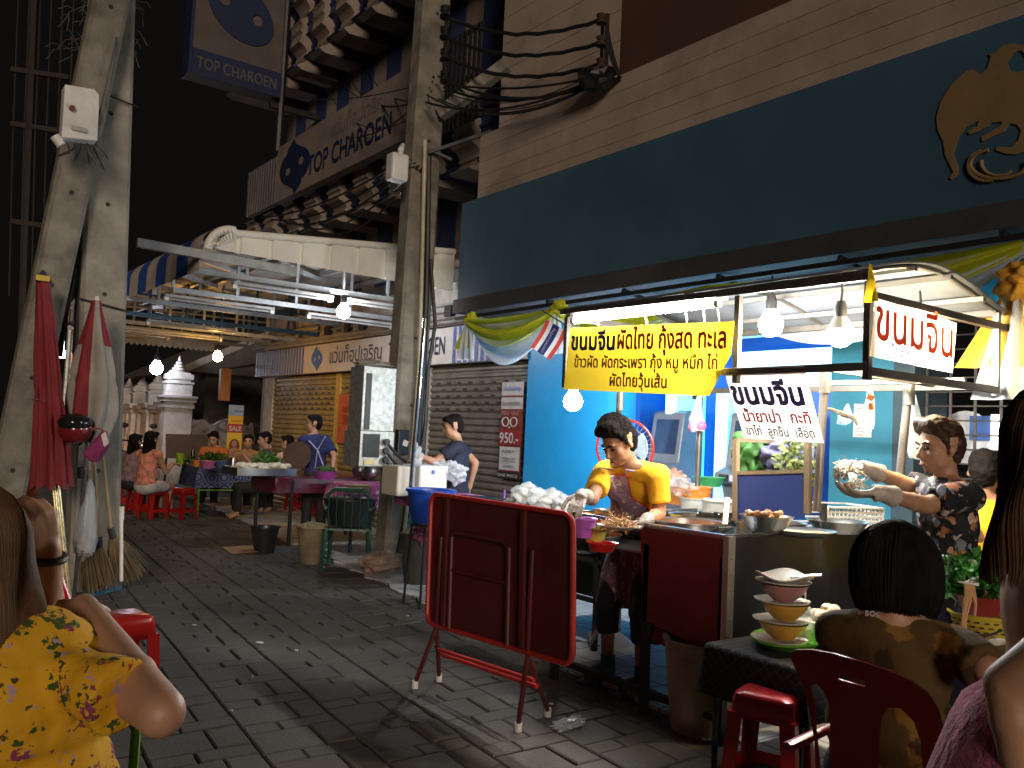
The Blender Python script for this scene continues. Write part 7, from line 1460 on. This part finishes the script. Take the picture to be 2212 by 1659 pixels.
# ---- motorcycle by the temple wall
mc = thing('motorcycle', 'blue step-through motorcycle parked by the temple wall behind diners', 'motorcycle', at(262, 1055, Z=0)); B = at(262, 1062, Z=0); fd = V((.35, -.94, 0)); sd2 = V((.94, .35, 0)); Pm = lambda a, b, z: B+fd*a+sd2*b+V((0, 0, z))
for a in (-.6, .6): x = MB(); x.tube([Pm(a+.25*cos(q), 0, .28+.25*sin(q)) for q in [2*pi*k/24 for k in range(25)]], .045, 8); w_ = x.build('wheel', BLK, mc); x = MB(); x.tube([Pm(a, -.03, .28), Pm(a, .03, .28)], .12, 14); x.build('hub', GALV, w_)
x = MB(); x.cap(Pm(-.55, 0, .62), Pm(.0, 0, .6), .13, .11); x.cap(Pm(0, 0, .55), Pm(.35, 0, .4), .08, .1); x.cap(Pm(.35, 0, .45), Pm(.45, 0, .9), .14, .12); x.build('body', mat('moto_blue', (.03, .12, .25), .25, coat=.5), mc)
x = MB(); x.cap(Pm(-.6, 0, .76), Pm(-.05, 0, .74), .09, .08); x.build('saddle', BLK, mc); x = MB(); x.tube([Pm(.4, -.34, 1.02), Pm(.46, -.1, 1.0), Pm(.46, .1, 1.0), Pm(.4, .34, 1.02)], .016, 8); x.tube([Pm(.45, 0, 1.0), Pm(.6, 0, .3)], .03, 8); x.build('handlebar', DARKM, mc)
x = MB(); x.ell(Pm(.56, 0, .92), (.09, .09, .09)); x.build('headlight', STEEL, mc)
for s in (-1, 1): x = MB(); x.tube([Pm(.43, s*.22, 1.0), Pm(.42, s*.3, 1.25)], .007, 5); c_ = Pm(.42, s*.31, 1.3); x.ell(c_, (.075, .03, .05)); x.build('mirror', BLK, mc)
# ---- foreground right: armchair, low table of bowls, dining table
RCH = mat('red_chair', (.42, .012, .016), .33, var=.08, trans=.08)
rc = thing('plastic_chair', 'red plastic chair with slotted back carrying the bob haired woman', 'chair', (2.1, 1.6, 0))
XC = at(1715, 1412, D=2.42).x; Cc = lambda px_, py_: at(px_, py_, X=XC+.0)
out2 = [(560, 700), (566, 660), (600, 642), (700, 640), (850, 668), (1050, 725), (1250, 790), (1400, 860), (1520, 950), (1590, 1060), (1640, 1250), (1680, 1479), (1690, 1640), (740, 1700), (735, 1479), (730, 1300), (700, 1100), (640, 880)]
hole = [[(900, 810), (1090, 870), (1085, 905), (890, 850)][::-1], [(690, 900), (740, 885), (790, 930), (830, 1020), (840, 1180), (850, 1500), (760, 1500), (740, 1300), (715, 1050)], [(1240, 1050), (1340, 1060), (1430, 1150), (1480, 1290), (1500, 1520), (1170, 1510), (1170, 1300), (1190, 1130)]]
cv2 = lambda L: [at((2800+a/1.795)/1.8228, (2200+b/1.795)/1.8228, X=XC) for a, b in L]
O2, Hs = cv2(out2), [cv2(h) for h in hole]; x = MB(); x.prism([(-p.y, p.z) for p in O2], (XC, 0, 0), (0, -1, 0), (0, 0, 1), -.012, [[(-p.y, p.z) for p in h] for h in Hs]); ob2 = x.build('backrest', RCH, rc, smooth=0, bevel=.006)
y0c, y1c = O2[10].y, O2[0].y; x = MB(); x.bb(XC+.01, XC+.4, y0c-.02, y1c+.02, .4, .43); x.build('seat', RCH, rc, smooth=0, bevel=.02)
for a, b in ((XC+.03, y0c), (XC+.38, y0c), (XC+.03, y1c), (XC+.38, y1c)): x = MB(); x.tube([(a, b, .41), (a+(.03 if a > XC+.2 else -.04), b, 0)], [.028, .02], 8); x.build('leg', RCH, rc)
for yy in (y0c, y1c): x = MB(); x.tube([(XC, yy, .62), (XC+.2, yy, .64), (XC+.38, yy, .62), (XC+.38, yy, .41)], .02, 8, flat=.6); x.build('arm', RCH, rc)
# low table with dark checked cloth
LC_ = at(1700, 1395, Z=.56); lt = thing('low_table', 'low table under a dark checked cloth in front of the noodle cart', 'table', (LC_.x, LC_.y, 0)); x0_, x1_, y0_, y1_ = LC_.x-.3, LC_.x+.42, LC_.y-.3, LC_.y+.22
def check_mat():
    m = mat('dark_check', (.02, .022, .03), .85); n = m.node_tree.nodes; l = m.node_tree.links; b = n['Principled BSDF']; src = b.inputs['Base Color'].links[0].from_socket
    tc = n.new('ShaderNodeTexCoord'); bk = n.new('ShaderNodeTexBrick'); bk.offset = 0; bk.inputs['Scale'].default_value = 1; bk.inputs['Brick Width'].default_value = .035; bk.inputs['Row Height'].default_value = .035; bk.inputs['Mortar Size'].default_value = .0018; bk.inputs['Mortar'].default_value = (.07, .07, .09, 1)
    mp_ = n.new('ShaderNodeMapping'); mp_.inputs['Rotation'].default_value = (.8, .8, 0); l.new(tc.outputs['Object'], mp_.inputs[0]); l.new(mp_.outputs[0], bk.inputs['Vector']); l.new(src, bk.inputs['Color1']); l.new(src, bk.inputs['Color2']); l.new(bk.outputs[0], b.inputs['Base Color']); return m
x = MB(); x.bb(x0_, x1_, y0_, y1_, .525, .55); x.build('tabletop', MATS['table_board'], lt, smooth=0); cloth_table(lt, x0_, x1_, y0_, y1_, .552, .22, check_mat(), seed=9)
for a, b in ((x0_+.04, y0_+.04), (x1_-.04, y0_+.04), (x0_+.04, y1_-.04), (x1_-.04, y1_-.04)): x = MB(); x.tube([(a, b, .53), (a, b, 0)], .014, 6); x.build('leg', DARKM, lt)
gt = thing('green_tray', 'bright green plastic tray under the stack of bowls', 'tray', LC_); TC = at(1702, 1392, Z=.57); R45 = Matrix.Rotation(.25, 3, 'Z'); x = MB(); x.lathe(TC, [(.15, 0), (.19, .03), (.2, .032), (.2, .038), (.15, .008), (0, .008)], 32, 1.15, .75, R45); x.build('tray', mat('tray_green', (.16, .5, .03), .35, trans=.15), gt)
BC = at(1690, 1388, Z=.59); CB = mat('enamel_pink', (.42, .2, .19), .35, var=.1); CY_ = mat('enamel_yellow', (.6, .33, .05), .35, var=.1); CWH = mat('melamine_white', (.62, .58, .52), .35, var=.08)
zz = .585
for i in range(4):
    k = thing('stacked_plate', ['chipped white plate at the bottom of the bowl stack', 'wavy plate under the lower yellow bowl', 'wavy plate between the two yellow bowls', 'wavy plate between upper yellow bowl and pink bowl'][i], 'plate', BC, 'plates in the bowl stack'); x = MB(); x.lathe((BC.x-.01+.006*i, BC.y+.01, zz), [(.05, 0), (.12, .02+.0*i), (.122, .025), (.06, .008), (0, .006)], 32, wob=.02); x.build('dish', CWH, k); zz += .022
    if i < 3:
        k = thing('stacked_bowl', ['lower yellow bowl in the stack on the green tray', 'upper yellow bowl in the stack on the green tray', 'pinkish bowl at the top of the stack'][i], 'bowl', BC, 'bowls in the stack'); x = MB(); x.lathe((BC.x+.012*(i % 2), BC.y, zz), [(.045, 0), (.085, .035), (.105, .07), (.107, .074), (.1, .068), (.045, .01), (0, .008)], 32); x.build('bowl', [CY_, CY_, CB][i], k); zz += .062
k = thing('stacked_plate', 'wavy white plate with spoon handle on top of the stack', 'plate', BC, 'plates in the bowl stack'); x = MB()
def wav(u, v): a = 2*pi*u; r = .125*v; return (BC.x+r*cos(a), BC.y+r*sin(a), zz+.03*v*v+.012*sin(a*3)*v)
x.grid(wav, 40, 6); x.build('dish', CWH, k, smooth=80, solid=.005); x = MB(); x.tube([(BC.x+.02, BC.y-.02, zz+.02), (BC.x+.13, BC.y-.1, zz+.035)], .006, 6); x.build('spoon_handle', STEEL, k)
cp_ = thing('iced_drink', 'clear domed cup of green drink with straw beside the bowl stack', 'cup', at(1735, 1388, Z=.59)); c_ = at(1737, 1385, Z=.585); x = MB(); x.lathe(c_, [(.028, 0), (.042, .11), (.045, .115), (.045, .12), (.036, .145), (.015, .16)], 24); x.build('cup', film('cup_film', (.85, .9, .85), .3, .06), cp_); x = MB(); x.lathe(c_, [(.026, .004), (.035, .06), (0, .061)], 20); x.build('drink', mat('green_drink', (.3, .34, .08), .2), cp_); x = MB(); x.tube([c_+V((0, 0, .03)), c_+V((.015, .01, .24))], .004, 6); x.build('straw', WHITE, cp_)
wb_ = thing('white_bowl', 'tilted white bowl of chicken bones right of the drink', 'bowl', at(1775, 1375, Z=.6)); c_ = at(1782, 1372, Z=.6); x = MB(); x.lathe(c_, [(.04, 0), (.085, .06), (.09, .063), (.08, .055), (.035, .01)], 28); x.build('bowl', CWH, wb_); x = MB()
for i in range(9): x.ell(c_+V((.04*cos(i*2.4), .04*sin(i*2.4), .075+.02*(i % 3))), (.038, .028, .024), n=9, m=6, amp=.3, seed=i)
x.build('buns', mat('pale_dough', (.6, .46, .28), .5, var=.2), wb_)
# dining table of the seated woman
DC = at(2110, 1400, Z=.7); dt = thing('dining_table', 'dining table with metal top before the bob haired woman', 'table', (DC.x, DC.y, 0)); x = MB(); x.bb(DC.x-.3, DC.x+.7, DC.y-.75, DC.y+.3, .665, .685); x.build('tabletop', mat('table_metal', (.12, .1, .085), .3, .5, dirt=.3), dt, smooth=0, bevel=.004)
for a, b in ((-.25, -.7), (.65, -.7), (-.25, .25), (.65, .25)): x = MB(); x.tube([(DC.x+a, DC.y+b, .67), (DC.x+a, DC.y+b, 0)], .016, 8); x.build('leg', DARKM, dt)
yk = tub('yellow_basket', 'yellow slotted plastic basket on the dining table', at(2122, 1372, Z=.69), .13, .09, mat('yellow_plastic', (.65, .5, .05), .4, trans=.15), cat='basket'); c_ = at(2122, 1372, Z=.69); x = MB()
for r_i in range(3):
    for k in range(22): a = 2*pi*k/22+r_i*.14; rr = .109+.02*((.03+.02*r_i)/.09)+.0025; x.box(c_+V((rr*cos(a), rr*sin(a), .03+.02*r_i)), (.004, .016, .007), Matrix.Rotation(a, 3, 'Z'))
x.build('slots', BLK, yk, smooth=0)
item('red_bowl', 'brownish red bowl holding the basil', 'bowl', at(2118, 1300, D=3.5), [(.06, -.05), (.11, .03), (.1, .028), (.05, -.04)], mat('dull_red', (.3, .04, .03)))
vb = thing('basil_bunch', 'bunch of fresh green basil in front of the flowered shirt', 'vegetables', at(2100, 1250, D=3.5)); x = MB(); leaves(x, at(2105, 1248, D=3.5), .13, .12, .085, 420, .06, 12); leaves(x, at(2070, 1265, D=3.5), .06, .06, .07, 90, .055, 13); x.build('leaves', mat('basil', (.06, .25, .03), .4, var=.5, sc=25, trans=.3), vb, smooth=0, fixn=False)
item('steel_plate', 'steel soup plate with spoon in front of the seated woman', 'plate', at(2110, 1395, Z=.688), [(.06, 0), (.1, .02), (.118, .026), (.118, .03), (.06, .006), (0, .005)], STEEL, (.05, .015, .015, mat('pale_sauce', (.5, .36, .2))), n=30)
sn = thing('spoon', 'steel spoon resting on the soup plate', 'spoon', at(2100, 1385, Z=.72)); x = MB(); x.tube([at(2090, 1388, Z=.72), at(2165, 1362, Z=.76)], .005, 6); x.ell(at(2085, 1390, Z=.722), (.03, .018, .006)); x.build('spoon', STEEL, sn)
nf = thing('lifted_noodles', 'noodles hanging from the seated woman\'s raised fork', 'noodles', at(2095, 1310, D=3.0)); x = MB(); g = random.Random(9)
for k in range(22): a = at(2092+g.uniform(-8, 12), 1258+g.uniform(-3, 3), D=3.0); b = at(2092+g.uniform(-12, 6), 1300+g.uniform(-10, 10), D=3.0); e = at(2080+g.uniform(-4, 6), 1360+g.uniform(-12, 14), D=3.02); x.tube([a, b, e] if k % 3 else [a, at(2108, 1300+g.uniform(-10, 8), D=3.0), at(2106, 1330, D=3.0)], .0036, 5)
x.build('noodles', mat('sauced_noodle', (.62, .38, .2), .4), nf); x = MB(); x.tube([at(2070, 1256, D=3.0), at(2094, 1260, D=3.0), at(2112, 1262, D=3.0)], [.004, .006, .01], 6); x.build('fork', STEEL, nf)
# pale bucket under the cart
wk_ = item('pale_bucket', 'tall stained pale bucket standing under the noodle cart', 'bucket', at(1508, 1575, Z=0), [(.14, 0), (.185, .44), (.195, .445), (.195, .46), (.175, .45), (.13, .02), (0, .02)], mat('stained_cream', (.42, .38, .26), .6, var=.15, dirt=.4), n=32)
rb = thing('red_net_bag', 'red net bag hanging under the cart above the pale bucket', 'bag', at(1430, 1370, Y=3.3)); crumple(at(1432, 1365, X=3.8), (.1, .1, .07), .4, 4).build('net', mat('red_net', (.3, .05, .03), .7, var=.4, sc=30), rb)
# left foreground: green table and chair
gt2 = thing('green_table', 'green topped table behind the blouse woman\'s forearm', 'table', at(120, 1400, Z=.0)); P = [at(100, 1345, Z=.72), at(240, 1340, Z=.72), at(302, 1462, Z=.72), at(60, 1462, Z=.72)]; x = MB(); x.add(P, [(0, 1, 2, 3)]); x.build('tabletop', mat('olive_top', (.16, .2, .08), .5, var=.15), gt2, smooth=0, solid=.022); x = MB()
for p in P: x.tube([p*1, V((p.x, p.y, 0))], .014, 6)
x.build('leg', GRN, gt2)
gch = thing('green_chair', 'bright green plastic chair under the blouse woman', 'chair', at(140, 1700, D=1.6)); q_ = at(100, 1690, D=1.62); x = MB(); x.bb(q_.x-.2, q_.x+.2, q_.y-.15, q_.y+.25, .41, .44); GCM = mat('leaf_green', (.1, .32, .02), .35); x.build('seat', GCM, gch, smooth=0, bevel=.015)
x = MB(); x.tube([at(200, 1540, D=1.62), at(196, 1600, D=1.6), at(190, 1720, D=1.58), V((at(190, 1720, D=1.58).x, at(190, 1720, D=1.58).y, .42))], .021, 8, flat=.6); x.build('arm_post', GCM, gch)
for a, b in ((-.18, -.13), (.18, -.13), (-.18, .23), (.18, .23)): x = MB(); x.tube([(q_.x+a, q_.y+b, .42), (q_.x+a*1.1, q_.y+b*1.1, 0)], .022, 8); x.build('leg', GCM, gch)
rp2 = thing('red_chair', 'sliver of red plastic chair behind the blouse woman\'s wrist', 'chair', at(138, 1300, D=3)); x = MB(); P = [at(122, 1236, D=3), at(132, 1240, D=3), at(158, 1312, D=3), at(120, 1318, D=3)]; x.add(P, [(0, 1, 2, 3)]); x.build('backrest', REDP, rp2, smooth=0, solid=.01); x = MB(); x.tube([at(138, 1310, D=3), V((at(138, 1310, D=3).x, at(138, 1310, D=3).y, 0))], .018, 6); x.build('leg', REDP, rp2)
# litter
lit = mat('litter', (.45, .43, .4), .6, var=.4); g = random.Random(21)
LT_ = [(1022, 1248), (985, 1255), (1065, 1262), (910, 1245), (760, 1232), (700, 1225), (560, 1388), (545, 1462), (420, 1350), (640, 1405), (880, 1330), (500, 1535), (1210, 1580), (1190, 1520)]
for q in LT_:
    p = at(*q, Z=.012); x = MB(); x.ell(p, (g.uniform(.008, .028), g.uniform(.006, .016), .006), Matrix.Rotation(g.uniform(0, 3), 3, 'Z'), 8, 5, .6, 6, q[0]); tag(x.build('litter_scrap', lit), 'pale scrap of litter lying on the dark paving slabs', 'litter', 'scraps of litter on the paving')
ff = thing('foil_scrap', 'crumpled shiny plastic wrapper on the slabs by red table foot', 'litter', at(1225, 1563, Z=0)); x = MB(); x.ell(at(1228, 1563, Z=.012), (.11, .05, .018), Matrix.Rotation(.3, 3, 'Z'), 22, 12, .9, 7, 4); x.build('wrapper', film('foil_film', (.85, .85, .85), .45, .1), ff)
cbd = thing('cardboard', 'flat piece of cardboard lit orange on the pavement', 'cardboard', at(520, 1185, Z=0)); P = [at(480, 1182, Z=.012), at(550, 1178, Z=.012), at(556, 1192, Z=.012), at(500, 1196, Z=.012)]; x = MB(); x.add(P, [(0, 1, 2, 3)]); x.build('sheet', mat('cardboard_brown', (.36, .22, .11), .8), cbd, smooth=0, solid=.006)
